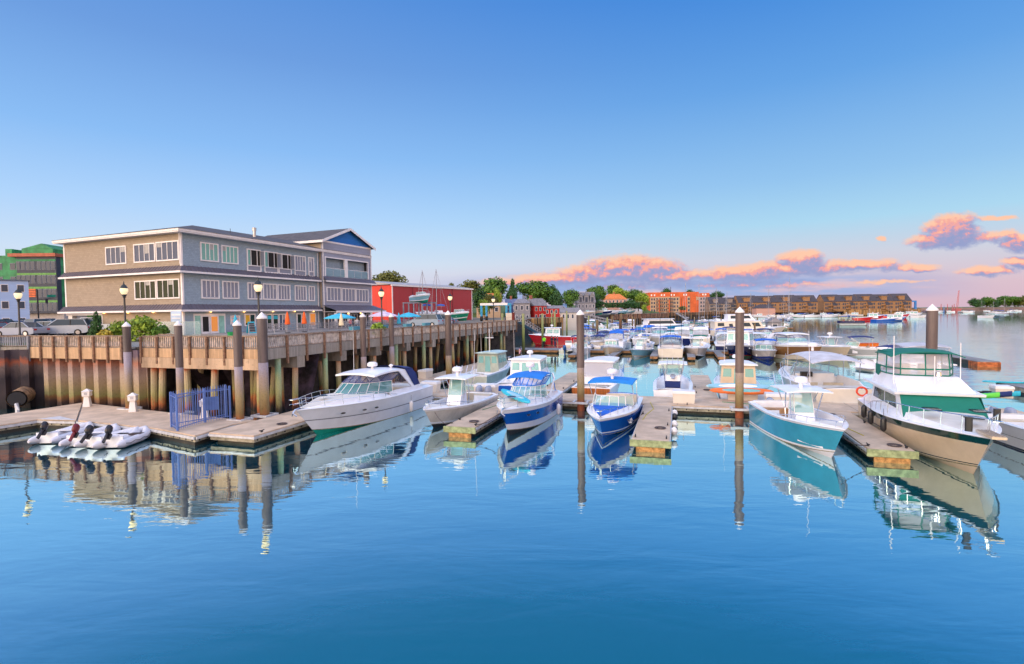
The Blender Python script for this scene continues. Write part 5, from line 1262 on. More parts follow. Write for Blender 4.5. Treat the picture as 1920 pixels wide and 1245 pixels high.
# ================================================================ red boat warehouse
RED1 = plank_mat('red_metal_cladding', 'c02f28', .5, 'x', .75, .5, var=.04, grain=False); RED2 = plank_mat('crimson_metal_cladding', 'a52a34', .5, 'x', .8, .5, var=.03, grain=False)
def px_box(name, label, cat, px, dep, ztop_px, w, d, rz, zb=GZ, wm_=None, group=None):
    """thing whose near left corner stands at photo column px at depth dep; returns root and height"""
    p = Q(px, ztop_px, dep); t = thing(name, label, cat, (p.x, p.y, zb), rz, group); return t, p.z-zb
wc = Q(735, 534, 118); wa = math.atan2(math.cos(R_(31)), math.sin(R_(31)))
wh = thing('warehouse', 'long red metal clad boat warehouse with grey roof and white corner trim', 'warehouse', (wc.x, wc.y, GZ), wa); HH = wc.z-GZ
# local x away along the long side, y to the left front
def isect(px, base, ang):      # distance along direction ang from base (xy) until photo column px
    r_ = ray(px, 590); k = r_.x/r_.y; c_, s_ = math.cos(ang), math.sin(ang); return (k*base.y-base.x)/(c_-k*s_)
WLn = isect(885, wc, wa)
m = MB(); m.box(0, WLn, 0, 16, 0, HH, RED2); m.build('side_wall', wh, smooth=False)
m = MB(); m.box(-.02, -.002, .02, 16, 0, HH-.02, plank_mat('bright_red_cladding', 'd2392c', .4, 'y', .75, .5, var=.04, grain=False)); m.build('front_wall', wh, smooth=False)
m = MB()
for k in (.22, .5, .72, 1.): m.box(WLn*k-.12, WLn*k+.12, -.09, -.003, 0, HH-.3, mat('dark_red_seam', (.22, .02, .03), .5)) if k < 1 else m.box(WLn-.15, WLn+.1, -.08, -.003, 0, HH, TRIM)
m.box(-.14, .14, -.1, -.003, 0, HH, TRIM); m.box(-.5, WLn+.4, -.35, -.101, HH-.25, HH+.1, TRIM); m.build('trim', wh, smooth=False)
m = MB(); m.loft([[(x, -.35, HH+.11), (x, 8, HH+1.3), (x, 16.3, HH+.11)] for x in (-.5, WLn+.4)], mat('pale_metal_roof', (.40, .38, .38), .5, var=.06)); m.build('roof', wh, smooth=False)
# boat rack with stored motorboat
rk = thing('boat_rack', 'grey steel frame boat rack against the red warehouse', 'rack', Q(757, 600, 96).xy.to_3d()+Vector((0, 0, GZ)), wa-.5)
m = MB(); rz_ = Q(757, 567, 96).z-GZ
for x in (0, 2., 3.6, 5.4):
    for y in (0, 2.2): m.box(x-.1, x+.1, y-.1, y+.1, 0, rz_-.2, mat('grey_steel', (.32, .33, .40), .5))
for y in (0, 2.2): m.box(-.1, 5.5, y-.1, y+.1, rz_-.2, rz_, mat('grey_steel', (.32, .33, .40), .5))
m.build('frame', rk, smooth=False)
rk.rotation_euler.z = R_(-14)
bb = cuddy('white and blue motorboat stored on top of the grey rack by the red warehouse', Q(791, 567.5, 95.2), R_(-52), L=6, B=2.2, hm=SKYH, bottom=ANTIF, nm=1, lo=True); bb.location.z += .3
# sailboats and hull on the hard
for px, dep, mz, lab in ((805, 100, 506, 'left of two sailing boats on the hard by the red warehouse, blue sail cover'), (830.5, 104, 504, 'sailing boat on the hard with the rightmost mast before the red warehouse')):
    p = Q(px, 600, dep); s_ = sailboat(lab, (p.x-.8, p.y, GZ+1.0), R_(130), L=7, B=2.2, mast=Q(px, mz, dep).z-GZ-1.0); 
p = Q(862, 592, 92); g_ = cuddy('green hulled boat with white deck stored on the quay beside the fifth lamp', (p.x, p.y, GZ+.9), R_(-55), L=6.5, B=2.2, hm=mat('boat_green', (.0, .22, .13), .3), bottom=mat('boat_green', (.0, .22, .13), .3), lo=True)
# quay side cars behind the boardwalk
# ---------------- cars
TYRE = mat('tyre', (.02, .02, .02), .9); RIMM = mat('alloy_rim', (.5, .5, .54), .3, metal=.8); CGL = glass_mat('car_glass', (.06, .09, .12), 1., .04); HL = mat('headlight', (.75, .78, .8), .1); TL = mat('taillight', (.5, .01, .01), .2)
def make_car(label, loc, rz, cm, kind='sedan', group='cars parked in the lot'):
    t = thing('parked_'+('pickup' if kind == 'pickup' else 'car'), label, 'pickup' if kind == 'pickup' else 'car', loc, rz, group)
    hs = {'sedan': (.95, 1.45), 'suv': (1.08, 1.72), 'pickup': (1.15, 1.85)}[kind]; zb, zt = hs; L2, w = (2.35 if kind != 'pickup' else 2.8), .9
    prof = [(-L2, .35), (-L2, zb*.8), (-L2+.12, zb), (-L2+.9, zb+.02), (L2-1.2, zb), (L2-.2, zb*.82), (L2, zb*.62), (L2, .3), (L2-.5, .22), (-L2+.4, .24)]
    m = MB(); m.loft([[(x, -w*k, z) for x, z in [(px*kk, pz) for px, pz in prof]] for k, kk in ((1, .985), (1.02, 1.))]+[[(x, w*k, z) for x, z in prof] for k in (1.02, 1)], cm); m.build('body', t)
    if kind == 'sedan': g = [(-1.75, zb), (-1.05, zt-.02), (.35, zt), (1.15, zb)]
    elif kind == 'suv': g = [(-2.25, zb), (-1.95, zt-.05), (.4, zt), (1.2, zb)]
    else: g = [(-.6, zb), (-.45, zt), (.75, zt), (1.45, zb)]
    m = MB(); ww = w*.82; m.hexa([(g[0][0], -w*.93, zb-.02), (g[3][0], -w*.93, zb-.02), (g[3][0], w*.93, zb-.02), (g[0][0], w*.93, zb-.02)], [(g[1][0], -ww, zt), (g[2][0], -ww, zt), (g[2][0], ww, zt), (g[1][0], ww, zt)], CGL); m.build('greenhouse', t, smooth=False)
    m = MB(); m.box(g[1][0]-.03, g[2][0]+.03, -ww-.02, ww+.02, zt+.001, zt+.05, cm)
    for s in (-1, 1):
        for a, b_ in ((g[0], g[1]), (g[3], g[2])): m.tube([(a[0], s*w*.93, a[1]), (b_[0], s*ww, b_[1])], .05, cm, 4)
        xm_ = (g[1][0]+g[2][0])/2; m.tube([(xm_, s*w*.935, zb), (xm_, s*(ww+.01), zt)], .04, BLACK, 4)
    m.build('roof', t, smooth=False)
    if kind == 'pickup': m = MB(); m.box(-L2+.15, -.7, -w+.12, w-.12, zb+.021, zb+.03, BLACK); m.build('bed', t, smooth=False)
    for x in (-L2+.9, L2-.9):
        for s in (-1, 1):
            m = MB(); m.tube([(x, s*(w-.2), .33), (x, s*(w+.03), .33)], .33, TYRE, 14); wl = m.build('wheel', t)
            m = MB(); m.tube([(x, s*(w+.0), .33), (x, s*(w+.045), .33)], .2, RIMM, 10); m.build('rim', wl)
    for s in (-1, 1):
        m = MB(); m.cbox((L2-.08, s*.66, zb*.68), (.22, .34, .14), HL); m.build('headlight', t, smooth=False)
        m = MB(); m.cbox((-L2+.04, s*.7, zb*.78), (.12, .3, .16), TL); m.build('taillight', t, smooth=False)
    return t
CARC = {'silver': mat('silver_car_paint', (.30, .35, .46), .3, var=.03), 'white': mat('white_car_paint', (.46, .52, .60), .3, var=.03, coat=.4), 'blue': mat('blue_car_paint', (.03, .08, .30), .2, var=.03, coat=.5), 'black': mat('black_car_paint', (.02, .022, .028), .2, var=.03, coat=.5), 'grey': mat('grey_car_paint', (.14, .16, .2), .25, metal=.3, var=.03), 'red': mat('red_car_paint', (.35, .02, .02), .2, var=.03), 'lightblue': mat('pale_blue_car_paint', (.32, .42, .52), .25, var=.03)}
def car_at(px, py, zz, color, kind, rzd, label): p = P(px, py, GZ); make_car(label, (p.x, p.y, GZ+.015), R_(rzd), CARC[color], kind)
car_at(40, 631.5, 0, 'silver', 'sedan', 175, 'silver sedan nearest the lamp at the far left, parked side on')
car_at(98, 627.5, 0, 'white', 'sedan', 10, 'pale white hatchback behind the silver sedan, parked side on')
car_at(-16, 629, 0, 'red', 'sedan', 170, 'dark red car cut by the left edge of the picture')
car_at(137, 626.5, 0, 'grey', 'suv', 205, 'grey suv with its front between the white hatchback and the carport column')
car_at(122, 629, 0, 'white', 'suv', 200, 'white suv nose just left of the white carport column')
car_at(176, 627.5, 0, 'white', 'pickup', 185, 'white pickup truck under the carport beside the cone shaped shrub')
car_at(152, 622.5, 0, 'blue', 'suv', 190, 'dark blue suv under the carport behind the white pickup')
for i, (px, py, c_, k_, a_) in enumerate([(8, 620.5, 'black', 'suv', 100), (26, 619.5, 'grey', 'sedan', 95), (47, 619.5, 'blue', 'sedan', 80), (64, 619, 'white', 'sedan', 95), (80, 619, 'silver', 'suv', 85), (97, 618.5, 'lightblue', 'sedan', 95), (112, 618, 'silver', 'sedan', 100), (150, 614, 'white', 'sedan', 90), (165, 613.5, 'grey', 'suv', 95), (180, 613.5, 'red', 'sedan', 85), (56, 614, 'silver', 'sedan', 90), (94, 613.5, 'white', 'suv', 90)]):
    nm_ = {'lightblue': 'pale blue'}.get(c_, c_)
    where = ['at the left edge behind the first row', 'left of the first lamp in the second row', 'just right of the first lamp in the second row', 'in the middle of the second row of cars', 'behind the white hatchback in the second row', 'second from the right in the second row', 'at the right end of the second row before the building', 'leftmost in the gap under the carport', 'in the middle of the gap under the carport', 'rightmost in the gap under the carport', 'in the back row before the construction site left part', 'in the back row before the construction site right part'][i]
    car_at(px, py, 0, c_, k_, a_, f'{nm_} {"suv" if k_ == "suv" else "sedan"} parked {where}')
for i, (px, dep, c_, k_) in enumerate([(797, 74, 'lightblue', 'suv'), (815, 76, 'white', 'suv'), (827, 78, 'grey', 'sedan')]):
    p = Q(px, 600, dep); make_car(['pale blue suv parked on the quay below the boat rack', 'white suv parked on the quay below the sailing boats', 'grey car parked on the quay behind the double steel pile'][i], (p.x, p.y, GZ+.015), R_(165), CARC[c_], k_, 'cars parked on the quay')
# ---------------- people
SKIN = mat('skin', (.45, .26, .18), .6, var=.03)
def person(label, loc, rz, top, legs, sit=False, hair=(.05, .03, .02), arms=0., sc_=1., bare=False):
    """one skinned body; clothing by height, hair as a child"""
    me = bpy.data.meshes.new('person')
    if sit: J = [((0, 0, .5), .15), ((0, 0, .75), .13), ((0, 0, 1.0), .14), ((0, 0, 1.13), .055), ((.02, 0, 1.22), .09), ((.02, 0, 1.33), .085), ((0, .11, .48), .09), ((.42, .12, .5), .07), ((.42, .12, .1), .045), ((.55, .12, .04), .035), ((0, -.11, .48), .09), ((.42, -.12, .5), .07), ((.42, -.12, .1), .045), ((.55, -.12, .04), .035), ((0, .2, 1.0), .05), ((.08, .25, .78), .042), ((.3, .2, .72), .03), ((.38, .18, .72), .025), ((0, -.2, 1.0), .05), ((.08, -.25, .78), .042), ((.3, -.2, .72), .03), ((.38, -.18, .72), .025)]
    else: J = [((0, 0, .93), .15), ((0, 0, 1.15), .125), ((0, 0, 1.40), .14), ((0, 0, 1.52), .055), ((.015, 0, 1.60), .088), ((.015, 0, 1.70), .082), ((0, .1, .88), .1), ((.03, .11, .48), .065), ((-.02, .12, .08), .045), ((.13, .13, .035), .035), ((0, -.1, .88), .1), ((0, -.11, .48), .065), ((-.04, -.12, .08), .045), ((.1, -.13, .035), .035), ((0, .2, 1.41), .05), ((.02, .26, 1.13), .042), ((.1+arms, .25, .92+arms), .03), ((.14+arms, .24, .84+arms), .028), ((0, -.2, 1.41), .05), ((.02, -.26, 1.13), .042), ((.1+arms, -.25, .92+arms), .03), ((.14+arms, -.24, .84+arms), .028)]
    E_ = [(0, 1), (1, 2), (2, 3), (3, 4), (4, 5), (0, 6), (6, 7), (7, 8), (8, 9), (0, 10), (10, 11), (11, 12), (12, 13), (2, 14), (14, 15), (15, 16), (16, 17), (2, 18), (18, 19), (19, 20), (20, 21)]
    me.from_pydata([j[0] for j in J], E_, []); o = bpy.data.objects.new('person', me); C.objects.link(o)
    md = o.modifiers.new('s', 'SKIN'); 
    for i, j in enumerate(J): v_ = me.skin_vertices[0].data[i]; v_.radius = (j[1], j[1]*(1.15 if i in (0, 1, 2) else 1)); v_.use_root = (i == 0)
    o.modifiers.new('d', 'SUBSURF').levels = 1
    dg = bpy.context.evaluated_depsgraph_get(); ev = bpy.data.meshes.new_from_object(o.evaluated_get(dg)); o.modifiers.clear(); o.data = ev; ev.materials.clear()
    for mm in (top, legs, SKIN): ev.materials.append(mm)
    hip = .55 if sit else .95; nk = 1.1 if sit else 1.5
    for p in ev.polygons:
        c_ = p.center; p.use_smooth = True
        k = 0 if c_.z > hip else 1
        if c_.z > nk: k = 2
        if abs(c_.y) > .18 and (c_.z < (1.12 if not sit else .85)) and (c_.z > hip-.2 or sit and c_.x < .45 and c_.z > .6): k = 2
        if bare and not sit and .06 < c_.z < .5: k = 2
        p.material_index = k
    hz = 1.33 if sit else 1.7
    m = MB(); m.lathe([(.088, -.06), (.1, .0), (.085, .07), (.04, .105), (.002, .11)], mat('hair_%d' % int(hair[0]*1000), hair, .8), (.0, 0, hz), 10); hh = m.build('hair', o)
    o.location = loc; o.rotation_euler = (0, 0, rz); o.scale = (sc_,)*3; o.rotation_mode = 'XYZ'
    return tag(o, label, 'person')
CLO = {k: mat('cloth_'+k, v, .9) for k, v in dict(lime=(.25, .9, .03), dark=(.015, .017, .03), navy=(.02, .04, .12), grey=(.2, .2, .22), pink=(.55, .18, .2), white=(.65, .65, .68), khaki=(.35, .27, .17), yellow=(.7, .45, .05), denim=(.07, .12, .25), red=(.5, .03, .04)).items()}
def person_px(px, py, z, label, rz, top, legs, **k): p = P(px, py, z); return person(label, p, rz, CLO[top], CLO[legs], **k)

# ================================================================ other buildings
def win_grid(t, xs, zs_, w, h_, gm, fm, y=-.01, depth=.04, frame=True, face='x', xoff=0.):
    """windows on the front wall (y = 0 plane) or end wall (x = xoff plane)"""
    for x in xs:
        for z in zs_:
            m = MB()
            if face == 'x': m.box(x-w/2-.1, x+w/2+.1, y-depth, y-.002, z-.1, z+h_+.1, fm)
            else: m.box(xoff-depth, xoff-.002, x-w/2-.1, x+w/2+.1, z-.1, z+h_+.1, fm)
            o = m.build('window', t, smooth=False); m = MB()
            if face == 'x': m.box(x-w/2, x+w/2, y-depth-.02, y-depth-.001, z, z+h_, gm)
            else: m.box(xoff-depth-.02, xoff-depth-.001, x-w/2, x+w/2, z, z+h_, gm)
            m.build('pane', o, smooth=False)
DG = glass_mat('town_window_glass', (.05, .07, .11), 1., .06)
ROOFG = mat('grey_shingle_roof', (.22, .22, .25), .85, var=.15); ROOFD = mat('charcoal_roof', (.06, .055, .07), .85, var=.15); ROOFO = mat('orange_tile_roof', (.62, .20, .06), .8, var=.15)
def house(label, px, ytop, dep, w, d, h_, rh, rzd, wm_, rm, zb=GZ, wins=None, gable='x', chim=None, name='house', cat='house', wmat=None, dorm=0):
    """front wall faces local -y; gable 'x': ridge along x; origin at front left corner; ytop = photo row of the ridge if zb is None"""
    p = Q(px, ytop, dep)
    if zb is None: zb = p.z-h_-rh
    t = thing(name, label, cat, (p.x, p.y, zb), R_(rzd)); wf = wmat or TRIM
    m = MB(); m.box(0, w, 0, d, -3, h_, wm_); m.build('wall', t, smooth=False)
    m = MB(); o_ = .3
    if gable == 'x':
        m.loft([[(x, -o_, h_-.05), (x, d/2, h_+rh), (x, d+o_, h_-.05)] for x in (-o_, w+o_)], rm)
        rf = m.build('roof', t, smooth=False)
        m = MB()
        for x in (-.003, w+.003): m.slab([(x, 0, h_-.02), (x, d, h_-.02), (x, d/2, h_+rh*.93)], (.0015 if x > 0 else -.0015, 0, 0), wm_)
        m.build('gable', t, smooth=False)
    elif gable == 'y':
        m.loft([[(-o_, y, h_-.05), (w/2, y, h_+rh), (w+o_, y, h_-.05)] for y in (-o_, d+o_)], rm); rf = m.build('roof', t, smooth=False)
        m = MB(); m.slab([(.02, -.31, h_-.02), (w-.02, -.31, h_-.02), (w/2, -.31, h_+rh*.9)], (0, -.02, 0), wm_); m.build('gable', t, smooth=False)
    else:
        m.loft([[(-o_, -o_, h_), (w+o_, -o_, h_), (w+o_, d+o_, h_), (-o_, d+o_, h_)], [(w*.25, d*.4, h_+rh), (w*.75, d*.4, h_+rh), (w*.75, d*.6, h_+rh), (w*.25, d*.6, h_+rh)]], rm); rf = m.build('roof', t, smooth=False)
    if chim: m = MB(); m.box(chim*w-.4, chim*w+.4, d*.45, d*.45+.8, h_+rh*.3, h_+rh+1.1, mat('chimney_brick', (.32, .12, .08), .85)); m.build('chimney', rf, smooth=False)
    if wins:
        nx, nz = wins; zz = [(k+.32)*h_/nz for k in range(nz)]
        win_grid(t, [(i+.5)*w/nx for i in range(nx)], zz, min(1.1, w/nx*.4), min(1.4, h_/nz*.45), DG, wf)
        nd = max(1, int(d/3.2)); 
        for xo in (0,): win_grid(t, [(i+.5)*d/nd for i in range(nd)], zz, 1., min(1.4, h_/nz*.45), DG, wf, face='y', xoff=xo)
    for k in range(dorm):
        x = (k+.5)*w/dorm; m = MB(); m.box(x-.9, x+.9, -.1, d*.4, h_, h_+rh*.62, wm_); m.loft([[(x-1.1, y, h_+rh*.62), (x, y, h_+rh*.95), (x+1.1, y, h_+rh*.62)] for y in (-.3, d*.45)], rm); o = m.build('dormer', rf, smooth=False)
        m = MB(); m.box(x-.5, x+.5, -.16, -.102, h_+.25, h_+rh*.5, DG); m.build('pane', o, smooth=False)
    return t
COLW = {k: plank_mat('clapboard_'+k, v, .25, 'z', .8, .7, var=.04, grain=False) for k, v in dict(blue='7da6e0', paleblue='a4bfe8', red='b8241f', white='c8c4c0', grey='8f8f98', tan='b79c80', cream='cdbfae', navy='3d4a78', pink='c49a8c', brown='6c5648').items()}
# blue house at the left
house('pale blue three storey house with flat roof and shopfront at the left edge', -40, 520, 108, 7.4, 6, 10.4, .3, 44, COLW['paleblue'], ROOFD, zb=GZ-.6, wins=(3, 3), gable='hip')
# green sheathed building under construction
GSH = mat('green_sheathing', (.04, .25, .10), .7, var=.3, vscale=.5); GSL = mat('lime_sheathing', (.14, .36, .09), .7, var=.15)
p = Q(-8, 480, 150); cn = thing('construction_building', 'green sheathed five storey apartment building under construction with dark window bays', 'building', (p.x, p.y, GZ), R_(2)); CH = Q(60, 478.5, 150).z-GZ
kx = 150/1000.
m = MB(); m.box(0, 117*kx, 0, 20, 3.2, CH, GSH); m.build('wall', cn, smooth=False)
m = MB(); m.box(0, 122*kx, -.5, 20, 0, 3.2, mat('pale_block_wall', (.42, .39, .38), .85, var=.1)); m.build('ground_floor_wall', cn, smooth=False)
m = MB(); m.box(46*kx, 117*kx, -1.6, -.002, 3.2, CH-.6, mat('dark_bay_frame', (.03, .04, .07), .6)); m.build('window_bay', cn, smooth=False)
m = MB(); m.box(34*kx, 119*kx, -2.2, 2, CH-.55, CH+.35, mat('rust_fascia', (.42, .12, .07), .7)); m.build('roof_fascia', cn, smooth=False)
flz = [3.5+k*(CH-4.2)/4 for k in range(4)]; WFR = mat('window_wrap', (.22, .26, .34), .6)
for fz in flz:
    for x in (49, 58, 66.5, 75, 86.5, 95, 103.5, 111.5):
        if fz == flz[1] and x in (66.5, 75): continue
        m = MB(); m.box((x-3.6)*kx, (x+3.6)*kx, -1.66, -1.602, fz+.35, fz+2.6, WFR); o = m.build('window', cn, smooth=False); m = MB(); m.box((x-3.1)*kx, (x+3.1)*kx, -1.7, -1.662, fz+.42, fz+2.5, DG); m.build('pane', o, smooth=False)
    m = MB(); m.box(46.2*kx, 116.8*kx, -1.68, -1.603, fz+2.7, fz+3.25, GSL if fz != flz[3] else GSH); m.build('floor_band', cn, smooth=False)
    for x in (6, 30):
        m = MB(); m.box((x-5)*kx, (x+5)*kx, -.06, -.002, fz+.5, fz+2.4, WFR); o = m.build('window', cn, smooth=False); m = MB(); m.box((x-4.5)*kx, (x+4.5)*kx, -.1, -.062, fz+.6, fz+2.3, DG); m.build('pane', o, smooth=False)
m = MB(); fz = flz[1]; 
for k in range(5): m.box(63*kx, 78.5*kx, -1.72, -1.612, fz+.4+k*.48, fz+.72+k*.48, ORANGE)
m.build('timber_infill', cn, smooth=False)
m = MB(); m.prism([(30*kx, 3), (88*kx, 3), (88*kx, 12), (30*kx, 12)], CH, CH+2.2, GSH); m.slab([(30*kx, 2.9, CH+2.2), (88*kx, 2.9, CH+2.2), (68*kx, 2.9, CH+3.7)], (0, 9, 0), GSH); m.build('roof_gable', cn, smooth=False)
m = MB(); m.box(0*kx, 12*kx, 3, 8, CH, CH+2.2, GSH); m.build('stair_tower', cn, smooth=False)
m = MB(); m.box(122*kx, 145*kx, 8, 20, 2, CH-4, GSL); m.box(121*kx, 146*kx, 7.6, 20, CH-4, CH-3.6, mat('rust_fascia', (.42, .12, .07), .7)); m.build('rear_wing', cn, smooth=False)
# traffic light pole and barrels
t = thing('traffic_signal', 'black traffic signal pole with a mast arm before the construction building', 'traffic light', P(73, 612, GZ), 0)
m = MB(); m.tube([(0, 0, 0), (0, 0, 8.2)], .14, BLACK, 8); m.tube([(0, 0, 6), (4.5, -1, 6.3)], .08, BLACK, 6); m.build('pole', t); m = MB(); m.cbox((2.6, -.7, 5.6), (.35, .3, 1.), BLACK); m.build('signal_head', t); m = MB(); m.cbox((3.9, -.95, 6.75), (1.9, .05, .5), mat('green_sign', (.0, .28, .16), .5)); m.build('street_sign', t)
for i, px in enumerate((60, 70, 97)):
    t = MB(); t.lathe([(.34, 0), (.34, .3), (.3, .301), (.3, 1.0), (.1, 1.05)], ORANGE, n=10); t.lathe([(.305, .45), (.305, .6)], WHITEP, n=10); t.lathe([(.305, .75), (.305, .9)], WHITEP, n=10); o = t.build('traffic_barrel'); o.location = P(px, 607.5, GZ); tag(o, ['leftmost of three orange traffic barrels near the construction site', 'middle orange traffic barrel near the construction site', 'rightmost orange traffic barrel near the construction site'][i], 'barrel', 'traffic barrels')

# town behind the harbour
house('orange roofed tan house behind the blue boat hoist trees', 893, 549.5, 190, 8.5, 9, 5, 3.2, 0, COLW['tan'], ROOFO, zb=None, wins=(3, 1), chim=.8)
house('slate blue house with two white chimneys behind the boat hoist', 948, 560, 195, 6.5, 8, 4.5, 2.2, 0, COLW['navy'], mat('blue_roof', (.12, .16, .3), .8), zb=None, wins=(3, 2), chim=.3)
house('pale grey house with hipped roof left of the bright red house', 963, 560, 180, 5.5, 8, 6.5, 1.6, 0, COLW['grey'], ROOFG, zb=None, wins=(3, 2), gable='hip')
h1 = house('bright red gabled house with grey roof on the waterfront street', 1001, 559, 185, 5.6, 5, 5.2, 2.6, 35, COLW['red'], ROOFG, zb=None, wins=(3, 2), chim=.12)
house('low red wing building right of the bright red gabled house', 1022, 573, 188, 6.2, 4, 2.6, 1.0, 0, COLW['red'], ROOFG, zb=None, wins=(4, 1))
house('tall pale blue narrow house between two round trees', 1048, 553, 215, 3.2, 6, 8, 1.5, 0, COLW['blue'], ROOFG, zb=None, wins=(1, 3), gable='y')
house('large grey house with three roof dormers and stacked balconies', 1083, 547, 225, 7.4, 9, 6.5, 4.6, 0, COLW['grey'], ROOFG, zb=None, wins=(5, 2), dorm=3)
t_ = house('long white boathouse on dark pilings at the water edge', 1052, 577, 168, 5.8, 4.5, 2.7, 1.5, 0, COLW['white'], ROOFG, zb=None, wins=(4, 1), name='boathouse', cat='boathouse')
t_ = house('tan mansion with orange roof and chimney above the dark hedge', 1133, 551, 300, 12.5, 9, 5.6, 3, 0, COLW['pink'], ROOFO, zb=None, wins=(6, 2), gable='hip', chim=.5)
house('grey gabled house half hidden left of the bright red house', 981, 553, 225, 4, 6, 5, 3, 0, COLW['grey'], ROOFG, zb=None, wins=(2, 1))
# brick apartment block
p = Q(1216, 548.5, 420); ob = thing('apartment_block', 'orange brick apartment block of five storeys with tan balcony bays', 'building', (p.x, p.y, GZ), R_(-4)); OH = p.z-GZ; k_ = .42
OBR = mat('orange_brick', (.60, .13, .04), .85, var=.12, vscale=.3); TNB = mat('tan_render', (.46, .33, .22), .85, var=.1); GRB = mat('grey_pink_render', (.42, .34, .34), .85, var=.1)
m = MB(); m.box(0, 92*k_, 0, 18, 0, OH, OBR); m.build('wall', ob, smooth=False)
m = MB(); m.box(3*k_, 57*k_, -.4, -.002, 0, OH-3.6, TNB); m.box(71*k_, 76*k_, -.4, -.002, 0, OH-3.6, TNB); m.build('tan_bay', ob, smooth=False)
m = MB(); m.box(92*k_, 111*k_, -.6, 16, 0, OH-4, GRB); m.box(87*k_, 92*k_, -.6, -.002, OH-6.5, OH-3.4, TNB); m.box(88*k_, 111*k_, -.7, 16, OH-4, OH-1., OBR); m.build('east_wing', ob, smooth=False)
for r in range(4):
    z = 1.0+r*(OH-4.4)/4
    for x in (6, 10.5, 15.5, 21, 25, 29, 33, 38, 41, 44.5, 48, 53): 
        m = MB(); m.box((x-1.3)*k_, (x+1.3)*k_, -.46, -.402, z, z+1.7, DG); m.build('window', ob, smooth=False)
    for x in (73.5, 96, 101, 107): m = MB(); m.box((x-1.3)*k_, (x+1.3)*k_, -.68, -.42 if x < 90 else -.602, z, z+1.6, DG); m.build('window', ob, smooth=False)
    for x0, x1 in ((13, 27), (31, 44)): m = MB(); m.box(x0*k_, x1*k_, -1.4, -.47, z-.5, z-.35, TRIM); m.box(x0*k_, x1*k_, -1.45, -1.401, z-.5, z+.5, mat('brown_balcony', (.3, .16, .1), .7)); m.build('balcony', ob, smooth=False)
for x in (5.5, 11, 24, 29, 42, 47, 65, 69, 99, 104): m = MB(); m.box((x-1.2)*k_, (x+1.2)*k_, -.05 if x < 90 else -.76, -.002 if x < 90 else -.702, OH-2.8, OH-1.5, WHITEP); o = m.build('window', ob, smooth=False)
for x in (19.5, 37.5): m = MB(); m.box((x-.8)*k_, (x+.8)*k_, -1.5, -.403, 0, OH-5.6, OBR); m.build('pilaster', ob, smooth=False)
# shingled waterfront condominiums
CON = shingle_mat('tan_condo_shingles', '9a7450', .5, .9); COND = shingle_mat('brown_condo_shingles', '7d6350', .5, .9)
def condo(label, px0, px1, ytop, dep, units, zb=GZ+.2, rz=-4, wall=None):
    p = Q(px0, ytop, dep); q_ = Q(px1, ytop, dep); t = thing('condominium_row', label, 'building', (p.x, p.y, zb), R_(rz), None); L = q_.x-p.x; H_ = p.z-zb; ew = H_*.55; wm_ = wall or CON
    m = MB(); m.box(0, L, 0, 14, -1, ew, wm_)
    m.build('wall', t, smooth=False)
    w = L/units
    for k in range(units):
        m = MB(); x0 = k*w; x1 = x0+w; drop = (k % 2)*.35
        m.loft([[(x+.03*(x == x0), -.6, ew-.1), (x, 6, H_-drop), (x, 8, H_-drop), (x, 14.6, ew-.1)] for x in (x0+.05, x1-.05)], ROOFD); rf = m.build('roof', t, smooth=False)
        m = MB(); m.slab([(x0+.0, -.55, ew-.3), (x0+.0, 6, H_-drop-.1), (x0, 14, ew-.3)], (.06, 0, 0), wm_); m.build('party_wall', t, smooth=False)
        # dormer, lean-to bay and balconies
        m = MB(); m.box(x0+w*.30, x0+w*.62, .4, 6, ew-.3, ew+(H_-ew)*.62, wm_); m.box(x0+w*.28, x0+w*.64, .2, 6, ew+(H_-ew)*.62, ew+(H_-ew)*.68, wm_); m.build('dormer', rf, smooth=False)
        m = MB(); m.add([(x0+w*.48, -1.8, 0), (x0+w*.66, -1.8, 0), (x0+w*.66, 0, 0), (x0+w*.48, 0, 0), (x0+w*.48, -1.8, ew*.55), (x0+w*.66, -1.8, ew*.55), (x0+w*.66, 1.5, ew+1.2), (x0+w*.48, 1.5, ew+1.2)], [(0, 1, 5, 4), (1, 2, 6, 5), (0, 4, 7, 3)], wm_); m.add([(x0+w*.46, -2.0, ew*.53), (x0+w*.68, -2.0, ew*.53), (x0+w*.68, 1.5, ew+1.25), (x0+w*.46, 1.5, ew+1.25)], [(0, 1, 2, 3)], ROOFD); m.build('bay', t, smooth=False)
        for fz in (.8, ew*.52):
            for fx in (.12, .24, .36, .76, .88): m = MB(); m.box(x0+w*fx-.55, x0+w*fx+.55, -.05, -.003, fz+.3, fz+1.9, DG); m.build('window', t, smooth=False)
            for fx in (.52, .61): m = MB(); m.box(x0+w*fx-.3, x0+w*fx+.3, -1.85, -1.803, fz+.2, fz+1.8, DG); m.build('window', t, smooth=False)
            m = MB(); m.box(x0+w*.2, x0+w*.46, -1.3, -.06, fz-.1, fz+.02, TRIM); m.box(x0+w*.2, x0+w*.46, -1.34, -1.301, fz-.1, fz+.85, wm_); m.build('balcony', t, smooth=False)
        m = MB(); m.cbox((x0+w*.15, 2.9, ew+(H_-ew)*.52), (1., .9, .1), DG); m.build('skylight', rf, smooth=False)
    return t
condo('brown shingled condominium row left of the gap, with steep dark roofs', 1384, 1528, 554, 400, 4)
condo('grey tan lower condominium wing beside the orange brick block', 1330, 1383, 557, 405, 2, wall=shingle_mat('grey_condo_shingles', '8c8078', .5, .9))
condo('tan shingled condominium row right of the gap, at the pier end', 1545, 1702, 552, 415, 5)
house('low pavilion with hipped charcoal roof before the left condominium row', 1418, 571, 375, 13, 8, 2.4, 2.6, -4, COLW['pink'], ROOFD, zb=GZ, gable='hip', name='pavilion', cat='pavilion')
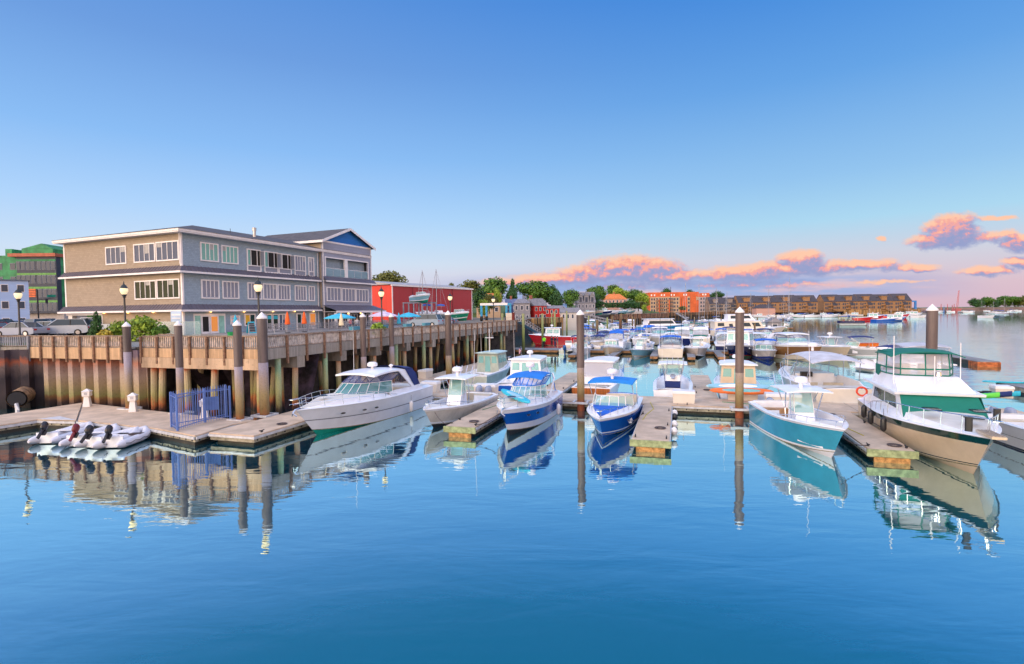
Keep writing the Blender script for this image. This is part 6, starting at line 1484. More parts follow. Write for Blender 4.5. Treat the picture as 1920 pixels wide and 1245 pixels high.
# piers and wharf faces
PIER = mat('brown_wharf_timber', (.26, .15, .08), .85, var=.35, vscale=.6, dirt=.4, streak=True); WHT = mat('tan_wharf_timber', (.42, .25, .10), .85, var=.3, vscale=.8, dirt=.4, streak=True)
def wharf(pts, z0, z1, m_, label, th=.6, posts=None, name='wharf'):
    m = MB()
    t = thing(name, label, 'wharf', pts[0].xy.to_3d(), 0)
    for a, b_ in zip(pts, pts[1:]):
        d = (b_-a).normalized(); n = Vector((d.y, -d.x, 0)); o_ = a-pts[0]; e_ = b_-pts[0]
        m.slab([(o_.x, o_.y, z0), (e_.x, e_.y, z0), (e_.x, e_.y, z1), (o_.x, o_.y, z1)], n*th, m_)
    m.build('wall', t, smooth=False)
    m = MB()
    for a, b_ in zip(pts, pts[1:]):
        L = (b_-a).length; k = int(L/(posts or 3)); d = (b_-a).normalized(); n = Vector((d.y, -d.x, 0))
        for i in range(k+1): q_ = a.lerp(b_, i/max(1, k))-pts[0]+n*(th+.15); m.box(q_.x-.14, q_.x+.14, q_.y-.14, q_.y+.14, -1, z1+.15, DARKW if i % 2 else m_)
    o = m.build('fender_piles', t, smooth=False); o['kind'] = 'stuff'
    return t
wharf([shore[7], shore[8]], 2.6, GZ+.1, WHT, 'tan timber topped wharf wall below the red house')
sheetwall(shore[6].lerp(shore[7], .0), shore[7]+Vector((.1, -.3, 0)), GZ, 'dark weed covered sheet pile wall beside the gangway', band_mat('dark_sheet', [(0, '20242c'), (.4, '2c3440'), (.7, '3c3020'), (1, '6a5040')], 0, 4, amp=.1), 1.2)
sheetwall(shore[7]+Vector((.5, -.4, 0)), shore[8], 2.6, 'brown stained sheet pile wall below the tan timber wharf', band_mat('brown_sheet', [(0, '1c1a1c'), (.5, '4a3826'), (1, '7a5c34')], 0, 3, amp=.12), 1.3)
wharf([shore[10]+Vector((0, -.4, 0)), shore[11]+Vector((0, -.4, 0))], 1.6, GZ+.1, mat('rusty_brown_wharf', (.30, .17, .11), .9, var=.3, vscale=.5), 'rusty brown wharf wall below the lawn and stored white boats')
wharf([shore[11]+Vector((0, -.5, 0)), shore[12]+Vector((0, -.5, 0)), shore[13]+Vector((0, -.5, 0))], 2.4, GZ+.2, PIER, 'long dark timber wharf along the front of the condominiums', posts=2.6)
wharf([Q(1582, 590, 408).xy.to_3d(), Q(1724, 590, 418).xy.to_3d()], .4, GZ+.3, WHT, 'tan timber sheathed pier end below the right condominium row')
# blue jib crane on the pier end
p = Q(1716, 588, 425); t = thing('jib_crane', 'small blue jib crane on the pier end right of the condominiums', 'crane', (p.x, p.y, GZ), 0); BLS = mat('blue_steel', (.05, .25, .65), .5)
zt = Q(1716, 563.5, 425).z-GZ; m = MB(); m.box(-.7, .7, -.5, .5, 0, zt, BLS); m.build('mast', t, smooth=False); m = MB(); m.box(-6.5, -.7, -.4, .4, zt-1.1, zt, BLS); m.build('boom', t, smooth=False)
# lattice crane far away
p = Q(1794, 578, 640); t = thing('lattice_crane', 'tall pink red lattice boom crane far beyond the channel', 'crane', (p.x, p.y, 1), 0); tp = Q(1798, 540, 640)-p; CR_ = mat('red_lattice', (.45, .12, .12), .6)
m = MB(); k = 14
for s in (-1, 1): m.tube([(s*1.1, 0, 0), (tp.x+s*.5, 0, tp.z)], .28, CR_, 4)
for i in range(k): a = Vector((0, 0, 0)).lerp(tp, i/k); b_ = Vector((0, 0, 0)).lerp(tp, (i+1)/k); m.tube([(a.x-1.1*(1-i/k*.5), 0, a.z), (b_.x+1.1*(1-i/k*.5), 0, b_.z)], .16, CR_, 4)
m.build('boom', t); m = MB(); m.box(-3, 3, -3, 3, -1, 2.5, CR_); m.build('cab', t, smooth=False)
for i, px in enumerate((1764.5, 1770, 1776.5, 1785.5, 1789)):
    a = Q(px, 577, 600); zt = Q(px, 570+(i % 2)*2, 600).z; m = MB(); m.tube([(0, 0, -1), (0, 0, zt)], .45, CR_ if i != 1 else BLS, 6, r2=.3 if i != 1 else .1); o = m.build('channel_marker_pile'); o.location = (a.x, a.y, 0); tag(o, 'thin reddish pile standing in the far channel left of the lattice crane' if i != 1 else 'blue pointed beacon standing among the far channel piles', 'pile', 'far channel piles' if i != 1 else None)
m = MB(); m.loft([[(-40, -3, -1), (40, -3, -1), (40, 6, -1), (-40, 6, -1)], [(-38, -1, 1.6), (42, -1, 2.2), (42, 4, 2.2), (-38, 4, 1.6)]], mat('far_rock', (.16, .11, .13), .9, var=.4, vscale=.1)); o = m.build('breakwater'); o.location = Q(1795, 577, 645).xy.to_3d(); o['kind'] = 'structure'

# pump house with red roof and white tower
PLK = plank_mat('weathered_white_tower', 'd6cdbf', .6, 'z', .7, .8, var=.08)
p = P(957, 652, .5)
t = thing('dock_office', 'small dock office with bright red metal roof beside a flaking white tower', 'shed', (P(931, 652, .5).x, P(931, 652, .5).y+1, .45), R_(-6)); dpt = P(931, 652, .5).y/1000
m = MB(); m.box(-1, 2.0, 0, 3, 0, 2.7, mat('shed_wall', (.42, .36, .34), .8, var=.1)); m.build('wall', t, smooth=False)
m = MB(); m.add([(-1.2, -.4, 2.5), (2.3, -.4, 2.5), (2.6, 3, 4.0), (-1.2, 3, 4.0), (-1.2, -.4, 2.4), (2.3, -.4, 2.4)], [(0, 1, 2, 3), (0, 1, 5, 4)], plank_mat('red_metal_roof', 'd8422f', .4, 'x', .8, .5, var=.04, grain=False)); m.build('roof', t, smooth=False)
m = MB(); m.box(-.3, .9, -.05, -.003, .1, 1.9, mat('grey_door2', (.3, .3, .36), .6)); m.build('door', t, smooth=False)
p2 = P(957, 654, .5); t = thing('white_tower', 'flaking white painted steel tower with one small blue window', 'tower', (p2.x, p2.y, .45), 0)
m = MB(); m.loft([[(-.55, -.5, 0), (.75, -.5, 0), (.75, .9, 0), (-.55, .9, 0)], [(-.62, -.5, 5.4), (.35, -.5, 5.4), (.35, .9, 5.4), (-.62, .9, 5.4)]], PLK); m.build('wall', t, smooth=False)
m = MB(); m.box(.15, .6, -.54, -.505, 1.4, 2.2, glass_mat('blue_pane', (.12, .25, .4), 1.)); m.build('window', t, smooth=False)
# rear float row by the office
def fl(s0, s1, t0, t1, label, deck=DOCKG, side=None, **k): return dock(s0, s1, t0, t1, label, deck=deck, side=side or mat('orange_dock_edge', (.38, .20, .09), .85, var=.3), bumper=False, **k)
fl(-18, -9.5, 42.3, 46.5, 'grey decked dock with orange edge carrying the office and standing people')
fl(-8.5, 20, 42.6, 45, 'grey decked cross dock with orange brown edge behind the second row of boats')
fl(-9.5, 25.5, 69, 71.4, 'third cross dock with brown edge among the middle rows of boats')
fl(-15, 31, 99, 101.4, 'fourth cross dock with brown edge deep in the marina')
fl(-19, 39, 140, 142.4, 'fifth and farthest cross dock in front of the wharf')
for i, (s, t0) in enumerate([(-6, 34.5), (-.9, 33.5), (4.1, 34), (8.4, 33.5), (11.8, 34.5)]): fl(s-.45, s+.45, t0, 42.5, 'narrow grey finger dock of the second row, %s counted from the left' % ['first', 'second', 'third', 'fourth', 'fifth'][i])
# long float on the right
a, b_ = P(1762, 659, .5), P(1875, 678, .5); t = thing('floating_dock', 'long narrow float running right into open water with rusty orange end', 'dock', (a.x, a.y, 0), math.atan2(b_.y-a.y, b_.x-a.x)); L = (b_-a).length
m = MB(); m.box(0, L, -1.8, 0, .42, .5, DOCKG); m.build('deck', t, smooth=False); m = MB(); m.box(.05, L*.55, -1.75, -.05, -.3, .419, mat('tan_edge', (.45, .30, .16), .85, var=.3)); m.box(L*.55, L-1.8, -1.75, -.05, -.3, .419, DARKW); m.build('float', t, smooth=False)
m = MB(); m.box(L-1.79, L+.1, -1.85, .05, -.3, .418, mat('rusty_orange', (.55, .16, .05), .85, var=.4, vscale=3)); m.build('end_float', t, smooth=False)
a, b_ = P(1866, 716, .5), P(1990, 742, .5); t = thing('floating_dock', 'dark sided float at the right edge carrying a paddleboard', 'dock', (a.x, a.y, 0), math.atan2(b_.y-a.y, b_.x-a.x)); L = (b_-a).length
m = MB(); m.box(0, L, 0, 2.2, .44, .5, DOCKG); m.build('deck', t, smooth=False); m = MB(); m.box(.05, L, .02, 2.1, .16, .439, DOCKS); m.build('side_timber', t, smooth=False); m = MB(); m.box(.3, L, .1, 2.0, -.4, .159, DARKW); m.build('float', t, smooth=False)
sbm = {}
def paddleboard(p, rz, c1, c2, label, L=3.3, tilt=(0, 0)):
    m = MB(); n = 16
    def ring(k, z): return [(L/2*math.cos(a)*k, (.28*math.sin(a)*abs(math.sin(a))**-.15 if abs(math.sin(a)) > .01 else 0)*k, z) for a in [2*math.pi*i/n for i in range(n)]]
    m.loft([ring(.94, 0), ring(1, .05), ring(.96, .11)], c1); o = m.build('paddleboard'); m = MB(); m.loft([ring(.6, .112), ring(.58, .12)], c2); m.build('deck_pad', o)
    o.location = p; o.rotation_euler = (tilt[0], tilt[1], rz); return tag(o, label, 'paddleboard')
paddleboard(P(1898, 722, .5)+Vector((.8, 1, .02)), -.35, CYANP, GREYH, 'aqua and grey paddleboard lying on the dark float at the right edge')
# blue travel lift
BL2 = mat('bright_blue_steel', (.02, .30, .55), .45)
p = Q(903, 601, 118); t = thing('boat_hoist', 'bright blue travelling boat hoist frame with slings on the boatyard quay', 'boat hoist', (p.x, p.y, GZ), R_(-8)); hz_ = Q(903, 568.5, 118).z-GZ
m = MB()
for x in (0, 5.6):
    for y in (0, 6): m.box(x-.22, x+.22, y-.22, y+.22, .5, hz_-.5, BL2)
m.build('leg_frame', t, smooth=False); m = MB(); m.box(-.25, 5.85, -.25, .25, hz_-.5, hz_, WHITEP); m.box(-.25, 5.85, 5.75, 6.25, hz_-.5, hz_, BL2); m.build('top_beam', t, smooth=False)
for x in (0, 5.6):
    for y in (0, 6): m = MB(); m.tube([(x-.25, y, .55), (x+.25, y, .55)], .55, TYRE, 12); m.build('wheel', t)
# gangways
def gangway(a, b_, label, w=1.2, hh=1.1, m_=None):
    m_ = m_ or mat('weathered_aluminium', (.48, .45, .44), .5, metal=.3); t = thing('gangway', label, 'gangway', a, 0); d = b_-a; n = Vector((-d.y, d.x, 0)).normalized()*w/2
    m = MB(); m.slab([-n, n, d+n, d-n], (0, 0, -.08), m_); m.build('walkway', t, smooth=False)
    m = MB(); k = 9
    for s in (-1, 1):
        for z in (.12, hh): m.tube([n*s+Vector((0, 0, z)), d+n*s+Vector((0, 0, z))], .06, m_, 4)
        for i in range(k+1): q_ = d*(i/k)+n*s; m.tube([q_, q_+Vector((0, 0, hh))], .05, m_, 4); 
        for i in range(k): m.tube([d*(i/k)+n*s, d*((i+1)/k)+n*s+Vector((0, 0, hh))], .035, m_, 4)
    m.build('handrail', t, smooth=False)
gangway(Vector((1.3, 112, GZ)), Q(1012, 617, 118).xy.to_3d()+Vector((0, 0, 1.0)), 'white truss gangway sloping down beside the dark sheet pile wall')
gangway(Vector((24.5, 186, GZ)), Vector((37, 168, .6)), 'grey gangway sloping down right of the white boathouse')
gangway(Q(1268, 587, 330).xy.to_3d()+Vector((0, 0, GZ)), Q(1288, 590, 300).xy.to_3d()+Vector((0, 0, .6)), 'thin gangway in front of the orange brick block')
# timber and steel poles standing behind
for i, (px, yt, s_t, c_, r_) in enumerate([(942.5, 587, 47, 'algae', .17), (963, 586, 46, 'red', .22), (981.5, 588, 44.5, 'algae', .2), (1017.5, 588, 62, 'algae', .2), (1040.5, 584, 75, 'algae', .2), (1035, 587, 78, 'algae', .14), (1063, 583, 88, 'algae', .19), (1120, 600, 68, 'mud', .24), (1139, 595, 100, 'algae', .2), (1186, 594, 100, 'mud', .2), (1191, 596, 104, 'mud', .18), (1104, 592, 95, 'algae', .2), (1163.5, 598, 74, 'dark', .28), (1148, 592, 120, 'mud', .2), (1165, 588, 130, 'mud', .22)]):
    D_ = 33+s_t*.98; p = Q(px, 640, D_); zt = Q(px, yt, D_).z
    mm = {'algae': band_mat('pale_green_timber', [(0, '3a3a28'), (.3, '5f6e3c'), (.6, '8a9a5c'), (1, '9aa276')], 0, 5, amp=.1), 'red': band_mat('rust_red_steel', [(0, '6a4434'), (.3, '8a6a50'), (.5, '8e3428'), (1, '5e1a1a')], 0, 6, amp=.08), 'mud': band_mat('muddy_timber', [(0, '2a2018'), (.4, '5c4a34'), (1, '8a7a58')], 0, 5, amp=.15), 'dark': band_mat('dark_timber', [(0, '1a120e'), (.5, '4a2c1e'), (1, '6e5034')], 0, 4, amp=.2)}[c_]
    m = MB(); m.tube([(0, 0, -1), (0, 0, zt)], r_, mm, 8); o = m.build('mooring_pile'); o.location = (p.x, p.y, 0)
    tag(o, ['pale green pile before the red office roof', 'dark rust red steel pile beside the white tower', 'pale green pile right of the red steel pile', 'pale green pile between the gangway and the red boat', 'taller pale green pile above the red boat', 'thin pale green pile just left of the one above the red boat', 'pale green pile in front of the white boathouse', 'muddy pile just right of the tall brown pile on the cross dock', 'pale green pile behind the tan cabin boat in the back rows', 'left pile of a close muddy pair before the long tour boat', 'right pile of a close muddy pair before the long tour boat', 'pale green pile right of the white boathouse', 'short thick dark pile in the middle back rows', 'muddy pile left of the short thick dark one', 'slender muddy pile behind the short thick dark one'][i], 'pile')

# ================================================================ trees
def tree_mesh(seed, w, h_, trunk=.25, shape='round', n=1500, ls=.55, lm=None):
    r = random.Random(seed); m = MB(); lobes = []
    if shape == 'round':
        for k in range(11):
            a = r.uniform(0, 6.28); rr = r.uniform(.15, .62)*w/2; zz = h_*r.uniform(trunk+.12, .82); lobes.append((rr*math.cos(a), rr*math.sin(a), zz, w*r.uniform(.16, .27)*(1.15-abs(zz/h_-.55))))
        lobes.append((0, 0, h_*.78, w*.24)); lobes.append((0, 0, h_*.55, w*.3))
    elif shape == 'cone':
        for k in range(12):
            zz = h_*(trunk*.3+(1-trunk*.3)*k/12); lobes.append((r.uniform(-.05, .05)*w, r.uniform(-.05, .05)*w, zz, w*.5*(1-.85*k/12)))
    else:
        for k in range(13):
            zz = h_*(trunk+(1-trunk)*k/13); a = r.uniform(0, 6.28); rr = w*.25*(1-k/15); lobes.append((rr*math.cos(a), rr*math.sin(a), zz, w*r.uniform(.14, .24)*(1.1-.5*k/13)))
    tot = sum(l[3]**2 for l in lobes)
    for lx, ly, lz, lr in lobes:
        for k in range(int(n*lr*lr/tot)):
            d = Vector((r.gauss(0, 1), r.gauss(0, 1), r.gauss(0, 1))).normalized(); rad = lr*r.uniform(.55, 1.22)
            c_ = Vector((lx, ly, lz))+Vector((d.x*rad, d.y*rad, d.z*rad*.8)); s_ = ls*r.uniform(.6, 1.3)
            nn = (d+Vector((r.gauss(0, .5), r.gauss(0, .5), r.gauss(0, .5)))).normalized(); a = nn.orthogonal().normalized(); b_ = nn.cross(a); th = r.uniform(0, 3.14); a, b_ = a*math.cos(th)+b_*math.sin(th), b_*math.cos(th)-a*math.sin(th)
            m.add([c_-a*s_, c_-b_*s_*.6, c_+a*s_, c_+b_*s_*.6], [(0, 1, 2, 3)], lm)
    return m, lobes
BARK = mat('bark', (.10, .07, .05), .9)
def make_tree(seed, w, h_, label, loc, shape='round', trunk=.25, n=1500, ls=.6, lm=None, name='leafy_tree', cat='tree', group='trees of the town'):
    t = thing(name, label, cat, loc, 0, group)
    m, lobes = tree_mesh(seed, w, h_, trunk, shape, n, ls, lm); m.build('crown', t, smooth=False, recalc=False)
    m = MB(); m.tube([(0, 0, -1), (0, 0, h_*trunk), (0, 0, h_*.6)], w*.035, BARK, 7, r2=w*.012)
    for l in lobes[:4]: m.tube([(0, 0, h_*trunk), (l[0]*.6, l[1]*.6, l[2]*.85), (l[0], l[1], l[2])], w*.015, BARK, 5, r2=w*.005)
    m.build('trunk', t); return t
LM1 = leaf_mat('summer_leaves', '23481f', '5f8a2c'); LM2 = leaf_mat('dark_leaves', '16351f', '3c6a30'); LM3 = leaf_mat('yellow_green_leaves', '50701e', '9cb83a'); LM4 = leaf_mat('olive_leaves', '36431f', '747a36')
PT = {}
def tree_px(px, yt, yb, w_px, dep, kind, label, shape='round', group='trees of the town'):
    a = Q(px, yt, dep); b_ = Q(px, yb, dep); h_ = a.z-b_.z; w = w_px*dep/1000; key = (kind, shape)
    lm = [LM1, LM2, LM3, LM4][kind]
    if key not in PT: PT[key] = make_tree(11+kind, 10, 10, label, (b_.x, b_.y, b_.z), shape, lm=lm, n=3200, ls=.42, trunk=.12 if shape != 'pine' else .2, group=group); t = PT[key]
    else: t = dup(PT[key], (b_.x, b_.y, b_.z), label=label)
    t.rotation_euler = (0, 0, random.Random(px).uniform(0, 6)); t.scale = (w/9.2, w/9.2, h_/9.6); t['group'] = group
for a in [(733, 509, 560, 64, 175, 3, 'broad olive green tree rising behind the left end of the red warehouse roof'), (846, 531, 560, 16, 200, 3, 'small round tree just above the right part of the red warehouse roof'),
          (880, 526, 570, 48, 210, 3, 'olive tree right behind the end of the red warehouse'), (900, 541, 585, 40, 170, 1, 'dark tree left of the orange roofed house'), (929, 521, 574, 54, 205, 0, 'large round tree above the blue boat hoist'), (932, 541, 580, 18, 165, 2, 'pale yellow green tree in front of the large round one by the hoist'), (908, 562, 596, 22, 150, 2, 'yellow green bush tree behind the boat hoist legs'), (918, 552, 585, 30, 160, 3, 'olive bush below the orange roofed house'),
          (958, 541, 575, 22, 205, 1, 'dark low tree below the tall pine'), (1003, 527, 572, 62, 215, 0, 'biggest round green tree directly behind the bright red house'), (1034, 535, 578, 40, 218, 1, 'dark tree behind the low red wing building'), (1044, 546, 580, 28, 200, 1, 'dark tree left of the narrow pale blue house'), (1071, 543, 580, 30, 205, 0, 'round tree left of the three dormer house'), (1060, 548, 580, 20, 230, 1, 'dark tree peeking between the blue house and the round tree'), (1122, 536, 568, 28, 260, 0, 'round tree right of the three dormer house'), (1112, 546, 575, 26, 255, 1, 'darker tree touching the three dormer house'), (1107, 541, 560, 26, 320, 3, 'distant olive tree over the three dormer house roof'),
          (1150, 534, 560, 26, 330, 0, 'round tree above the orange roofed mansion'), (1160, 539, 566, 34, 320, 2, 'bright green tree right behind the orange roofed mansion'), (1122, 562, 580, 26, 230, 1, 'dark shrub tree below the mansion left corner'), (1189, 543, 575, 34, 340, 0, 'green tree left of the brick block, farthest left of that clump'), (1204, 549, 578, 30, 335, 2, 'bright green tree touching the orange brick block'), (1180, 562, 582, 36, 300, 1, 'low dark tree in the clump before the brick block'), (1197, 565, 582, 30, 290, 3, 'low olive tree in the clump before the brick block'), (1208, 571, 585, 10, 280, 2, 'tiny yellow green sapling left of the brick block'),
          (1249, 540, 560, 20, 470, 1, 'dark tree showing above the brick block roof, left one'), (1293, 543, 560, 20, 470, 1, 'dark tree showing above the brick block roof, right one'), (1344, 546, 565, 30, 460, 1, 'dark tree above the grey condominium wing'), (1281, 574, 583, 16, 400, 3, 'low olive shrub at the foot of the brick block'),
          (1826, 559, 577, 18, 690, 1, 'leftmost tree of the far right shore'), (1836, 561, 578, 16, 680, 1, 'small dark tree second on the far right shore'), (1850, 557, 578, 30, 690, 0, 'third tree of the far right shore, broad and round'), (1884, 555, 577, 34, 700, 0, 'tallest broad tree in the middle of the far right shore'), (1868, 562, 578, 14, 690, 1, 'low gap filling tree on the far right shore'), (1903, 556, 577, 28, 700, 0, 'broad tree near the right end of the far shore'), (1922, 554, 577, 24, 690, 3, 'rightmost tree of the far shore cut by the picture edge')]:
    tree_px(*a)
tree_px(962, 527, 572, 20, 210, 1, 'tall narrow pine between the hoist tree and the biggest round tree', 'pine')
for i in range(9):      # hedge
    pass
m, _ = tree_mesh(5, 24, 3.6, .05, 'round', 10, .5, LM2); r = random.Random(9); m = MB()
for k in range(1800):
    c_ = Vector((r.uniform(0, 19), r.uniform(-.6, .6), r.uniform(0, 2.6))); a = Vector((r.gauss(0, 1), r.gauss(0, 1), r.gauss(0, 1))).normalized()*.35; b_ = a.orthogonal().normalized()*.25; m.add([c_-a, c_-b_, c_+a, c_+b_], [(0, 1, 2, 3)], LM2)
o = m.build('hedge', smooth=False, recalc=False); o.location = Q(1133, 577, 285); tag(o, 'long dark clipped hedge below the orange roofed mansion', 'hedge')
# shrubs on the quay
cs = make_tree(3, 1.5, 2.3, 'dark green cone shaped shrub beside the white pickup', Q(181, 633, 40).xy.to_3d()+Vector((0, 0, GZ)), 'cone', .02, 2600, .09, leaf_mat('cone_leaves', '12300f', '2f5a1c'), 'cone_shrub', 'shrub', None)
cs.scale = (.8, .8, 1.05)
for i, (px, dep, w, h_, lab, lm) in enumerate([(225, 42, 2.6, 1.4, 'low bright green shrub just left of the leftmost steel pile', LM3), (268, 41, 3.0, 1.7, 'widest bright green shrub at the foot of the beige end wall', LM3), (302, 41, 1.2, 1.2, 'small narrow green shrub left of the building corner', LM1), (196, 40, 1.3, .9, 'yellowish low shrub right of the cone shaped one', leaf_mat('gold_leaves', '8a6a20', 'c0b040')), (710, 42.5, 1.2, 1.1, 'yellow green potted shrub beside the fourth lamp', LM3)]):
    p = Q(px, 620, dep); make_tree(20+i, w, h_, lab, (p.x, p.y, GZ+.05), 'round', .05, 1500, .12, lm, 'leafy_shrub', 'shrub', None)
# glass wind screen
m = MB(); m.box(0, 5.2, 0, .03, .3, 1.5, glass_mat('pale_screen_glass', (.5, .65, .65), .3)); o = m.build('glass_screen', smooth=False); o.location = Q(285, 620, 45).xy.to_3d()+Vector((0, 0, GZ)); o.rotation_euler = (0, 0, -.3); tag(o, 'clear glass wind screen before the beige wall beside the shrubs', 'glass screen')
m = MB(); m.box(0, 1.0, 0, .05, 1.4, 2.4, mat('pale_blue_sign', (.45, .6, .8), .6)); m.box(.1, .9, -.01, -.001, 2.0, 2.15, WHITEP); m.box(.1, .9, -.01, -.001, 1.7, 1.78, WHITEP); m.box(.45, .5, .01, .04, 0, 1.4, CHM); o = m.build('info_sign', smooth=False); o.location = Q(321, 620, 50).xy.to_3d()+Vector((0, 0, GZ)); tag(o, 'pale blue notice board on a post before the beige end wall', 'sign')
# electrics box
# ================================================================ front row boats
def dirv(a): return Vector((math.cos(a), math.sin(a), 0))
def by_bow(px, py, L, ang, k=.40): return P(px, py, 0)-dirv(ang)*L*k
def by_stern(px, py, L, ang): return P(px, py, 0)+dirv(ang)*L*.5
NR, FR = NEAR, FAR
A = express('biggest white cabin cruiser with hardtop, navy rear curtain and green bottom paint', W(-10.15, -5.85), NR+R_(-2), L=10.9, B=3.35, fs=1.25, fb=1.5, canvas=NAVYC, ph=(.60, .68, .80), glass=glass_mat('cruiser_glass', (.10, .32, .34), .62), vinyl=glass_mat('violet_vinyl', (.30, .32, .5), .4, .12))
B2 = console_boat('white fishing boat with white hardtop, aqua bow cushion and twin silver outboards', W(-5.25, -4.1), NR+R_(-1), L=7.8, B=2.55, fs=.8, fb=1.15, hm=mat('pale_greyish_gelcoat', (.66, .63, .58), .2), bottom=BLKF, cover=CYANP)
B3 = express('blue and white cabin cruiser with blue bimini and a paddleboard on its bow', W(-1.0, -4.4), NR+R_(1), L=8.6, B=2.7, fs=1.1, fb=1.45, bands=[(.12, GEL), (.30, GEL), (.80, BLUEH), (1, GEL)], bottom=BLKF, canvas=mat('sky_blue_canvas', (.01, .20, .70), .8), top='bimini', ph=(.70, .80))
paddleboard(B3.location+dirv(NR)*2.35+Vector((.1, 0, 1.74)), NR+.8, CYANP, mat('pale_aqua', (.4, .7, .8), .5), 'aqua paddleboard lying on the foredeck of the blue and white cruiser', 2.9, (0, .1))
B4 = cuddy('bright blue motorboat with blue hardtop canopy and radar dome', W(3.65, -4.3), NR+R_(-2), L=7.9, B=2.55, fs=.95, fb=1.15, hm=BLUEH, bottom=BLUEH, bim=mat('azure_canvas', (.01, .24, .72), .7), hard=True, bands=[(.10, BLUEH), (.16, GEL), (.84, BLUEH), (1, GEL)], foredeck=BLUEC, radome=True)
B5 = console_boat('teal hulled fishing boat with white hardtop and tan trimmed seat', W(12.3, -5.3), NR+R_(9), L=8.0, B=2.7, fs=1.1, fb=1.4, hm=mat('light_teal_gelcoat', (.06, .40, .60), .18, var=.05, coat=.3), bottom=GEL, bands=[(.10, GEL), (.9, _M['light_teal_gelcoat']), (1, GEL)], nm=1, seatcol=mat('tan_upholstery', (.42, .24, .12), .6))
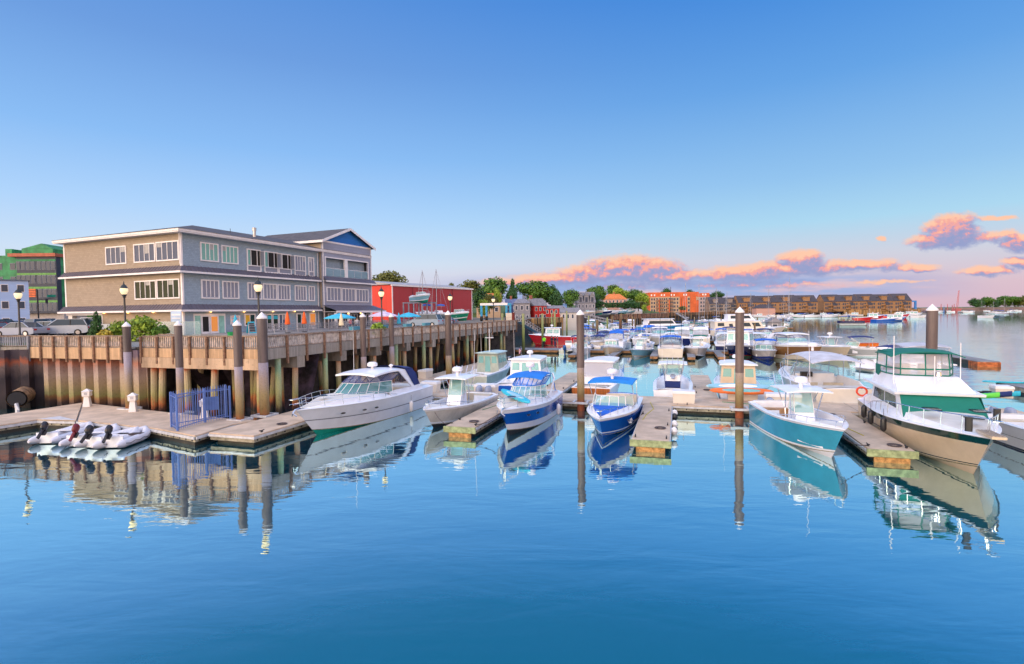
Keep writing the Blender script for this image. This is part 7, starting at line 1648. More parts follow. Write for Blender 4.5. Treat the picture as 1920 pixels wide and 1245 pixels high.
# green and cream flybridge yacht
def green_yacht():
    L, B = 10.3, 3.8; b = thing('motor_yacht', 'cream motor yacht with green sheer stripe, green flybridge canvas and windscreen cover', 'boat', W(17.25, -5.4), NR+R_(-4))
    sheer, ws, zs = hull(b, L, B, 1.25, 1.6, [(.04, GREENH), (.07, TANH), (.10, GREENH), (.76, TANH), (.97, GREENH), (1, GEL)], TANH, cock=(.0, .2, .5), crown=.3, crownf=lambda u: .5*min(1, max(0, (1-u)/.6)) if u > .5 else .3, draft=.6, full=2.0)
    z0 = 1.38
    cb = cabin(b, -3.5, 1.2, 1.5, 1.45, z0, z0+.92, .85, 0, GEL, [('port', .08, .46, .35, .85), ('port', .5, .86, .35, .85), ('star', .08, .46, .35, .85), ('star', .5, .86, .35, .85)], DGLASS, name='deckhouse')
    m = MB(); m.slab([(1.24, -1.42, z0+.1), (1.24, 1.42, z0+.1), (.42, 1.33, z0+.9), (.42, -1.33, z0+.9)], (.03, 0, .02), GREENC); m.build('windscreen_cover', cb, smooth=False)
    m = MB(); m.slab([(.95, 1.50, z0+.12), (.35, 1.46, z0+.88), (-.3, 1.46, z0+.88), (-.3, 1.52, z0+.5), (.4, 1.52, z0+.12)], (0, .01, 0), GREENC); m.build('side_cover', cb, smooth=False)
    fz = z0+.94
    m = MB(); m.hexa([(-4.3, -1.65, fz), (.55, -1.55, fz), (.55, 1.55, fz), (-4.3, 1.65, fz)], [(-4.3, -1.65, fz+.1), (.6, -1.55, fz+.1), (.6, 1.55, fz+.1), (-4.3, 1.65, fz+.1)], GEL)
    m.hexa([(-3.6, -1.45, fz+.102), (.25, -1.35, fz+.102), (.25, 1.35, fz+.102), (-3.6, 1.45, fz+.102)], [(-3.5, -1.3, fz+.62), (-1.05, -1.2, fz+.62), (-1.05, 1.2, fz+.62), (-3.5, 1.3, fz+.62)], GEL); m.build('flybridge', b, smooth=False)
    m = MB(); 
    for y in (-.5, .4): m.box(-2.6, -2.2, y-.25, y+.25, fz+.63, fz+1.05, SEAT)
    m.build('helm_seat', b, smooth=False)
    bz, tz = fz+.65, fz+1.62
    bot = [(-3.3, -1.3, bz), (-1.9, -1.25, bz), (-1.15, -.9, bz), (-1.05, 0, bz), (-1.15, .9, bz), (-1.9, 1.25, bz), (-3.3, 1.3, bz)]
    midp = [(x, y, bz+.28) for x, y, z in bot]; top = [(x-.1 if x > -3 else x, y*.97, tz) for x, y, z in bot]
    wrap(b, bot, midp, VINYL, GREENC, .03, 'vinyl_enclosure'); wrap(b, midp, top, VINYL, GREENC, .035, 'vinyl_enclosure')
    canopy(b, -3.45, -.85, 1.35, tz+.12, GREENC, .14, .04, .06, 'bimini_top', skirt=.08)
    m = MB(); 
    for s in (1, -1): m.slab([(-3.35, s*1.31, bz-.6), (-2.6, s*1.31, bz), (-2.6, s*1.31, bz+.3), (-3.4, s*1.31, bz+.3)], (0, s*.02, 0), GREENC)
    m.build('side_curtain', b, smooth=False)
    poles(b, [[(-.9, 1.2, fz+.1), (-.95, 1.2, tz+.5)], [(-.6, -1.3, fz+.1), (-.6, -1.3, tz+.8)], [(.0, 0, fz+.4), (.0, 0, fz+1.6)]], .02, WHITEP, 'antenna')
    m = MB(); m.lathe([(.03, 0), (.03, .15), (.12, .2), (.1, .35), (.02, .38)], STEEL, (-.2, .2, fz+.55), 8); m.build('searchlight', b)
    bow_rail(b, sheer, .22, .98, .62, inset=.1, n=10, pulpit=.45, r=.02)
    for x, y in ((2.2, .75), (2.2, -.75), (3.3, .15)):
        m = MB(); m.cbox((x, y, 2.02 if x < 3 else 1.95), (.55, .5, .05), DGLASS); m.build('deck_hatch', b, smooth=False)
    m = MB(); m.box(4.5, 5.7, -.2, .2, 1.66, 1.74, TANH); 
    for k in range(4): m.box(4.55, 5.65, -.17+k*.1, -.11+k*.1, 1.741, 1.76, mat('grating', (.4, .33, .26), .7))
    m.build('bow_pulpit', b, smooth=False)
    for x, y in ((2.9, 1.0), (4.95, -.55)): m = MB(); m.tube([(x, y, 1.75), (x, y, 1.9), (x, y, 2.2), (x, y, 2.24)], .11, BLACK, 10); m.build('deck_canister', b)
    for t in (.25, .4, .55): s_ = sheer(t); fender(b, s_.x, -s_.y-.14, 1.0, BLACK)
    m = MB(); n = 14; ring = []
    m.loft([[((.36+.08*math.cos(b_))*math.cos(a), .08*math.sin(b_), (.36+.08*math.cos(b_))*math.sin(a)) for b_ in [2*math.pi*j/8 for j in range(8)]] for a in [2*math.pi*i/18 for i in range(19)]], mat('lifebuoy_orange', (.75, .07, .02), .5), caps=False)
    o = m.build('life_ring', b); o.scale = (.62,)*3; o.location = (-L/2-.1, -1.5, 1.6); o.rotation_euler = (0, 0, R_(75))
    return b
green_yacht()
B7 = console_boat('white open fishing boat at the right edge with twin blue silver outboards', W(21.7, -6.6), NR+R_(3), L=9.2, B=2.8, fs=.95, fb=1.35, nm=2, bottom=BLKF, hm=GEL, bands=[(.1, NAVYH), (.5, GEL), (.52, NAVYH), (1, GEL)], rail=True)
# ---------------------------------------------------------------- inflatables by the left dock
HW = mat('white_hypalon', (.70, .70, .76), .5, var=.04)
def din(stx, sty, bwx, bwy, label, **k):
    a, b_ = P(stx, sty, .2), P(bwx, bwy, .35); d = b_-a; L = min(4.2, d.length+.3); c_ = (a+b_)/2; c_.z = 0
    return dinghy(label, c_, math.atan2(d.y, d.x), L=L, **k)
din(92, 824, 172, 796, 'leftmost grey inflatable dinghy with a white light pole and raised black outboard', tm=HW)
din(150, 829, 220, 800, 'second inflatable dinghy from the left with dark red outboard', tm=HW, motor=mat('dark_red_cowling', (.18, .01, .02), .3))
din(178, 832, 262, 806, 'third inflatable dinghy, long and pale, with black outboard', tm=HW)
din(212, 832, 276, 804, 'rightmost pale grey inflatable dinghy with dark seat bag and black outboard', tm=HW, seatm=mat('dark_brown_bag', (.06, .04, .04), .7))
# ---------------------------------------------------------------- boats on the far side of the cross dock
pilothouse('metal grey pilothouse boat seen from astern below the boardwalk', by_stern(888, 722, 8.2, FR+R_(-4)), FR+R_(-4), L=8.2, B=2.7, fs=.85, fb=1.3, hm=ALU, housem=mat('pale_green_grey_paint', (.45, .50, .42), .5), roofm=mat('pale_aqua_roof', (.5, .66, .66), .5), cx=(-.14, .16), hz=2.1, radome=False, mast=True)
lb = pilothouse('white lobster boat with dark blue transom and a flag on its roof', W(-4.25, 8.), FR+R_(2), L=9.6, B=3.1, fs=.9, fb=1.4, hm=GEL, bands=[(.12, BLKF), (.8, GEL), (1, GEL)], cx=(-.12, .2), hz=2.0, sole=CREAM)
m = MB(); m.box(-4.86, -4.815, -1.3, 1.3, .1, .85, BLUEH); m.build('transom_panel', lb, smooth=False); flag(lb, -1.0, .35, 2.5, .9)
pcb = pilothouse('white cabin boat with clear plastic back curtain and varnished orange wood transom', W(1.55, 8.1), FR+R_(-3), L=9.4, B=2.9, fs=.85, fb=1.4, hm=GEL, bottom=GEL, cx=(-.22, .15), hz=2.05, back=False, radome=False, sole=CREAM)
m = MB(); m.box(-4.76, -4.71, -1.28, 1.28, .2, .82, TEAK); m.build('transom_panel', pcb, smooth=False)
m = MB(); m.slab([(-2.24, -1.1, 1.35), (-2.24, 1.1, 1.35), (-2.29, 1.0, 2.3), (-2.29, -1.0, 2.3)], (-.02, 0, 0), VINYL); o = m.build('clear_curtain', pcb, smooth=False)
console_boat('open white boat seen from astern with a navy covered seat and small hardtop', W(6.55, 7.0), FR, L=7.6, B=2.6, fs=.85, fb=1.2, nm=0, seatcol=NAVYC, bottom=GEL, rad=False)
pilothouse('white cabin boat with wooden brown cockpit behind the paddleboards', W(10.75, 8.0), FR, L=8.0, B=2.9, fs=.8, fb=1.3, hm=GEL, housem=TANH, roofm=GEL, cx=(-.2, .15), hz=2.0, back=True, sole=TEAK)
wk = express('large white sport boat with pale grey canvas top, stern toward the dock', W(15.5, 8.3), FR+R_(8), L=10.2, B=3.5, fs=1.25, fb=1.6, bands=[(.1, BLKF), (1, CREAM)], bottom=BLKF, top='none', ph=())
canopy(wk, -4.2, 1.3, 1.45, 3.15, GREYC, .22, .04, .3, 'bimini_top', taper=.85)
poles(wk, [[(x, s*1.5, 1.3), (x-.4, s*1.4, 2.9)] for s in (1, -1) for x in (-3.4, -1.2, 1.)], .022, STEEL, 'top_frame'); radar(wk, -.8, .2, 3.45, .32); antenna(wk, .8, 1.2, 1.6, 3.4, 0)
fy = thing('flybridge_boat', 'white sport boat with stepped side and grey plastic enclosure behind the green canvas yacht', 'boat', W(21.3, 8.2), FR+R_(-3))
sheer, _, _ = hull(fy, 10, 3.5, 1.3, 1.7, [(.1, BLKF), (1, GEL)], BLKF, cock=(0, .25, .5), crown=.3)
cabin(fy, -2.2, 2.2, 1.45, 1.3, 1.3, 2.5, 1.2, .1, GEL, [('port', .1, .8, .35, .8), ('star', .1, .8, .35, .8), ('back', .3, .7, .1, .8)], DGLASS, roof=GEL, over=.3)
wrap(fy, [(-2.2, -1.2, 2.65), (.3, -1.1, 2.65), (.8, 0, 2.65), (.3, 1.1, 2.65), (-2.2, 1.2, 2.65)], [(-2.4, -1.1, 3.6), (-.1, -1., 3.6), (.2, 0, 3.6), (-.1, 1., 3.6), (-2.4, 1.1, 3.6)], VINYL, GREYC, .03, 'vinyl_enclosure'); canopy(fy, -2.5, .4, 1.2, 3.75, GREYC); bow_rail(fy, sheer, .4, .97, .55)
# paddleboards and kayaks on the dock
paddleboard(P(1384, 727, 1.25)+ga*.2, -GA+.03, SKYH, GEL, 'pale blue and white paddleboard, upper one of the stacked pair by the tall pile', 3.7, (.5, .0))
paddleboard(P(1390, 735, 1.08)+ga*.1, -GA+.03, mat('orange_board', (.75, .16, .02), .4), mat('aqua_stripe', (.2, .5, .5), .5), 'orange paddleboard, lower one of the stacked pair by the tall pile', 3.6, (.5, .0))
for px, py, mm, lab, rz in ((1812, 748, LIMEP, 'lime green kayak on the dock behind the green canvas yacht', .0), (1837, 746, NAVYC, 'dark navy kayak between the lime and aqua ones', .05), (1850, 745, CYANP, 'aqua kayak right of the navy kayak on the dock', -.05)):
    m = MB(); n = 9; m.loft([[(-1.6+3.2*i/n, .33*math.sin(math.pi*(i+.3)/(n+.6))*math.cos(a), .18+.16*math.sin(a)+.12*(2*i/n-1)**2) for a in [2*math.pi*j/8 for j in range(8)]] for i in range(n+1)], mm); o = m.build('kayak'); m = MB(); m.lathe([(.2, 0), (.24, .04), (.22, .05), (.18, .0)], BLACK, (0, 0, .33), 12); m.build('cockpit_rim', o)
    o.location = P(px, py, .52); o.rotation_euler = (0, 0, -GA+rz); tag(o, lab, 'kayak')
dock_box(P(1883, 747, .5)+ga*.3, .9, 'small white dock box at the right edge beside the kayaks')
# mooring lines
def line(a, b_, label, sag=.35, r=.018):
    pts = [a.lerp(b_, i/8)-Vector((0, 0, sag*4*(i/8)*(1-i/8))) for i in range(9)]
    o0 = pts[0].copy(); m = MB(); m.tube([p-o0 for p in pts], r, ROPE, 4); o = m.build('mooring_line'); o.location = o0; return tag(o, label, 'rope')
line(W(-10.1, -10.6, 1.3), W(-11.75, -8.5, .55), 'dark rope from the bow of the big white cruiser to the dock')
line(W(-5.1, -7.3, .95), W(-3.75, -8.0, .55), 'pale rope from the white fishing boat bow to the finger dock', .3)
line(W(-1.3, -7.7, 1.1), W(-2.55, -8.1, .55), 'dark rope from the blue and white cruiser bow to the finger dock', .15)
line(W(12.9, -8.6, 1.1), W(14.2, -7.8, .55), 'dark rope from the teal boat bow down to the finger dock', .2)
line(W(16.6, -8.6, 1.4), W(15.4, -3, .8), 'long dark rope hanging along the cream yacht hull', .5)
line(W(4.6, -6.5, .8), W(5.1, -3.1, .55), 'rope from the bright blue boat side to the finger dock', .2)
line(W(-3.0, 10, 1.1), W(-2.3, 7, .55), 'dark rope from the lobster boat to the rear finger dock', .1)
for s, z in ((6.72, 0), (6.72, 1), (6.72, 2), (6.72, 3)):
    pass
for i, t in enumerate((-1.6, -2.7, -4.6, -6.2)):
    m = MB(); m.lathe([(.02, .2), (.12, .14), (.17, 0), (.12, -.14), (.02, -.2)], WHITEP if i != 1 else BLACK, n=10); o = m.build('dock_fender'); o.location = W(6.72, t, .32)
    tag(o, ['round white fender highest on the right edge of the finger beside the blue boat', 'round black fender on the right edge of the finger beside the blue boat', 'large white fender in the middle of that finger dock right edge', 'white fender nearest the camera on the right edge of the finger beside the blue boat'][i], 'fender')
# ================================================================ second row (around the next cross dock)
K = dict(lo=True)
pilothouse('small cabin boat with cream yellow bow and two square windows, second row', by_bow(1142, 668, 7, NR), NR, L=7, B=2.6, hm=TANH, bands=[(.85, TANH), (1, GEL)], nm=1, hz=1.75, cx=(-.05, .18), radome=False, **K)
console_boat('pale blue fishing boat with white hardtop bow on, second row', by_bow(1190, 671, 7.5, NR+R_(-8)), NR+R_(-8), L=7.5, B=2.7, hm=SKYH, bands=[(.12, TANH), (.9, SKYH), (1, GEL)], topm=GEL, **K)
sf = express('white cruiser seen from astern under a blue bimini with outrigger poles', W(17.2-5.0+.4, 37.6), FR, L=9, B=3.3, canvas=BLUEC, top='bimini', fs=1.2, bands=[(.1, BLKF), (1, CREAM)], **K)
sf.location = by_stern(1257, 672, 9, FR); flag(sf, -4.4, -.3, 1.2, .9)
poles(sf, [[(-1, s*1.3, 1.2), (-1.3, s*1.35, 7.5)] for s in (1, -1)]+[[(-1, 0, 2.8), (-1, 0, 9.)]], .03, BLACK, 'outrigger')
console_boat('white boat bow on with black boot stripe and tall grey tower frame, second row', by_bow(1308, 671, 7.5, NR+R_(2)), NR+R_(2), L=7.5, B=3.0, fs=1.0, fb=1.35, hm=mat('warm_white_hull', (.62, .56, .52), .3), bottom=BLKF, rad=False, **K)
pilothouse('navy hulled boat with white wheelhouse and red green boot stripes behind the tall pile', by_bow(1378, 673, 9.5, NR+R_(-14)), NR+R_(-14), L=9.5, B=3.6, fs=1.3, fb=1.8, hm=NAVYH, bands=[(.10, mat('boot_green', (0, .2, .12), .4)), (.17, REDH), (.9, NAVYH), (1, GEL)], bottom=mat('boot_green', (0, .2, .12), .4), hz=2.4, **K)
cuddy('white bowrider with blue bimini and dark blue bottom, bow on', by_bow(1442, 677, 7.5, NR), NR, L=7.5, B=2.6, fs=.95, fb=1.3, hm=GEL, bottom=BLUEF, bands=[(.30, BLUEF), (1, mat('warm_white_hull', (.62, .56, .52), .3))], bim=BLUEC, open_bow=True, **K)
express('large white cruiser with brown hull side and cream bottom, bow to the right', by_bow(1528, 679, 11, NR+R_(20), .38), NR+R_(20), L=11, B=3.6, fs=1.6, fb=2.0, bands=[(.08, CREAM), (.30, CREAM), (.88, BROWNH), (1, GEL)], bottom=CREAM, canvas=None, top='hard', vinyl=VINYL, **K)
console_boat('white topped fishing boat with pale yellow hull, bow right, beside the brown cruiser', by_bow(1588, 670, 8, NR+R_(18)), NR+R_(18), L=8, B=2.8, fs=1.1, fb=1.4, hm=TANH, bands=[(.9, TANH), (1, GEL)], **K)
cuddy('pale grey hulled boat with blue cover between the orange box and green canvas', by_stern(1690, 668, 9, LEFT+R_(-8)), LEFT+R_(-8), L=9, B=2.8, fs=1.0, fb=1.2, hm=GREYH, bottom=BLKF, bim=NAVYC, **K)
cuddy('white boat with navy bimini directly left of the tall right hand pile', by_bow(1722, 690, 7, RIGHT+R_(30)), RIGHT+R_(30), L=7, B=2.6, hm=GEL, bim=NAVYC, **K)
p = P(1622, 657, .5); m = MB(); m.box(-1.4, 1.4, -.5, .5, 0, .9, mat('bright_orange_paint', (.75, .18, .01), .6)); m.box(-1.45, 1.45, -.55, .55, .901, .96, ORANGE); o = m.build('dock_bin', smooth=False); o.location = p; tag(o, 'long bright orange bin on the second cross dock', 'bin')
console_boat('small pale blue skiff with white covered console near the orange dock', by_bow(930, 662, 5, RIGHT+R_(-30)), RIGHT+R_(-30), L=5, B=2, fs=.6, fb=.9, hm=SKYH, top='none', nm=1, motor=mat('blue_cowl', (.02, .12, .35), .4), cover=GREYC, **K)
rw = pilothouse('bright red workboat with white frame behind the people on the dock', Vector((0, 0, 0)), NR, L=9, B=3.4, fs=1.5, fb=2., hm=REDH, bands=[(.1, REDH), (.95, REDH), (1, REDH)], bottom=REDH, hz=2.1, housem=GEL, **K); rw.location = P(1038, 647, 0); rw.rotation_euler.z = LEFT+R_(15)
console_boat('silver skiff with raised black outboard right of the standing people', by_stern(1060, 664, 5.5, FR), FR, L=5.5, B=2.1, fs=.6, fb=.8, hm=ALU, top='none', nm=1, motor=mat('blue_cowl', (.02, .12, .35), .4), **K)
dinghy('black inflatable boat between the silver skiff and the tall brown pile', P(1075, 664, 0), NR, L=3.6, B=1.7, tm=BLACK, tilt=False)
cuddy('white motorboat half hidden left of the tall brown pile', by_bow(1082, 668, 6, NR), NR, L=6, B=2.4, **K)
express('white cabin cruiser with navy bimini and a red float on its side', by_bow(1112, 658, 8, NR+R_(-15)), NR+R_(-15), L=8, B=2.8, canvas=NAVYC, top='bimini', bands=[(1, CREAM)], fs=1.3, **K)
console_boat('small white boat with hardtop between the cream cabin boat and pale blue one', by_bow(1166, 655, 6, NR), NR, L=6, B=2.3, rad=False, nm=1, **K)
express('white boat with bright blue canvas behind the pale blue fishing boat', by_bow(1188, 645, 7, NR), NR, L=7, B=2.6, canvas=mat('cobalt_canvas', (.01, .07, .5), .8), top='bimini', fs=1.1, **K)
console_boat('white inflatable hulled boat with dark outboards facing away on the second dock', by_stern(1210, 655, 6.5, FR), FR, L=6.5, B=2.6, fs=.8, fb=1.0, motor=COWLK, rad=False, **K)
# people on the dock and terrace
person_px(1020.5, 651.5, .5, 'person in a lime green shirt and dark trousers standing on the office dock', NR, 'lime', 'dark', arms=.05)
person_px(1034.5, 651.5, .5, 'person in black leaning by the red workboat, left of the dark trio', NR+1, 'dark', 'dark', arms=.2)
person_px(1041, 652, .5, 'person in black top and trousers, middle of the dark clothed trio', NR-.6, 'dark', 'navy', arms=.1)
person_px(1045.5, 652.5, .5, 'person in navy shorts with yellow sleeve, right of the dark clothed trio', NR-1.2, 'navy', 'khaki', bare=True)
person('person in a pink shirt seated with their back to the railing under the porch', BL(hitR(655, 620, -6)[0], -6.2), BA+R_(80), CLO['pink'], CLO['denim'], sit=True, hair=(.12, .02, .01))
person('person in white seated at a table right of the pink shirted one', BL(hitR(667, 620, -5)[0], -5.2), BA+R_(200), CLO['white'], CLO['grey'], sit=True)
person('person in red seated by the last porch column', BL(hitR(699, 620, -5)[0], -5.), BA+R_(120), CLO['red'], CLO['dark'], sit=True)
person('person in grey standing in the balcony opening, left bay', BL(wx0+2.2, y_+.9, oz0-.03), BA-1.5, CLO['grey'], CLO['dark'])
person('person in denim blue standing in the balcony opening, right bay', BL(mx+1.6, y_+.9, oz0-.03), BA-1.5, CLO['denim'], CLO['dark'])
# ================================================================ rows behind: specific large boats
tb = thing('tour_boat', 'long white and bright blue tour boat deep in the marina', 'boat', P(1240, 629, 0), R_(4))
hull(tb, 11.5, 3.8, 1.9, 2.1, [(.12, GEL), (.45, mat('aqua_stripe_paint', (.05, .50, .70), .3)), (.62, mat('slate_stripe', (.18, .24, .34), .3)), (.92, mat('azure_paint', (.02, .28, .65), .3)), (1, GEL)], GEL, n=9, full=4, rake=.06); cabin(tb, -4.2, 3.4, 1.6, 1.5, 1.9, 3.1, 1.2, .3, GEL, [('port', .05, .95, .3, .75), ('star', .05, .95, .3, .75), ('front', .1, .9, .2, .8)], DGLASS, roof=GEL, over=.5); tb.scale = (.95, 1.15, 1.25)
p = P(1400, 636, 0); hb = thing('motor_trawler', 'biggest cream two deck motor cruiser left and right of the tall middle pile', 'boat', p, LEFT+R_(190))
hull(hb, 15, 4.4, 1.9, 2.5, [(.1, REDH), (1, CREAM)], REDH, n=9); c1 = cabin(hb, -6.6, 3.2, 1.9, 1.7, 1.8, 3.6, 1.2, .1, CREAM, [('port', .06, .2, .5, .85), ('port', .6, .75, .45, .85), ('port', .8, .95, .45, .85), ('star', .06, .2, .5, .85), ('star', .6, .75, .45, .85), ('star', .8, .95, .45, .85), ('star', .3, .38, .45, .75)], DGLASS, roof=GEL); cabin(hb, -4, 1.2, 1.5, 1.3, 3.75, 4.9, .8, .1, GEL, [('port', .1, .9, .35, .85), ('star', .1, .9, .35, .85)], DGLASS, roof=GEL)
fh = house('small grey gabled float house on the dock deep in the marina', 1440, 596.5, 118, 3.1, 3, 2.2, 1.2, -14, COLW['grey'], ROOFG, zb=.5, wins=(1, 1), gable='y', name='float_house', cat='float house')
fh.location = P(1440, 621, .5)
def fishing(label, px, py, rz, cm, L=10, low=False):
    b_ = pilothouse(label, P(px, py, 0), rz, L=L, B=3.8, fs=1.2 if not low else .9, fb=2.4 if not low else 2., hm=cm, bands=[(.1, cm), (.95, cm), (1, cm)], bottom=cm, hz=2.6, cx=(0, .28), lo=True, mast=True); return b_
fishing('bright red fishing boat in the channel before the condominiums, bow right', 1628, 600.5, R_(-20), REDH, 13)
fishing('blue fishing boat with low stern right of the bright red one', 1669, 602.5, R_(8), BLUEH, 16, True)
fishing('darker red fishing boat behind the bow of the blue fishing boat', 1681, 596.5, R_(-50), REDH, 12)
fishing('big white motor yacht at the pier end, bow right', 1702, 594, R_(5), GEL, 20)
console_boat('small white boat just left of the tall right hand pile in the channel', P(1722.5, 596, 0), NR+1, L=7, B=3, fs=1.2, fb=1.5, lo=True, rad=False)
pt_ = thing('pontoon_boat', 'pontoon boat with blue bimini motoring alone in the channel', 'boat', P(1596, 610.5, 0), R_(-12))
m = MB()
for s in (-1, 1): m.tube([(-4, s*1.1, .25), (3.4, s*1.1, .25), (4.1, s*1.1, .5)], .4, ALU, 8)
m.build('pontoon', pt_); m = MB(); m.box(-4, 3.8, -1.4, 1.4, .7, .85, GREYH); m.build('deck', pt_); m = MB(); m.box(-3.8, 3.6, -1.4, -1.34, .86, 1.6, NAVYH); m.box(-3.8, 3.6, 1.34, 1.4, .86, 1.6, NAVYH); m.box(3.55, 3.6, -1.33, 1.33, .86, 1.6, NAVYH); m.build('side_panel', pt_, smooth=False)
canopy(pt_, -3.4, 1.6, 1.4, 3.3, BLUEC); poles(pt_, [[(x, s*1.35, 1.6), (x-.3, s*1.35, 3.1)] for x in (-3, 1.5) for s in (-1, 1)], .04); seats(pt_, 1, -1.1, 1.1, .86, GEL); seats(pt_, -2, -1.1, 1.1, .86, REDP)
for i, (x, c_) in enumerate(((-2.2, 'red'), (-.6, 'white'), (.8, 'navy'))): person(['person in red seated at the stern of the pontoon boat', 'person in white seated amidships on the pontoon boat', 'person in navy seated forward on the pontoon boat'][i], pt_.location+dirv(R_(-12))*x+Vector((0, 0, .75)), R_(-12)+i, CLO[c_], CLO['khaki'], sit=True)
rl = console_boat('white motorboat running toward the camera in the open channel with a wake', P(1851, 596.5, 0), -1.45, L=7.5, B=3.2, fs=1.2, fb=1.5, top='T', lo=True, rad=False)
# moored sailboats in the channel at the right
for i, (px, py, dep, mt) in enumerate([(1865.5, 587, 0, 564), (1880.5, 588.5, 0, 560), (1822, 583, 0, 566), (1836, 582.8, 0, 563.5), (1839.5, 583.3, 0, 564), (1847, 583.5, 0, 571), (1897, 584.2, 0, 567)]):
    q_ = P(px, py, 0); D_ = q_.y; mh = Q(px, mt, D_).z
    sailboat(['moored sailboat with pale hull before the low gap tree on the right shore', 'moored sailboat nearest the camera in the right channel, bow on', 'leftmost moored sailboat below the small dark tree', 'moored sailboat, left one of a close pair of masts', 'moored sailboat, right one of a close pair of masts', 'short masted moored sailboat right of the close pair', 'rightmost moored sailboat near the picture edge'][i], q_, [2.8, -1.5, .2, 2.9, .3, 3.0, .2][i], L=10, mast=mh, group='moored sailboats in the channel')
for i, (px, py) in enumerate([(1763, 585.5), (1781.5, 585.5), (1804, 586), (1813.5, 586.3), (1821, 586), (1907, 584)]):
    cuddy(['small moored white motorboat at the far left of the channel', 'white moored motorboat below the reddish channel piles', 'dark low motorboat below the lattice crane', 'tiny white motorboat right of the lattice crane', 'tiny pale motorboat left of the first sailboat', 'white motorboat with cabin near the right picture edge'][i], P(px, py, 0), [.1, 3., .2, 2.9, 0, 3.2][i], L=8, B=2.8, fs=1.2, fb=1.5, hm=[GEL, GEL, BLKF, GEL, GREYH, GEL][i], lo=True, group='moored motorboats in the channel')
# masts in the middle
for i, (px, yb, mt, cv) in enumerate([(1287, 606, 530, GREYC), (1310.5, 606, 532, BLUEC), (1341.5, 603, 540, BLUEC), (1364, 601, 547, NAVYC), (1361, 603, 554, GREYC), (1319, 604, 550, GREYC), (1408.5, 602, 549, NAVYC), (1440.5, 600, 540.5, GREYC), (1467.5, 598, 552, BLUEC), (1481, 599, 519, NAVYC), (1477.5, 602, 553, GREYC), (961, 608, 552, GREYC), (1345, 602, 552, GREYC)]):
    q_ = P(px, yb, 0); mh = Q(px, mt, q_.y).z
    if i == 11: continue
    sailboat(['white sailboat with the tallest pale mast before the orange brick block', 'sailboat right of the tallest pale mast, its mast crossing the grey wing', 'sailboat with blue sail cover before the brown condominium row left end', 'sailboat with navy sail cover, right one of three masts close together', 'short masted sailboat just left of the navy covered one', 'short masted sailboat at the right edge of the orange brick', 'sailboat with navy cover behind the left condominium skylights', 'sailboat with grey cover in front of the pavilion roof', 'sailboat with blue cover left of the very tall dark mast', 'sailboat carrying the very tall dark mast with one crosstree', 'short masted sailboat directly beside the very tall mast', '', 'sailboat with grey cover between two condominium masts'][i], q_, NEAR+(i % 3-1)*.4, L=9.5, mast=mh, cover=cv, group='sailboats berthed in the middle marina')
# ================================================================ dense rows of berthed boats
rnd = random.Random(42)
HC = [('white', GEL), ('cream', CREAM), ('navy', NAVYH), ('pale blue', SKYH), ('tan', TANH), ('bright blue', BLUEH), ('grey', GREYH), ('white', GEL), ('cream', CREAM), ('white', GEL), ('dark green', GREENH), ('red', REDH)]
TC = [('blue', BLUEC), ('navy', NAVYC), ('white', GEL), ('grey', GREYC), ('white', GEL), ('green', GREENC), ('blue', BLUEC)]
rows_ = [('second back', 49, 45.3, FR, -7.5, 60, 3.4), ('third', 61.5, 68.7, NR, -8.5, 60, 3.3), ('fourth', 77, 71.7, FR, -11, 64, 3.4), ('fifth', 91.5, 98.7, NR, -14, 68, 3.5), ('sixth', 107, 101.7, FR, -16, 76, 3.6), ('seventh', 132, 139.5, NR, -19, 95, 4.2), ('eighth', 149, 143, FR, -21, 100, 4.4)]
ORD = ['first', 'second', 'third', 'fourth', 'fifth', 'sixth', 'seventh', 'eighth', 'ninth', 'tenth', 'eleventh', 'twelfth', 'thirteenth', 'fourteenth', 'fifteenth', 'sixteenth', 'seventeenth', 'eighteenth', 'nineteenth', 'twentieth', 'twenty first']
def px_of(p): 
    v_ = p-Vector((0, 0, CAM_H)); dz_ = v_.dot(CF); return 960+FPX*v_.dot(CR)/dz_, 622.5-FPX*v_.dot(CU)/dz_
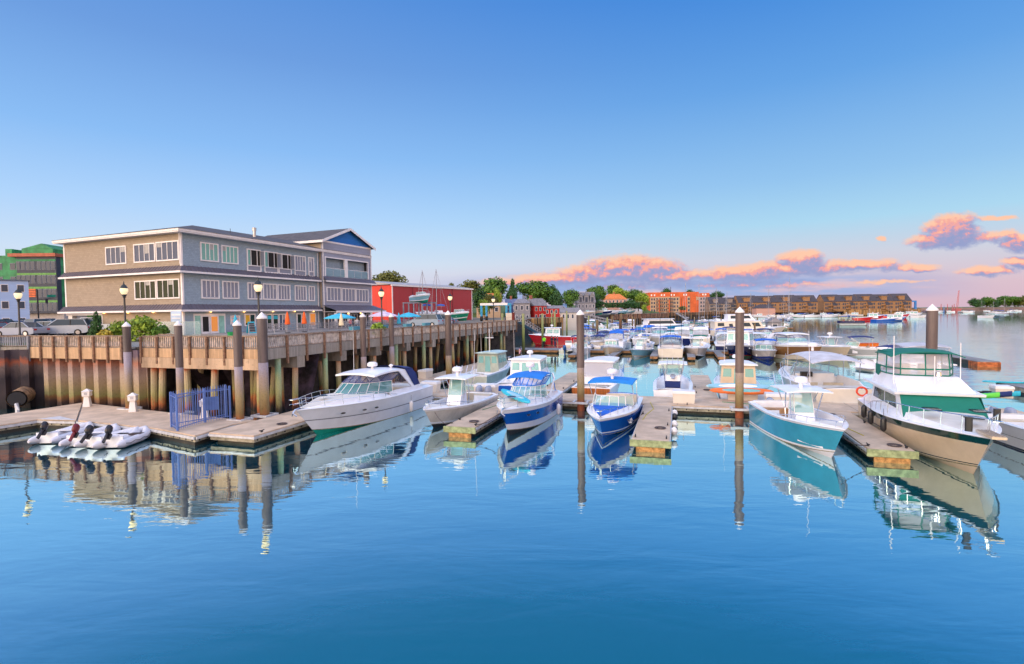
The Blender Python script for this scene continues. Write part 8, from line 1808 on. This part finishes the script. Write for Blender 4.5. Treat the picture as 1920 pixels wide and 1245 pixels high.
for ri, (rn, tc_, td, ang, s0, s1, gap) in enumerate(rows_):
    s = s0; k = 0
    while s < s1:
        L = rnd.uniform(6, 9) if ri < 5 else rnd.uniform(7, 11); t = td+(-1 if ang == NR else 1)*(L/2+.4)
        pos = W(s, t); q_ = px_of(pos)
        s += gap*rnd.uniform(.85, 1.2)
        if 1196 < q_[0] < 1284 and ri in (3, 4, 5) or (1335 < q_[0] < 1475 and ri in (3, 4) and q_[1] < 638) or q_[0] > (1470 if ri < 3 else 1490) or (1425 < q_[0] < 1462 and ri in (3, 4)): continue
        hc, hm1 = rnd.choice(HC); tcn, tm1 = rnd.choice(TC); kind = rnd.choice(['console', 'cuddy', 'cruiser', 'pilothouse', 'console', 'cruiser', 'sedan']); a = ang+rnd.uniform(-.12, .12) if rnd.random() < .7 else ang+math.pi
        face = 'bow on' if abs(math.remainder(a-NR, 2*math.pi)) < 1 else 'stern on'
        lab = {'console': f'{hc} console boat with {tcn} top', 'cuddy': f'{hc} hulled motorboat with {tcn} bimini', 'cruiser': f'{hc} hulled cabin cruiser with {tcn} canvas', 'pilothouse': f'{hc} hulled wheelhouse boat', 'sedan': f'{hc} hulled tall cruiser with {tcn} trim'}[kind]+f' {face}, {ORD[k]} from left, {rn} row'
        g_ = f'berthed boats of the {rn} row'; k += 1
        bd = [(.12, rnd.choice([BLKF, BLUEF, hm1])), (.82, hm1), (1, GEL)]
        Bm = L*.335
        if kind == 'console': console_boat(lab, pos, a, L=L, B=Bm, hm=hm1, bands=bd, topm=tm1, top='T' if rnd.random() < .8 else 'bimini', nm=rnd.choice([1, 2]), motor=rnd.choice([COWL, COWLK, GEL]), group=g_, lo=True, rad=rnd.random() < .4)
        elif kind == 'cuddy': cuddy(lab, pos, a, L=L, B=Bm, hm=hm1, bands=bd, bim=tm1, group=g_, lo=True, nm=rnd.choice([0, 1]))
        elif kind in ('cruiser', 'sedan'): express(lab, pos, a, L=L+1.2, B=Bm+.4, fs=1.25 if kind == 'cruiser' else 1.6, fb=1.7, bands=bd, bottom=BLUEF, canvas=tm1, top='bimini' if kind == 'cruiser' else 'hard', vinyl=VINYL, group=g_, lo=True)
        else: pilothouse(lab, pos, a, L=L, B=Bm, hm=hm1, bands=bd, group=g_, lo=True, nm=rnd.choice([0, 1, 2]), radome=rnd.random() < .5, glass=rnd.choice([GLASS, DGLASS]))
# boats along the condominium wharf
s = 0
for i in range(22):
    px = 1392+i*15.0+rnd.uniform(-2, 2); py = 595.3-i*.11+rnd.uniform(-.5, .7)
    if 1610 < px < 1645 or 1660 < px: continue
    hc, hm1 = rnd.choice(HC[:10]); a = rnd.choice([0, math.pi])+rnd.uniform(-.3, .3)
    f_ = [cuddy, console_boat, pilothouse, express][i % 4]; nmk = ['open motorboat', 'console boat', 'wheelhouse boat', 'cabin cruiser'][i % 4]
    kw = {}
    if f_ is express: kw = dict(canvas=rnd.choice([BLUEC, NAVYC, GREYC]), top='bimini')
    if f_ is cuddy: kw = dict(bim=rnd.choice([BLUEC, NAVYC, GREYC]))
    f_(f'{hc} {nmk} moored along the condominium wharf, {ORD[s]} from the left', P(px, py, 0), a, L=rnd.uniform(9, 13), B=3.6, fs=1.3, fb=1.8, bands=[(.1, BLKF), (.9, hm1), (1, GEL)], lo=True, group='boats along the condominium wharf', **kw); s += 1
# boats stored ashore behind the wharf
s = 0
for i in range(13):
    px = 1004+i*16+rnd.uniform(-3, 3); dep = 205+max(0, i-5)*14; q_ = Q(px, 590, dep)
    if 1050 < px < 1092: continue
    hc, hm1 = rnd.choice(HC[:4]); f_ = [cuddy, express, pilothouse][i % 3]; kw = dict(canvas=GREYC, top='bimini') if f_ is express else {}
    b_ = f_(f'{hc} hulled boat stored ashore behind the wharf, {ORD[s]} from the left', (q_.x, q_.y, GZ+.7), rnd.uniform(-.5, .5), L=7.5, B=2.6, bands=[(.2, BLUEF), (1, hm1)], lo=True, group='boats stored ashore', **kw); s += 1
# shrink wrapped hull shed near the brick block
p = Q(1190, 583, 300); m = MB(); n = 10
m.loft([[(x, 3.2*math.cos(math.pi*j/n), (3.6-abs(x)*.22)*math.sin(math.pi*j/n)**.8) for j in range(n+1)] for x in (-4.6, -3.5, 0, 3.5, 4.6)], mat('white_wrap', (.72, .68, .66), .5)); o = m.build('covered_boat'); o.location = (p.x-1, p.y, GZ); tag(o, 'large white shrink wrapped boat on the lawn left of the brick block', 'boat')

# coils of rope on the finger docks
for i, (s_, t_) in enumerate([(15.1, -7.6), (14.4, -1.2), (6.1, -6.6), (-2.9, -7.3), (3.0, 1.2), (8.8, 6.4), (-12.1, -10.2)]):
    m = MB()
    for k in range(4): m.tube([((.16+.03*k)*math.cos(a), (.16+.03*k)*math.sin(a), .02+.02*(k % 2)) for a in [2*math.pi*j/12 for j in range(13)]], .016, ROPE, 4, caps=False)
    o = m.build('rope_coil'); o.location = W(s_, t_, .5); tag(o, ['dark rope coil at the outer end of the finger beside the teal boat', 'dark rope coil at the inner end of the finger beside the teal boat', 'dark rope coil on the finger right of the bright blue boat', 'dark rope coil on the finger left of the blue striped cruiser', 'dark rope coil on the cross dock right of the tall brown pile', 'dark rope coil on the rear finger with blue cleats', 'dark rope coil on the walkway dock near the blue gate'][i], 'rope')

for i, (px, py, yt) in enumerate([(1112, 640, 606), (1217, 640, 606), (1330, 640, 604), (1415, 641, 606), (1176, 622, 596), (1247, 622, 596), (1302, 622, 594), (1352, 622, 596), (1420, 622, 595), (1468, 622, 597), (1230, 612, 592), (1296, 611, 590), (1384, 610, 591), (1455, 609, 592), (1489, 642, 612)]):
    p = P(px, py, 0); zt = Q(px, yt, p.y).z; m = MB(); m.tube([(0, 0, -1), (0, 0, zt)], .17, _M['muddy_timber'], 8); o = m.build('mooring_pile'); o.location = p
    tag(o, f'muddy brown mooring pile among the berthed boats, {ORD[i]} from the front left', 'pile', 'mooring piles among the berthed rows')

# hoses and power cords on the docks
for i, (pts, mm, lab) in enumerate([([(14.3, -.2), (14.6, -2.2), (14.25, -4.4), (14.5, -6.0)], BUOYY, 'yellow power cord lying along the finger beside the teal boat'), ([(5.3, .6), (5.6, -1.6), (5.3, -3.4), (5.2, -4.8)], BUOYY, 'yellow power cord lying along the finger beside the bright blue boat'), ([(-3.4, .4), (-3.2, -2.0), (-3.6, -4.2)], mat('green_hose', (.02, .22, .08), .6), 'green hose lying on the finger beside the white fishing boat'), ([(9.4, 1.6), (11.2, 1.1), (12.6, 1.9), (13.8, 1.2)], mat('green_hose', (.02, .22, .08), .6), 'green hose snaking on the cross dock right of the paddleboards')]):
    o0 = W(*pts[0], .515); m = MB(); m.tube([W(s_, t_, .515)-o0 for s_, t_ in pts], .018, mm, 5); o = m.build('extension_cord' if i < 2 else 'garden_hose'); o.location = o0; tag(o, lab, 'cord')
